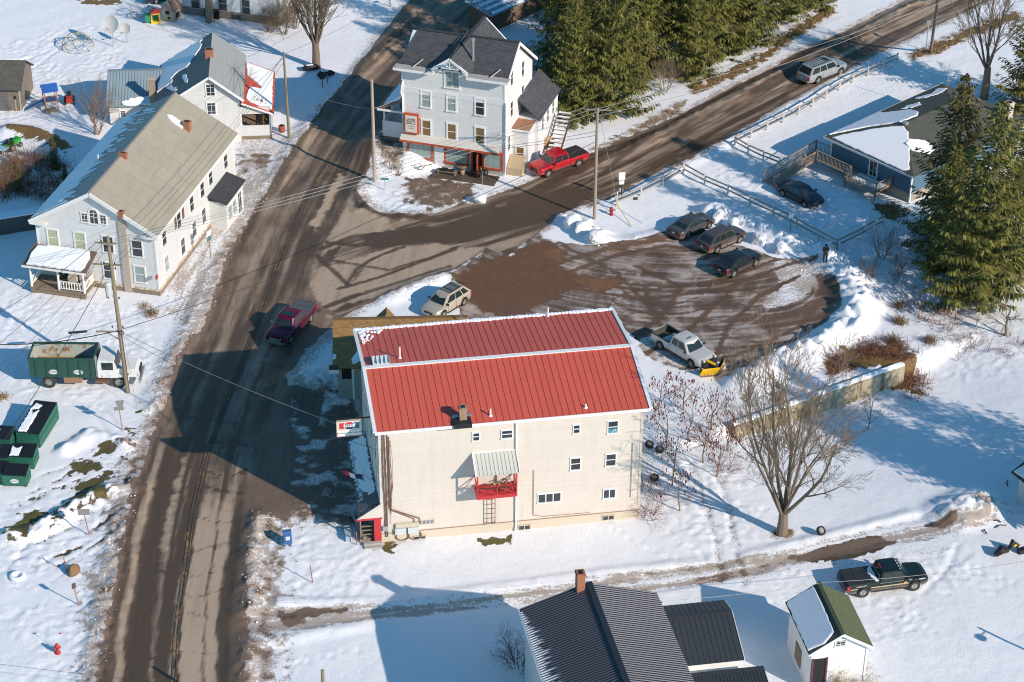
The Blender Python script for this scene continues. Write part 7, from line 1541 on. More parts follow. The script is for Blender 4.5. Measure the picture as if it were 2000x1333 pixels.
MB().bar((fl_x+1.45,0,fz_-1.0),(fl_x+1.6,0,fz_+.1),.04).build('staff', M_steel, t); MB().bar((fl_x+1.5,0,fz_-.5),(2.0,0,fz_-1.2),.04).build('staff_arm', M_steel, t)
t = local_thing(store, 'rail_barrier', -2.2, 1.0, 0, 'long pale rail lying along the store front walk', 'barrier'); MB().bar((.2,3.0,.5),(1.0,-1.0,.5),.14,.14).build('rail', M_steel, t); MB().box(.2,.4,2.4,2.6,0,.5).box(.7,.9,-.6,-.4,0,.5).build('support', M_steel, t); MB().box(-.35,.05,-.6,.8,.05,.45).build('pale_box', mat('pale_blue_box', (.35,.42,.47), .6), t)
# mailbox
t = thing('mailbox', G(562,1064), R(12), 'blue rounded collection mailbox standing in the roadside snowbank', 'mailbox'); Mb = mat('postal_blue', (.035,.12,.30), .45)
prof = [(-.3,.25),(.3,.25),(.3,1.0)] + [(.3*math.cos(math.pi*k/8), 1.0+.3*math.sin(math.pi*k/8)) for k in range(9)] + [(-.3,1.0)]
MB().poly([(-.3,a_,b_) for a_, b_ in prof], (.6,0,0)).build('body', Mb, t); MB().box(-.26,-.18,-.26,-.18,-.1,.25).box(.18,.26,-.26,-.18,-.1,.25).box(-.26,-.18,.18,.26,-.1,.25).box(.18,.26,.18,.26,-.1,.25).build('leg', Mb, t); MB().box(-.14,.14,-.315,-.30,.62,.92).build('label_plate', M_sgw, t); MB().poly([(-.08,-.318,.72),(.1,-.318,.8),(.02,-.318,.84)], (0,-.004,0)).build('emblem', MATS['soda_navy'], t); MB().box(-.25,.25,-.33,-.2,1.05,1.12).build('chute_handle', Mb, t)
# hydrants
def hydrant(u, v, label, m_, flag):
    t = thing('fire_hydrant', G(u, v), R(20), label, 'hydrant', 'red fire hydrants'); MB().lathe([(.2,-.1),(.2,.05),(.13,.08),(.13,.55),(.18,.58),(.18,.64),(.14,.68),(.1,.78),(.04,.84)], 12).build('barrel', m_, t)
    MB().lathe([(.07,-.24),(.07,.24)], 8, (0,0,.45), 'x').build('side_nozzle', m_, t); MB().lathe([(.09,-.22),(.09,0)], 8, (0,0,.42), 'y').build('front_nozzle', m_, t)
    if flag: MB().bar((.2,.1,0),(.3,.1,1.6),.02).build('flag_rod', M_steel, t); MB().box(.22,.42,.09,.1,1.5,1.6).build('flag_tag', m_, t)
    return t
Mh = mat('hydrant_red', (.45,.03,.03), .5)
hydrant(1194,420,'dark red hydrant standing beside the lot pole', mat('hydrant_dark_red', (.30,.03,.03), .5), False); hydrant(113,1276,'red hydrant with thin flag rod in open snow, bottom left', Mh, True)
t = thing('yellow_guard', G(1203,412), 0, 'yellow and white guy wire guards beside the hydrant', 'guard'); MB().bar((0,0,0),(.1,.0,1.6),.06).bar((-.05,0,.9),(1.3,-3.0,0),.05).build('yellow_tube', mat('yellow_tube', (.6,.45,.06), .5), t); MB().bar((.05,.1,0),(.1,.1,1.9),.07).bar((1.2,-.2,.9),(2.4,-2.4,0),.05).build('white_tube', M_white, t)
# fences of posts and rails
M_fence = mat('grey_fence_wood', (.35,.31,.27), .9, var=.3, scale=8); M_fw = mat('pale_fence_post', (.62,.58,.53), .8, var=.2)
def fence(pts, n, label, h=1.05, heights=(.45,.92), m_post=None, cat='fence'):
    q = [G(*p) for p in pts]; t = thing('rail_fence', q[0], 0, label, cat); o0 = q[0]
    P_ = []; 
    segl = [(b_-a).length for a, b_ in zip(q[:-1], q[1:])]; tot = sum(segl)
    for i in range(n):
        d = tot*i/(n-1); k = 0
        while k < len(segl)-1 and d > segl[k]: d -= segl[k]; k += 1
        p = q[k].lerp(q[k+1], min(1, d/segl[k])); P_.append(Vector((p.x, p.y, T(p.x, p.y))))
    pm_ = MB().box(-.075,.075,-.075,.075,-.3,h).mesh('fence_post', m_post or M_fw)
    for p in P_: link('fence_post', pm_, t, p - o0)
    for a, b_ in zip(P_[:-1], P_[1:]):
        for hz in heights: 
            j1, j2 = rnd.uniform(-.05,.05), rnd.uniform(-.05,.05); MB().bar(a-o0+Vector((0,0,hz+j1)), b_-o0+Vector((0,0,hz+j2)), .10, .12).build('fence_rail', M_fence, t)
    return t
fence([(1752,122),(1660,165),(1560,225),(1435,285)], 12, 'white post and rail fence running along the side road', m_post=M_fw)
fence([(1435,285),(1470,305),(1522,326)], 4, 'short wooden rail fence turning in from the side road')
fence([(1205,402),(1248,385),(1292,363),(1335,340)], 4, 'rail fence between the lot hydrant and its corner by the road', heights=(.4,.85))
fence([(1335,338),(1375,360),(1425,382),(1480,410),(1530,432),(1585,460),(1634,488)], 8, 'long rail fence between the parked cars and the blue house')
fence([(1634,488),(1678,466),(1724,440)], 3, 'short rail fence returning toward the spruce trees')
# retaining wall with snow on top
wA, wB = G(1425,840), P(1758,712,.25); wA = Vector((wA.x, wA.y, .2)); d_ = (wB-wA); Lw = d_.length; hd_ = math.atan2(d_.y, d_.x)
M_rw = mat('stained_concrete', (.40,.345,.24), .9, var=.35, scale=1.2, stretch=(1.2,1,.25), bump=.4, col2=(.16,.12,.06), thr=(.5,.62))
rw = thing('retaining_wall', wA, hd_, 'stained concrete retaining wall with snow along its top', 'wall')
nW = 7
for i in range(nW): MB().box(Lw*i/nW+.02, Lw*(i+1)/nW-.02, -.62, -.05, -2.2, .25).build('wall_section', M_rw, rw)
f = MB(); n = 60; V = []; F = []
for i in range(n+1):
    xx = Lw*i/n; V += [(xx,-.60+.05*rnd.random(),.25),(xx,-.45,.36+.06*rnd.random()),(xx,-.2,.38+.08*rnd.random()),(xx,.15,.2)]
for i in range(n): F += [(4*i+k, 4*i+k+1, 4*i+5+k, 4*i+4+k) for k in range(3)]
f.add(V, F); f.build('snow_cap', M_snow, rw, fix=False)
cw = thing('creek_wall', G(0,455), R(20), 'dark concrete creek wall left of the clapboard house', 'wall'); MB().box(-3,4.5,-.5,0,-1,1.6).build('wall', mat('dark_concrete', (.10,.095,.09), .9), cw); MB().box(-3,4.5,-.52,.5,1.6,1.72).build('snow_cap', M_snow, cw)
# snow lumps thrown up by the plough
def lump(u, v, r_, label, seed):
    p = G(u, v); r = random.Random(seed); import bmesh
    bm = bmesh.new(); bmesh.ops.create_icosphere(bm, subdivisions=3, radius=1)
    ox_ = [Vector((r.gauss(0,1),r.gauss(0,1),r.gauss(0,1))).normalized() for _ in range(9)]; am = [r.uniform(.62,.95) for _ in ox_]
    for v_ in bm.verts:
        c = v_.co.copy(); k = 1.0
        for o_, a_ in zip(ox_, am):
            dd = c.dot(o_)
            if dd*k > a_: k = min(k, a_/dd)
        v_.co = c*k*(1+.05*r.uniform(-1,1))
    for v_ in bm.verts: v_.co = Vector((v_.co.x*r_*1.1, v_.co.y*r_*.8, v_.co.z*r_*.95 + r_*.35))
    me = bpy.data.meshes.new('snow_boulder'); bm.to_mesh(me); bm.free(); me.materials.append(mat('dirty_snow', (.72,.74,.77), .85, var=.2, scale=3, bump=.6, bscale=6, col2=(.45,.36,.28), thr=(.66,.78)))
    o = link('snow_boulder', me, None, p); o.rotation_euler = (0,0,r.uniform(0,6)); return tag(o, label, 'snow boulder', 'ploughed snow boulders around the lot')
for i, (u, v, r_, lab) in enumerate(((1118,440,.85,'large snow boulder leftmost in the heap below the lot pole'),(1138,452,.8,'snow boulder in the middle of the heap below the lot pole'),(1166,466,.85,'snow boulder at the right end of the heap below the lot pole'),(1402,428,.8,'snow boulder ahead of the grey saloon bonnet'),(1432,444,.75,'snow boulder between the grey saloon and the crossover'),(1481,474,.9,'snow boulder standing ahead of the black hatchback'),(1524,492,.75,'snow boulder between the hatchback and the standing person'),(936,394,.75,'blue shaded snow lump at the road edge before the inn'),(1446,432,.5,'small snow boulder topmost beside the crossover'),(1417,420,.5,'small snow boulder behind the heap ahead of the saloon'),(1150,437,.4,'small snow lump behind the pole heap'),(1580,610,.01,''))):
    if lab: lump(u, v, r_, lab, i+3)
def rock(u, v, r_, label, col, seed): 
    o = lump(u, v, r_, label, seed); o.name = 'boulder'; o['category'] = 'boulder'; del o['group']; o.data.materials.clear(); o.data.materials.append(mat('rock_'+str(seed), col, .9, var=.4, scale=5, bump=.7)); return o
rock(143,1120,.55,'brown boulder with snowy side beside the left verge',(.22,.13,.07),31); rock(1373,166,.4,'pale boulder on the bank beside the side road',(.38,.33,.28),32)
# spare tyre, tyres in the brush
def tyre(u, v, rz, lean, label, s=1.0, group=None):
    p = G(u, v); t = thing('loose_tyre', p + Vector((0,0,.12)), rz, label, 'tyre', group); o = wheel(t, 0, 0, .36*s, .25, 1); o.location = (0,0,.2); o.rotation_euler = (lean,0,0)
tyre(1603,1044,R(40),R(-48),'black tyre with rim lying in snow beside the bare tree')
for k, (u, v, lab) in enumerate(((1278,940,'tyre in the scrub beside the store corner'),(1268,875,'upper left tyre of the pair among the sumac stems'),(1288,885,'upper right tyre of the pair among the sumac stems'))): tyre(u, v, R(30*k), R(-75), lab, .95)
o = MB(); n = 24; t = thing('buried_tyre', G(34,1127), 0, 'snow covered tyre ring at the left edge', 'tyre'); V=[]; F=[]
for i in range(n):
    a_ = 2*math.pi*i/n
    for k in range(6): b_ = 2*math.pi*k/6; V.append(((.42+.17*math.cos(b_))*math.cos(a_),(.42+.17*math.cos(b_))*math.sin(a_),.1+.13*math.sin(b_)))
for i in range(n):
    for k in range(6): F.append((i*6+k,((i+1)%n)*6+k,((i+1)%n)*6+(k+1)%6,i*6+(k+1)%6))
MB().add(V,F).build('ring', M_snow, t, smooth=True)
# play things and dishes in the back yard
t = thing('climbing_dome', G(152,92), 0, 'geodesic climbing dome of thin blue and yellow bars in snow', 'climbing frame')
def dome():
    pts_ = []; f = [MB(), MB()]
    for lv, (n, ph) in enumerate(((10,0),(10,.31),(5,0),(1,0))):
        el = (0,.45,.95,1.57)[lv]; pts_.append([Vector((1.75*math.cos(el)*math.cos(2*math.pi*k/n+ph),1.75*math.cos(el)*math.sin(2*math.pi*k/n+ph),1.6*math.sin(el))) for k in range(n)])
    def ln_(a, b_): f[rnd.random() < .35].bar(a, b_, .035)
    for lv in range(3):
        A_ = pts_[lv]; n = len(A_)
        if n > 1:
            for k in range(n): ln_(A_[k], A_[(k+1)%n])
        for a in A_:
            for b_ in sorted(pts_[lv+1], key=lambda q_: (q_-a).length)[:2]: ln_(a, b_)
    f[0].build('blue_bar', mat('dome_blue', (.12,.22,.33), .5), t); f[1].build('yellow_bar', mat('dome_yellow', (.62,.52,.2), .5), t)
dome()
def dish(u, v, h, label, r_=.95):
    t = thing('satellite_dish', G(u, v), R(-110), label, 'satellite dish'); MB().tube([(0,0,-.2),(0,0,h)],.05,6).build('mast', M_steel, t)
    o = MB(); V=[(0,0,0)]; F=[]; n=18
    for j in (1,2,3):
        for k in range(n): a_ = 2*math.pi*k/n; q_=r_*j/3; V.append((.22*q_*q_/r_, q_*math.cos(a_), q_*math.sin(a_)))
    F += [(0,1+k,1+(k+1)%n) for k in range(n)]
    for j in range(2): F += [(1+j*n+k,1+j*n+(k+1)%n,1+(j+1)*n+(k+1)%n,1+(j+1)*n+k) for k in range(n)]
    o.add(V,F); d = o.build('dish', mat('dish_grey', (.58,.58,.54), .6), t, (.08,0,h)); d.rotation_euler=(0,R(-25),0)
    MB().bar((.1,0,h-r_*.7),(1.0,0,h-.1),.04).box(.95,1.1,-.07,.07,h-.15,h).build('feed_arm', M_steel, t)
dish(222,92,2.6,'larger pale satellite dish on a mast in the yard snow'); dish(249,85,1.7,'smaller satellite dish beside the larger one in the yard', .6)
t = thing('playhouse', G(335,38), R(-20), 'weathered grey wooden playhouse with round hole and snowy roof', 'playhouse'); Mp = mat('playhouse_wood', (.34,.30,.25), .9, var=.3)
MB().poly([(-.7,-.7,0),(.7,-.7,0),(.7,-.7,1.5),(0,-.7,2.2),(-.7,-.7,1.5)], (0,1.6,0)).build('wall', Mp, t); MB().box(-.25,.2,-.73,-.69,.85,1.25).box(.69,.73,-.3,.5,.3,.9).build('opening', M_dark, t); MB().lathe([(.16,-.04),(.16,0)],10,(.1,-.7,.45),'y').build('round_hole', M_dark, t)
o = plane_slope('roof', mat('playhouse_roof', (.18,.13,.11), .9), t, [(-.9,1.1,1.3),(-.9,-.9,1.3),(0,-.9,2.3),(0,1.1,2.3)], .06); plane_slope('roof', MATS['playhouse_roof'], t, [(.9,-.9,1.3),(.9,1.1,1.3),(0,1.1,2.3),(0,-.9,2.3)], .06); snow_on(o, [(.4,.2),(1.7,.2),(1.6,1.0),(.6,1.1)], .15, .05, .2)
t = thing('toy_house', G(304,44), R(15), 'small plastic toy house in yellow, green and red', 'toy'); MB().box(-.5,-.35,-.4,.4,0,1.1).box(.35,.5,-.4,.4,0,1.1).box(-.35,.35,-.4,.4,0,.2).box(-.5,.5,-.4,.4,1.0,1.2).build('frame', mat('toy_yellow', (.72,.52,.04), .5), t); MB().box(-1.1,-.5,-.3,.4,.2,1.0).build('side_panel', mat('toy_green', (.02,.22,.12), .5), t); MB().poly([(-.6,-.45,1.2),(.6,-.45,1.2),(0,-.45,1.6)],(0,.9,0)).build('roof', mat('toy_red', (.5,.03,.03), .5), t); MB().box(-.3,.3,.3,.38,.2,1.0).build('back_panel', mat('toy_teal', (.02,.25,.28), .5), t)
t = thing('trampoline_ring', G(270,34), 0, 'small round trampoline frame standing in the yard snow', 'trampoline'); n=20; rp=[(.8*math.cos(2*math.pi*k/n),.8*math.sin(2*math.pi*k/n)) for k in range(n+1)]; MB().tube([(a_,b_,.35) for a_,b_ in rp],.05,5,False).tube([(a_,b_+.05,1.2+.0*a_) for a_,b_ in rp],.03,5,False).build('ring', mat('ring_pink', (.42,.33,.33), .6), t); f=MB(); [f.bar((a_,b_,0),(a_,b_,1.2),.03) for a_,b_ in rp[:-1:4]]; f.build('upright', M_steel, t)
t = thing('play_tower', G(100,212), R(20), 'wooden play tower with blue roof and slide', 'playset'); f=MB()
for a_ in (-.6,.6):
    for b_ in (-.6,.6): f.bar((a_,b_,-.1),(a_,b_,2.2),.1)
f.box(-.65,.65,-.65,.65,.95,1.05); f.build('frame', mat('play_wood', (.38,.22,.13), .8), t); plane_slope('roof', mat('play_blue', (.015,.10,.38), .5), t, [(-.8,-.75,2.1),(.8,-.75,2.1),(.8,0,2.7),(-.8,0,2.7)], .05); plane_slope('roof', MATS['play_blue'], t, [(.8,.75,2.1),(-.8,.75,2.1),(-.8,0,2.7),(.8,0,2.7)], .05); MB().box(-.6,-.56,-.6,.6,.4,.95).box(-.6,.6,-.62,-.58,1.05,1.5).build('panel', mat('play_navy', (.02,.06,.16), .6), t); MB().bar((-.6,0,1.0),(-2.4,.3,.15),.5,.1).build('slide', mat('slide_blue', (.05,.15,.32), .5), t); f=MB(); [f.box(-.7+rnd.random()*1.4,-.3+rnd.random()*1.4,-1.3+.2*k,-1.1+.2*k,0,.3) for k in range(5)]; f.build('clutter', M_wood, t)
t = thing('toy_cart', G(8,296), R(30), 'pale blue toy cart beside the green tractor', 'toy'); MB().box(-.8,.6,-.4,.4,.2,.5).box(-.8,-.7,-.4,.4,.5,.9).build('body', mat('toy_paleblue', (.25,.5,.65), .6), t); MB().lathe([(.18,-.48),(.18,-.4)],10,(.3,0,.18),'y').lathe([(.18,-.48),(.18,-.4)],10,(-.5,0,.18),'y').build('wheel', M_black, t)
t = thing('flower_barrel', G(551,258), 0, 'red clay barrel planter beside the slim pole', 'planter'); MB().lathe([(.26,0),(.34,.3),(.34,.6),(.28,.7)],12).build('pot', mat('clay_red', (.33,.08,.05), .7), t); MB().lathe([(.27,.69),(.1,.74)],12).build('soil', M_dark, t)
t = thing('vine_post', G(515,262), 0, 'ivy wrapped porch corner post with brown leaves', 'post'); MB().bar((0,0,-.2),(0,0,3.6),.16).build('post', M_wood, t); f=MB()
for i in range(260):
    p=Vector((rnd.gauss(0,.22),rnd.gauss(0,.22),rnd.uniform(0,4.0))); d=Vector((rnd.gauss(0,1),rnd.gauss(0,1),rnd.gauss(0,1))).normalized()*.14; e=Vector((rnd.gauss(0,1),rnd.gauss(0,1),rnd.gauss(0,1))).normalized()*.08; f.add([p,p+d+e,p+d-e],[(0,1,2)])
f.build('dry_leaves', mat('dry_ivy', (.26,.17,.05), .9, var=.5), t, fix=False)
for u, v, lab in ((637,150,'dark wrapped bundle with snow at the foot of the roadside maple'),(608,138,'dark bundle with snow on top leaning on the maple trunk')):
    t=thing('dark_bundle', G(u,v), R(15), lab, 'bundle'); MB().tube([(-.9,0,.2),(-.6,0,.35),(.5,.05,.35),(.9,.05,.25)],[.15,.32,.32,.15],8).build('cover', M_black, t, smooth=True); MB().tube([(-.5,0,.55),(.2,0,.58)],[.14,.12],6).build('snow_patch', M_snow, t)
def letterbox(u,v,lab,m_): 
    t=thing('letterbox',G(u,v),R(30),lab,'mailbox'); MB().bar((0,0,-.2),(0,0,1.0),.09).build('post',M_wood,t); MB().poly([(-.25,a_,b_) for a_,b_ in [(-.1,1.0),(.1,1.0)]+[(.1*math.cos(math.pi*k/6),1.15+.1*math.sin(math.pi*k/6)) for k in range(7)]],(.5,0,0)).build('box',m_,t)
letterbox(640,162,'black letterbox on a post at the road edge below the maple',M_black); letterbox(630,172,'second dark letterbox nearest the road below the maple',M_trim); letterbox(762,14,'dark letterbox beside the road at the top edge',M_black); letterbox(1477,132,'grey letterbox on a post beside the side road',M_steel)
# things around the inn
t=thing('wheelie_bin',G(1028,308),R(20),'dark bin with green lid between the inn and the red pickup','bin'); MB().box(-.35,.35,-.4,.4,.05,1.0).build('body',mat('bin_brown',(.06,.04,.03),.7),t); MB().box(-.4,.4,-.45,.45,1.0,1.12).build('lid',mat('lid_green',(.02,.25,.14),.5),t); MB().lathe([(.12,-.4),(.12,.4)],8,(0,.35,.12),'x').build('wheel',M_black,t)
t=thing('pallet_stack',G(1068,290),R(30),'wooden pallets leaning below the spruce beside the stairs','pallets'); 
for k in range(5): MB().box(-.6,.6,-.05+.1*k-.3,.0+.1*k-.3,.1+.0*k,1.2).build('pallet',mat('pallet_wood',(.42,.28,.15),.9,var=.3),t)
t=local_thing(inn,'kettle_grill',-1.55,-1.4,.1,'black kettle grill on the wet boards before the inn','grill'); MB().lathe([(.05,.45),(.3,.6),(.38,.85),(.3,1.05),(.05,1.15)],12).build('bowl',M_black,t); f=MB(); [f.bar((.1*math.cos(a_),.1*math.sin(a_),.6),(.4*math.cos(a_),.4*math.sin(a_),0),.04) for a_ in (0,2.1,4.2)]; f.build('leg',M_trim,t)
for k,(lx,lab) in enumerate(((-3.9,'plant pot left of the orange shop door'),(-1.95,'plant pot right of the orange shop door'))):
    t=local_thing(inn,'plant_pot',lx,-.9,.12,lab,'planter'); MB().lathe([(.18,0),(.25,.35),(.22,.4)],10).build('pot',mat('clay_pale',(.5,.3,.2),.8),t); f=MB()
    for i in range(50):
        p=Vector((0,0,.4)); d=Vector((rnd.gauss(0,.25),rnd.gauss(0,.25),rnd.uniform(.1,.45))); e=Vector((rnd.gauss(0,.03),rnd.gauss(0,.03),.02)); f.add([p,p+d+e,p+d-e],[(0,1,2)])
    f.build('dead_plant',mat('dead_plant',(.35,.25,.14),.9),t,fix=False)
t=local_thing(inn,'bench_clutter',-5.3,-1.3,0,'low dark bench with clutter below the shop window','bench'); MB().box(-1.0,1.0,-.3,.3,.4,.48).build('seat',M_wood,t); f=MB(); [f.box(a_-.05,a_+.05,-.25,.25,0,.4) for a_ in (-.8,.8)]; f.build('leg',M_wood,t); MB().box(-.5,.1,-.25,.15,.48,.7).box(.3,.7,-.2,.2,.48,.62).build('bag',M_black,t)
t=local_thing(inn,'barrow',-8.0,-1.6,.25,'old iron garden cart frame below the inn window','cart'); n=16; f=MB(); f.tube([(.45*math.cos(2*math.pi*k/n),0,.35+.3*math.sin(2*math.pi*k/n)) for k in range(n+1)],.03,5,False); f.bar((0,0,.35),(1.3,0,.8),.05); f.bar((.6,-.3,.5),(.6,.3,.5),.05); f.build('frame',M_rust,t)
# snowmobile-like clutter at right and debris
t=thing('covered_machine',G(1968,1082),R(25),'dark machinery with yellow part lying in snow at the right edge','machinery'); MB().tube([(-1.1,0,.25),(-.5,.1,.5),(0,0,.35)],[.2,.35,.2],8).build('engine',M_black,t,smooth=True); MB().tube([(.1,.1,.3),(.5,.2,.75),(.9,.1,.3)],[.12,.25,.15],8).build('cowl',M_trim,t,smooth=True); MB().box(.45,.7,-.05,.15,.5,.7).build('yellow_part',M_yel,t); MB().box(.7,1.3,-.5,-.1,0,.35).build('crate',M_black,t); f=MB(); f.tube([(-.9,-.3,.4),(-.6,-.3,.9),(-.2,-.25,.5)],.04,5); f.tube([(.1,-.2,.6),(.5,-.2,1.0),(.9,-.2,.6)],.03,5); f.build('handlebar',M_trim,t)
for u,v,L_,rz_,lab in ((1955,1030,.9,20,'dark bent rod lying in the shaded snow at the right'),(1925,1040,.5,100,'small curved hoop lying in shaded snow at the right'),(1948,1020,.5,-20,'short dark debris bar in shaded snow, upper right'),(1968,945,.8,80,'thin stake by the pale garage'),(1830,1024,.6,30,'dark scrap beside the melted patch')):
    t=thing('scrap_bar',G(u,v),R(rz_),lab,'scrap'); MB().tube([(-L_/2,0,.06),(0,.08,.14),(L_/2,0,.05)],.05,5).build('bar',M_black,t)
t=thing('rain_barrel',G(1962,975),0,'dark bush or barrel at the pale garage corner','barrel') if False else None
# lamp post beyond the right edge: its shadow falls into the picture
t=thing('street_lamp',P(2165,1345),R(140.5),'street lamp standing just beyond the right edge','lamp'); MB().tube([(0,0,-.3),(0,0,5.2)],.09,8).build('post',M_steel,t); MB().bar((0,0,4.9),(-.9,.75,5.4),.06).build('arm',M_steel,t); MB().lathe([(.1,5.2),(.32,5.3),(.3,5.5),(.1,5.6)],10,(-1.0,.85,0)).build('lamp_head',M_steel,t)
# person with a phone at the lot edge
def person():
    p = G(1611,512); t = thing('person', p, R(-95), 'person in dark jacket and cap holding something at the lot edge', 'person')
    J = {}; E_ = []
    def add(n, co, r_, par=None): J[n] = (len(J), co, r_); (E_.append((J[par][0], J[n][0])) if par else None)
    add('pelvis',(0,0,.95),.155); add('waist',(.0,0,1.1),.15,'pelvis'); add('chest',(.02,0,1.32),.19,'waist'); add('neck',(.03,0,1.5),.075,'chest'); add('head',(.07,0,1.62),.105,'neck'); add('crown',(.08,0,1.72),.085,'head')
    for s_, k in ((1,'l'),(-1,'r')):
        add('sh'+k,(.02,.2*s_,1.42),.085,'chest'); add('el'+k,(.06,.27*s_,1.16),.065,'sh'+k); add('wr'+k,(.30,.09*s_,1.17),.045,'el'+k)
        add('hip'+k,(0,.10*s_,.88),.11,'pelvis'); add('kn'+k,(.03,.12*s_,.48),.075,'hip'+k); add('an'+k,(0,.13*s_,.09),.055,'kn'+k); add('to'+k,(.2,.15*s_,.05),.05,'an'+k)
    me = bpy.data.meshes.new('body'); me.from_pydata([v_[1] for v_ in J.values()], E_, []); o = link('body', me, t)
    m_ = o.modifiers.new('skin','SKIN'); 
    for v_, d_ in zip(J.values(), me.skin_vertices[0].data): d_.radius = (v_[2], v_[2]); d_.use_root = v_[0] == 0
    o.modifiers.new('sub','SUBSURF').levels = 1
    dg = bpy.context.evaluated_depsgraph_get(); ev = o.evaluated_get(dg); nm = bpy.data.meshes.new_from_object(ev); o.modifiers.clear(); o.data = nm; nm.materials.clear()
    for m2 in (mat('navy_jacket',(.012,.013,.02),.8), mat('dark_jeans',(.015,.018,.03),.9), mat('skin_tone',(.48,.29,.21),.6), mat('shoes',(.02,.018,.016),.8)): nm.materials.append(m2)
    for f in nm.polygons:
        c = f.center; f.material_index = 3 if c.z < .12 else 1 if c.z < .9 else 2 if (c.z > 1.53 and c.x > .06) or (c.x > .26 and c.z < 1.3) else 0; f.use_smooth = True
    MB().lathe([(.115,1.66),(.118,1.72),(.09,1.79),(.03,1.82)],12,(.06,0,0)).poly([(.15,-.08,1.68),(.27,-.05,1.665),(.27,.05,1.665),(.15,.08,1.68)],(0,0,.015)).build('cap',mat('black_cap',(.01,.01,.012),.8),t,smooth=False)
    MB().box(.165,.19,-.012,.012,1.58,1.62).build('nose',MATS['skin_tone'],t); MB().box(.165,.175,-.045,-.025,1.635,1.65).box(.165,.175,.025,.045,1.635,1.65).build('eyes',M_dark,t); MB().box(.163,.172,-.03,.03,1.545,1.555).build('mouth',mat('lips',(.3,.12,.1),.6),t)
    for s_ in (-1,1):
        f = MB(); f.box(.29,.37,.07*s_-.035,.07*s_+.035,1.15,1.185)
        for k in range(4): f.tube([(.36,.07*s_-.03+.02*k,1.17),(.41-.01*(k%3),.055*s_-.03+.02*k,1.18),(.42,.03*s_-.025+.017*k,1.20)],.010,5)
        f.tube([(.31,.04*s_,1.18),(.35,.02*s_,1.21),(.38,.015*s_,1.22)],.012,5); f.build('hand',MATS['skin_tone'],t)
    ph = thing('phone', t.matrix_world @ Vector((0,0,0)), 0, 'small dark device held in the hands of the standing person', 'phone'); ph.location = p; ph.rotation_euler = t.rotation_euler
    MB().box(.37,.39,-.06,.06,1.20,1.28).build('case',M_black,ph)
person()
# ---------------------------------------------------------------- trees, shrubs, brush
def leafmat(name, c1, c2, rough=.7):
    m, nt, b = bsdf(name); g = N(nt, 'ShaderNodeNewGeometry'); f = noise_n(nt, .8, 4, objvec(nt))
    k = math_n(nt, 'ADD', math_n(nt, 'MULTIPLY', g.outputs['Random Per Island'], .6), math_n(nt, 'MULTIPLY', f, .5), True)
    nt.links.new(mixc(nt, k, c1, c2), b.inputs['Base Color']); b.inputs['Roughness'].default_value = rough; b.inputs['Specular IOR Level'].default_value = .25; return m
M_spr = leafmat('spruce_needles', (.020,.026,.009), (.25,.235,.055)); M_sprd = leafmat('brown_spruce_needles', (.035,.03,.012), (.20,.165,.055))
M_bark = mat('spruce_bark', (.10,.075,.055), .9, var=.4, scale=10); M_gbark = mat('grey_brown_bark', (.20,.155,.11), .9, var=.35, scale=10, bump=.5); M_twig = mat('bare_twigs', (.20,.145,.10), .9, var=.3); M_twigr = mat('red_brown_twigs', (.20,.085,.055), .9, var=.35, scale=2); M_twigt = mat('tan_stems', (.34,.235,.125), .9, var=.35, scale=2); M_sumac = mat('sumac_seed_heads', (.20,.025,.03), .9)
def rv(r, s=1): return Vector((r.gauss(0, s), r.gauss(0, s), r.gauss(0, s)))
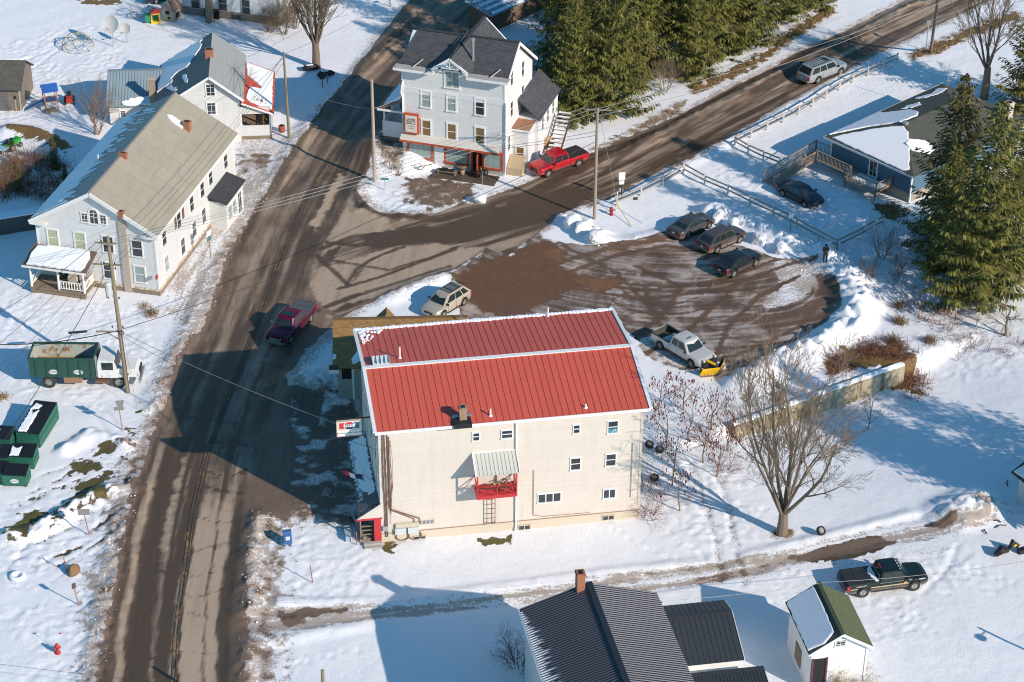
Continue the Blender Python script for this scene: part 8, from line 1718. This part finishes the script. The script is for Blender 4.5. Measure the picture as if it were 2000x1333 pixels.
def spruce_mesh(H, Rr, seed, low=.05, dens=1.0):
    r = random.Random(seed); V = []; F = []; W_ = MB()
    W_.tube([(0,0,-.5),(0,0,H*.5),(0,0,H)], [H*.014, H*.009, .02], 7)
    h = H*low; tw = MB()
    while h < H*.985:
        f = h/H; L0 = Rr*(1-f)**.78*(1 if f > .18 else .75+.25*f/.18) + .12
        nb = int((10 if f < .6 else 8)*dens); a0 = r.random()*6.28
        for k in range(nb):
            if r.random() < .10: continue
            a = a0 + 6.283*k/nb + r.uniform(-.25,.25); L = L0*r.uniform(.45,1.22)
            dz = -.38 + .95*f + r.uniform(-.1,.1); d = Vector((math.cos(a), math.sin(a), dz)).normalized(); side = Vector((-math.sin(a), math.cos(a), 0))
            n = max(3, int(L/.19)); pts = []
            for i in range(n+1):
                t = i/n; p = Vector((0,0,h)) + d*(L*t); p.z -= L*.20*math.sin(math.pi*min(1,t*1.1)) - .13*L*t*t; pts.append(p)
            if L > 1.2 and r.random() < .5: tw.tube([pts[0], pts[n//2], pts[-1]], [.03,.02,.006], 3, False)
            for i in range(1, n+1):
                t = i/n; p = pts[i]; wd = (.30+.42*math.sin(math.pi*min(1,.18+t*.85)))*min(1, L/1.6+.25)
                if t < .2: continue
                for s_ in (-1, 1):
                    q = p + rv(r,.05); tip = q + side*(s_*wd*r.uniform(.6,1.15)) + d*(wd*.55) + Vector((0,0,-.16*wd-r.random()*.22)); e = (d*.10+Vector((0,0,-.08)))*r.uniform(.7,1.5)
                    b0 = len(V); V += [q-e*.5, q.lerp(tip,.55)+e*.9+Vector((0,0,.05)), tip, q.lerp(tip,.5)-e*.9-Vector((0,0,.10*r.random()+.03))]; F.append((b0,b0+1,b0+2,b0+3))
                if r.random() < .9:
                    b0 = len(V); tip = p + d*.2 + Vector((r.gauss(0,.10),r.gauss(0,.10),-.35-.35*r.random())); e = side*r.uniform(.05,.09); V += [p-e, p+e, tip]; F.append((b0,b0+1,b0+2))
        h += (.46 + .012*H*.6)*r.uniform(.75,1.2)
    for i in range(6):
        b0 = len(V); a = r.random()*6.28; V += [(0,0,H-.6), (.18*math.cos(a),.18*math.sin(a),H-.35), (0,0,H+.15)]; F.append((b0,b0+1,b0+2))
    me = bpy.data.meshes.new('crown'); me.from_pydata([tuple(v) for v in V], [], F); me.update()
    n0 = len(W_.v); W_.add(tw.v, tw.f)
    return W_.mesh('trunk', M_bark), me
SPR = [spruce_mesh(17, 4.1, 3), spruce_mesh(15, 3.6, 8), spruce_mesh(18, 4.6, 5, .10)]
for _, c in SPR: c.materials.append(M_spr)
brown = SPR[1][1].copy(); brown.name = 'crown'; brown.materials.clear(); brown.materials.append(M_sprd)
def spruce(u, v, k, s, rz, label, group, crown=None, ground=None):
    p = ground or G(u, v); t = thing('spruce_tree', p, R(rz), label, 'tree', group); a, c = SPR[k]
    wd = s * (1.22 if 'blue' in group else 1.08)
    o = link('trunk', a, t); o.scale = (s, s, s); o = link('crown', crown or c, t); o.scale = (wd, wd, s); return t
gA = 'spruces in the grove behind the inn'
for u, v, k, s, rz, lab in ((1098,150,2,1.0,10,'dark spruce nearest the inn, leftmost of the grove'),(1120,232,0,.8,50,'spruce standing closest to the stairs and red pickup'),(1190,222,2,1.02,120,'large sunlit spruce at the front of the grove beside the pole'),(1245,150,0,1.1,200,'tall spruce just right of the large front spruce'),(1155,120,1,1.15,20,'spruce standing behind the large front spruce'),(1215,60,0,1.1,80,'spruce in the back row behind the large front one'),(1350,145,1,1.0,260,'spruce right of the bare shrub on the bank'),(1395,108,0,1.0,310,'spruce in the middle of the grove above the red bank'),(1310,70,2,.95,140,'spruce deep in the middle of the grove'),(1460,85,1,1.05,75,'spruce behind the grey letterbox'),(1440,30,0,1.0,15,'spruce behind the one at the letterbox'),(1530,40,2,.85,190,'spruce at the upper right of the grove above the letterbox'),(1590,12,1,.8,230,'rightmost small spruce of the grove at the top edge'),(1370,20,2,1.0,350,'spruce at the top edge in the middle of the grove'),(1275,10,1,1.1,30,'spruce at the top edge behind the tall one'),(1140,40,0,1.0,99,'spruce at the top edge on the left of the grove'),(1510,-20,1,1.0,59,'spruce at the top edge toward the right of the grove')):
    spruce(u, v, k, s, rz, lab, gA)
gB = 'spruces beside the blue house'
spruce(1850, 465, 1, 1.08, 40, 'brownish thin spruce hiding the right half of the blue house', gB, brown); spruce(1908, 590, 2, 1.06, 160, 'largest front spruce at the right edge below the blue house', gB)
spruce(1980, 520, 0, 1.0, 260, 'spruce cut by the right edge behind the largest one', gB); spruce(1843, 520, 1, .8, 300, 'smaller spruce at the left foot of the largest one', gB); spruce(2015, 215, 0, .9, 80, 'dark spruce at the right edge behind the bare tree', gB)
gC = 'spruces just beyond the right edge whose shadows fall on the snow'
for i, (u, v, k, s) in enumerate(((2205,1015,0,1.05),(2260,1075,2,1.0),(2350,1120,1,1.1),(2400,1020,2,1.0))): spruce(u, v, k, s, 70*i, 'spruce just beyond the right edge of the picture', gC)
gD = 'little spruces in the brush left of the long house'
for u, v, s, lab in ((108,330,.22,'small spruce at the brook edge beside the brown ridge'),(37,372,.20,'small spruce among the reddish brush'),(128,352,.12,'tiny spruce lowest beside the clapboard house')): spruce(u, v, 1, s, 40, lab, gD, brown)
def bare(p, H, seed, label, cat='tree', name='bare_tree', stems=1, r0=.3, fork=.18, spread=.55, up=.05, lv=4, kids=(5,6,6,5), m_tr=None, m_tw=None, group=None, heads=None, tmin=.006):
    r = random.Random(seed); t = thing(name, p, 0, label, cat, group); TR, CR, HD = MB(), MB(), MB(); tips = []
    def grow(q, d, L, ra, lev):
        n = max(3, min(9, int(L/.45))); pts = [q]; dd = d.copy()
        for i in range(n): dd = (dd + rv(r,.09) + Vector((0,0,up))).normalized(); pts.append(pts[-1] + dd*(L/n))
        rs = [max(tmin, ra*(1-.68*i/n)) for i in range(n+1)]
        (TR if lev <= 1 else CR).tube(pts, rs, 7 if lev == 0 else 5 if lev == 1 else 3, False)
        if lev >= lv: tips.append((pts[-1], dd)); return
        nk = kids[min(lev, len(kids)-1)]
        for k in range(nk):
            f = fork + (1-fork)*((k+.7*r.random())/nk) if lev == 0 else .22+.78*((k+r.random())/nk)
            i = min(n-1, int(f*n)); b_ = pts[i].lerp(pts[i+1], f*n-i); dl = (pts[i+1]-pts[i]).normalized(); ax = dl.cross(rv(r)).normalized()
            nd = (dl*(1-spread*.55) + ax*spread*r.uniform(.7,1.2)).normalized(); grow(b_, nd, L*r.uniform(.42,.72)*(1.08-.45*f), max(tmin, rs[i]*r.uniform(.5,.72)), lev+1)
        if lev > 0: grow(pts[-1], dd, L*.4, rs[-1], lev+1)
    for s_ in range(stems):
        a = 6.283*s_/stems + r.random(); tilt = 0 if stems == 1 else r.uniform(.15,.6)*spread/.5
        d = Vector((math.cos(a)*tilt, math.sin(a)*tilt, 1)).normalized(); grow(Vector((math.cos(a)*.15,math.sin(a)*.15,-.3)) if stems > 1 else Vector((0,0,-.4)), d, H*(.62 if lv > 2 else .8)*r.uniform(.8,1.1), r0*(1 if stems == 1 else r.uniform(.6,1)), 0)
    TR.build('trunk', m_tr or M_gbark, t, fix=False); 
    if CR.f: CR.build('crown', m_tw or M_twig, t, fix=False)
    if heads:
        for q, d in tips:
            if r.random() < heads: HD.tube([q, q+Vector((0,0,.09)), q+Vector((.02,0,.2))], [.025,.04,.012], 4, False)
        tag(HD.build('seed_head', M_sumac, t, fix=False), kind='stuff')
    return t
# vase shaped maple in the lower yard: several long stems from a short trunk
def vase(p, H, seed, label, stems=7, trunk=1.7, r0=.42, sp=.62, twig=None, lv=4, spread=.42, kd=(8,7,6,4)):
    r = random.Random(seed); t = thing('bare_tree', p, 0, label, 'tree'); TR, CR = MB(), MB()
    TR.tube([(0,0,-.4),(0,0,.15),(.03,0,trunk*.6),(0,.05,trunk*1.05)], [r0*1.35,r0*1.08,r0*.95,r0*.8], 10, True)
    def grow(q, d, L, ra, lev):
        n = max(3, min(10, int(L/.5))); pts = [q]; dd = d.copy()
        for i in range(n): dd = (dd + rv(r,.06) + Vector((0,0,.045))).normalized(); pts.append(pts[-1] + dd*(L/n))
        rs = [max(.0105, ra*(1-.75*i/n)) for i in range(n+1)]; (TR if lev <= 1 else CR).tube(pts, rs, 6 if lev < 2 else 3, False)
        if lev >= lv: return
        nk = kd[min(3,lev)]
        for k in range(nk):
            f = .18+.8*((k+r.random())/nk); i = min(n-1, int(f*n)); b_ = pts[i].lerp(pts[i+1], f*n-i); dl = (pts[i+1]-pts[i]).normalized(); ax = dl.cross(rv(r)).normalized()
            grow(b_, (dl*.78+ax*spread*r.uniform(.8,1.3)+Vector((0,0,.05))).normalized(), L*r.uniform(.38,.6)*(1.1-.4*f), max(.0105, rs[i]*.5), lev+1)
    for s_ in range(stems):
        a = 6.283*s_/stems + r.uniform(-.3,.3); tl = r.uniform(.45,1.0)*sp if s_ else .1
        grow(Vector((0,0,trunk*r.uniform(.75,1.0))), Vector((math.cos(a)*tl, math.sin(a)*tl, 1)).normalized(), (H-trunk)*r.uniform(.72,1.0), r0*r.uniform(.28,.48), 0)
    TR.build('trunk', M_gbark, t, fix=False); CR.build('crown', twig or M_twig, t, fix=False); return t
vase(G(1527,1043), 14.5, 4, 'large bare vase shaped maple standing alone in the lower yard', 9, 1.8, .40, .66, kd=(7,6,5,3))
vase(G(618,133), 12.5, 9, 'bare many stemmed maple beside the road above the gabled house', 9, 2.6, .42, .5, kd=(8,6,5,3))
vase(G(1922,192), 13.5, 6, 'big bare tree behind the blue house, near the top right', 5, 3.2, .40, .8, kd=(7,6,5,3))
vase(G(410,43), 9, 16, 'bare tree trunk standing against the white farmhouse wall', 4, 5.0, .42, .5, lv=3)
bare(G(190,262), 7.5, 2, 'spreading bare multi stemmed tree beside the tan roofed house', stems=6, r0=.11, spread=.5, lv=3, kids=(6,5,4), m_tr=mat('tan_bark', (.30,.21,.14), .9), m_tw=M_twig)
bare(P(428,250), 8.5, 12, 'slender bare tree before the gabled house front', stems=4, r0=.12, spread=.42, lv=3, kids=(7,5,4))
bare(G(1965,655), 5.5, 14, 'small leaning bare tree at the right edge below the spruces', r0=.14, lv=3, spread=.7, up=-.01)
bare(G(1696,838), 5, 21, 'thin bare sapling at the foot of the retaining wall', r0=.06, lv=3, spread=.6)
gs = 'sumac saplings beside the store'
for i, (u, v, H, lab) in enumerate(((1312,948,6.5,'sumac sapling nearest the store, foreground'),(1250,1110/1.0,0,''),(1328,1000,5.5,'sumac sapling lowest of the thicket'),(1372,905,5.6,'sumac sapling in the middle of the thicket beside the tyres'),(1400,930,5.2,'sumac sapling toward the maple'),(1300,880,6,'sumac sapling behind the pair of tyres'),(1345,860,6,'sumac sapling at the upper middle of the thicket'),(1390,840,5.5,'sumac sapling at the wall end of the thicket'),(1420,880,4.8,'sumac sapling rightmost of the thicket'),(1285,800,4.5,'sumac sapling highest up beside the red roof corner'),(1335,800,4.5,'sumac sapling below the plough truck'))):
    if lab: bare(G(u, v), H, 40+i, lab, name='sumac_sapling', r0=.07, fork=.35, spread=.7, up=.05, lv=3, kids=(6,5,4), heads=.4, group=gs, m_tr=M_twig)
for u, v, H, sd, lab in ((1268,1010,2.6,51,'low thorny bush at the store corner'),(1260,955,3.0,52,'tangled bush beside the store wall above the corner'),(1385,870,2.8,53,'heap of broken brown stems inside the sumac thicket'),(1420,920,2.2,54,'pile of dead branches below the sumac thicket')): bare(G(u, v), H, sd, lab, 'shrub', 'bare_shrub', stems=7, r0=.035, spread=.8, lv=2, kids=(6,5), m_tr=M_twigr, m_tw=M_twigr)
bare(G(1297,180), 5.5, 60, 'bare brown shrub on the bank before the spruce grove', 'shrub', 'bare_shrub', stems=6, r0=.05, spread=.6, lv=3, kids=(6,5,5))
bare(G(1012,1305), 3.2, 61, 'dark leafless bush in shade beside the dark roofed house', 'shrub', 'bare_shrub', stems=12, r0=.03, spread=.75, lv=2, kids=(7,6), m_tr=mat('dark_twigs',(.05,.042,.036),.9), m_tw=MATS['dark_twigs'])
bare(P(1655,1345,0), 3.4, 62, 'tangled dry vine climbing the garden shed front', 'vine', 'dry_vine', stems=12, r0=.03, spread=1.0, up=-.03, lv=3, kids=(6,5,5), m_tr=M_twigt, m_tw=M_twigt)
for i, (u, v, H, n_) in enumerate(((555,68,5.5,9),(528,62,4.5,9),(577,55,5,8))): bare(G(u, v), H, 70+i, ('tall tangled bush left of the roadside maple','brown bush at the farmhouse corner','bush just behind the roadside maple')[i], 'shrub', 'bare_shrub', stems=n_, r0=.05, spread=.6, lv=3, kids=(6,5,4), m_tr=M_twig, m_tw=mat('olive_twigs',(.15,.12,.06),.9))
for i, (u, v, H, lab) in enumerate(((1722,505,3.4,'blue shaded bare shrub below the fence corner'),(1750,540,3.0,'bare shrub between the fence and the spruces'),(1700,540,2.2,'small shaded shrub lowest beside the fence corner'))): bare(G(u, v), H, 80+i, lab, 'shrub', 'bare_shrub', stems=9, r0=.03, spread=.5, lv=2, kids=(7,5), m_tr=M_twig)
def tuft(p, n, h, sprd, m_, r, mb=None, lean=.5):
    mb = mb or MB()
    for i in range(n):
        q = Vector(p) + Vector((r.gauss(0,sprd), r.gauss(0,sprd), 0)); d = Vector((r.gauss(0,lean), r.gauss(0,lean), 1)).normalized()*h*r.uniform(.5,1.2); e = Vector((r.gauss(0,1), r.gauss(0,1), 0)).normalized()*.02
        m1 = q + d*.6; mb.add([q-e, q+e, m1+e*.8+Vector((0,0,.02)), q+d+Vector((d.x*.3,d.y*.3,-.1*h)), m1-e*.8], [(0,1,2,4),(4,2,3)])
    return mb
r8 = random.Random(8)
for i, (u, v, h, n_, lab) in enumerate(((1755,600,.75,160,'brown weed clump uppermost on the open slope below the spruces'),(1757,632,.9,190,'brown weed clump with snow in it, second down the slope'),(1745,668,.9,190,'brown weed clump above the wall end brush'),(1815,668,.85,170,'brown weed clump rightmost on the slope'),(297,615,.8,170,'tan weed clump on the verge below the clapboard house'),(283,600,.5,90,'small tan weed tuft beside the larger verge clump'),(5,428/1+350,.7,120,'brown tuft at the left edge beside the container lorry'),(310,748,.4,60,'low weeds at the base of the leaning pole'))):
    p = G(u, v); t = thing('weed_clump', p, 0, lab, 'weeds', 'dead weed clumps'); tuft((0,0,-.05), n_, h, .28, M_twigt, r8).build('dead_stems', mat('weed_brown', (.20,.125,.06), .9, var=.4) if i < 4 else M_twigt, t, fix=False)
def brush(name, polys, dens, h, m_, sprd=.12, lean=.55, per=10, twiggy=False):
    mb = MB(); r = random.Random(len(name)*7+1)
    for pts in polys:
        q = [P(*p) for p in pts]; x0, x1 = min(a.x for a in q), max(a.x for a in q); y0, y1 = min(a.y for a in q), max(a.y for a in q)
        nn = int((x1-x0)*(y1-y0)*dens); xs_ = np.array([r.uniform(x0,x1) for _ in range(nn)]); ys_ = np.array([r.uniform(y0,y1) for _ in range(nn)])
        if nn == 0: continue
        ok = inside(xs_, ys_, pts); zz = terrain(xs_, ys_)
        for a, b_, c in zip(xs_[ok], ys_[ok], zz[ok]): 
            if vnoise(np.array([a*.8]), np.array([b_*.8]), 3)[0] < .36: continue
            tuft((a, b_, c-.05), per, h*r.uniform(.6,1.2), sprd, m_, r, mb, lean)
    return tag(mb.build(name, m_, None, fix=False), kind='stuff')
tag(brush('red_brush', [[(1600,715),(1640,688),(1730,665),(1790,690),(1815,745),(1790,770),(1765,735),(1750,705),(1690,715),(1625,742)]], 6, 1.15, M_twigr, .4, 1.0, 11), 'reddish brown bramble thicket behind the retaining wall', 'brush')
tag(brush('slope_brush', [[(1740,540),(1800,560),(1850,590),(1985,640),(2010,700),(1900,700),(1800,640),(1745,580)]], 2.0, .9, M_twigr, .25, .9, 8), 'thin red brown brush along the slope below the spruces', 'brush')
tag(brush('dry_grass', [[(1345,165),(1420,140),(1500,95),(1560,45),(1620,10),(1640,20),(1560,75),(1480,130),(1400,168),(1350,190)],[(1770,105),(1880,58),(1990,20),(2005,38),(1900,75),(1830,108),(1780,118)],[(1705,405),(1745,395),(1775,412),(1770,432),(1735,432)],[(1200,270),(1320,205),(1345,195),(1330,222),(1230,262)]], 7, .45, M_twigt, .15, .7, 9), 'tan dry grass along the road banks', 'grass')
tag(brush('left_brush', [[(-5,300),(60,300),(150,330),(140,380),(95,400),(40,385),(-5,400)]], 4.0, 1.4, mat('rusty_brush', (.22,.12,.06), .9, var=.4, scale=1), .3, .6, 12), 'rusty leafless brush between the brook and the clapboard house', 'brush')
tag(brush('corner_scrub', [[(738,300),(768,285),(795,318),(782,345),(745,340)]], 9, .5, mat('grey_scrub', (.17,.14,.11), .9), .15, .8, 9), 'grey brown scrub on the bank beside the junction pole', 'brush')
tag(brush('pole_heap_leaves', [[(1508,1040),(1530,1026),(1550,1036),(1546,1050),(1518,1053)]], 30, .25, M_twigt, .1, .9, 9), 'brown leaves heaped at the foot of the lone maple', 'leaves')
bare(G(50,345), 3.6, 91, 'rusty bare shrub rightmost of two above the creek wall', 'shrub', 'bare_shrub', stems=10, r0=.03, spread=.7, lv=2, kids=(8,6), m_tr=M_twigr, m_tw=MATS['rusty_brush']); bare(G(12,375), 3.2, 92, 'rusty bare shrub at the left edge above the creek wall', 'shrub', 'bare_shrub', stems=10, r0=.03, spread=.7, lv=2, kids=(8,6), m_tr=M_twigr, m_tw=MATS['rusty_brush'])
for i, (u, v) in enumerate(((1870,705),(1925,690),(1850,655),(1800,600),(1905,640))): bare(G(u, v), 3.0, 100+i, ('thin sapling on the snowy slope nearest the retaining wall','thin sapling on the slope below the leaning tree','thin sapling beside the rightmost weed clump','thin sapling uppermost beside the weed clumps','thin sapling between the weeds and the leaning tree')[i], 'sapling', 'thin_sapling', r0=.03, lv=2, spread=.6, kids=(6,4), m_tr=M_twig)
# crumbs of dirty snow and gravel thrown on the verges
def crumbs(name, lines, n, rad, size, m_, lift=.0):
    mb = MB(); r = random.Random(len(name))
    for pts in lines:
        q = [P(*p) for p in pts]; sl_ = [(b_-a).length for a, b_ in zip(q[:-1], q[1:])]; tot = sum(sl_)
        for i in range(int(n*tot)):
            d = r.random()*tot; k = 0
            while k < len(sl_)-1 and d > sl_[k]: d -= sl_[k]; k += 1
            p = q[k].lerp(q[k+1], min(1,d/sl_[k])); px_, py_ = p.x+r.gauss(0,rad), p.y+r.gauss(0,rad); s_ = size*r.uniform(.4,1.6)*(1 if r.random() < .93 else 2.0)
            mb._q = getattr(mb, '_q', []); mb._q.append((px_, py_, s_))
    a = np.array(mb._q); ok = (sdf(a[:,0], a[:,1], MAIN) < (-.1 if size > .06 else .5)) & (sdf(a[:,0], a[:,1], SIDEP) < -.1); a = a[ok]; mb._q = [tuple(q_) for q_ in a]; zz = terrain(a[:,0], a[:,1])
    for (px_, py_, s_), z_ in zip(mb._q, zz):
        o = [Vector((px_, py_, z_)) + Vector((r.uniform(-1,1), r.uniform(-1,1), 0))*s_*.3 for _ in range(2)]; c = o[0]
        mb.add([c+Vector((s_,0,0)), c+Vector((-.3*s_,.9*s_,0)), c+Vector((-.6*s_,-.8*s_,-.01)), c+Vector((.1*s_,.1*s_,s_*r.uniform(.8,1.3)))], [(0,1,3),(1,2,3),(2,0,3)])
    return tag(mb.build(name, m_, None, fix=False), kind='stuff')
L_v = [[(300,800),(330,735),(370,655),(430,540),(490,440),(545,340)],[(185,1330),(203,1200),(235,1060),(262,950),(290,860)],[(545,335),(600,250),(640,195),(720,90)]]
R_v = [[(484,1250),(488,1180),(492,1080),(510,1010)],[(478,1333),(482,1260)],[(705,395),(730,415),(800,425),(900,398)],[(575,760),(620,765),(690,775)]]
S_v = [[(1147,308),(1225,275),(1325,231),(1425,178),(1500,142),(1650,66),(1770,5)],[(1300,338),(1425,270),(1500,228),(1620,162),(1725,104)],[(1055,460),(1110,475),(1175,482)]]
tag(crumbs('snow_crumbs', L_v+R_v+S_v+[[(1540,510),(1640,545),(1655,600),(1600,660),(1500,712)],[(1390,432),(1450,450),(1530,495)]], 3, .7, .045, M_snow), 'loose crumbs of snow along the road edges', 'snow')
tag(crumbs('gravel', L_v[:2]+R_v[:2]+[[(470,1333),(474,1200),(480,1080)],[(500,1190),(620,1186)],[(745,300),(790,330)]], 9, .9, .035, mat('gravel_brown', (.17,.12,.085), .9, var=.5, scale=3)), 'brown gravel spilled along the verges', 'gravel')
tag(crumbs('slush_clods', [[(300,810),(372,650),(450,500),(540,345)],[(195,1320),(240,1050),(275,905)],[(488,1180),(500,1015)]], 4, .8, .055, mat('slush_brown', (.45,.37,.30), .9, var=.35, scale=3)), 'brown slush clods along the verges', 'slush')
# ---------------------------------------------------------------- joined loose pieces become parts of their own
def split_parts(names, most=40):
    import bmesh
    for o in [o for o in bpy.data.objects if o.type == 'MESH' and o.name.split('.')[0] in names and o.get('kind') != 'stuff']:
        me = o.data; par = list(range(len(me.vertices)))
        def fd(a):
            while par[a] != a: par[a] = par[par[a]]; a = par[a]
            return a
        for e in me.edges:
            a, b_ = fd(e.vertices[0]), fd(e.vertices[1])
            if a != b_: par[a] = b_
        groups = {}
        for p in me.polygons: groups.setdefault(fd(p.vertices[0]), []).append(p)
        if not 1 < len(groups) <= most: continue
        new = []
        for g_ in groups.values():
            ids = sorted({v for p in g_ for v in p.vertices}); mp_ = {v: i for i, v in enumerate(ids)}; m2 = bpy.data.meshes.new(me.name.split('.')[0])
            m2.from_pydata([me.vertices[v].co[:] for v in ids], [], [[mp_[v] for v in p.vertices] for p in g_]); m2.update(); m2.materials.append(me.materials[0]); new.append(m2)
        kids = list(o.children); o.data = new[0]
        for m2 in new[1:]:
            q = bpy.data.objects.new(o.name.split('.')[0], m2); COL.objects.link(q); q.parent = o.parent; q.matrix_local = o.matrix_local.copy()
split_parts({'corner_board','fascia','wall_cable','rake_trim','rail','bracket','post','porch_post','porch_pier','snow_rail','downspout','insulator','crossarm','chassis_rail','mudguard','foot','leg','fork_sleeve','top_rail','porch_rail','ridge_cap','door_frame','deck_board','ramp_board','drip_board','deck_post','stair_tread','stair_stringer','porch_wall','gable_trim','roof_trim','blade_rib','rear_guard','clutter','bag','opening','support','upright','step','service_cable','lid_bar','sill_board','flashing_metal','roof_rib','porch_clutter','red_door_trim','foundation_dummy','snow_on_tread','sign_lines','bed_liner','wheel','handlebar','tan_stripe','eyes','step','rung','lattice'})
for o in bpy.data.objects:
    if o.type == 'MESH' and o.name.split('.')[0] in ('snow_patch', 'garland', 'dried_stems', 'green_stems', 'dry_leaves', 'dead_stems', 'dead_plant', 'snow_streak', 'ladder_rung'):
        if len(o.data.polygons) > 400 or o.name.split('.')[0] not in ('snow_patch', 'snow_streak'): o['kind'] = 'stuff'
# ---------------------------------------------------------------- flat lettering becomes plain meshes
bpy.context.view_layer.update(); dg_ = bpy.context.evaluated_depsgraph_get()
for o in [o for o in bpy.data.objects if o.type == 'FONT']:
    me = bpy.data.meshes.new_from_object(o.evaluated_get(dg_)); n_ = o.name; par = o.parent; mm_ = o.matrix_local.copy(); bpy.data.objects.remove(o)
    q = bpy.data.objects.new('lettering', me); COL.objects.link(q); q.parent = par; q.matrix_local = mm_
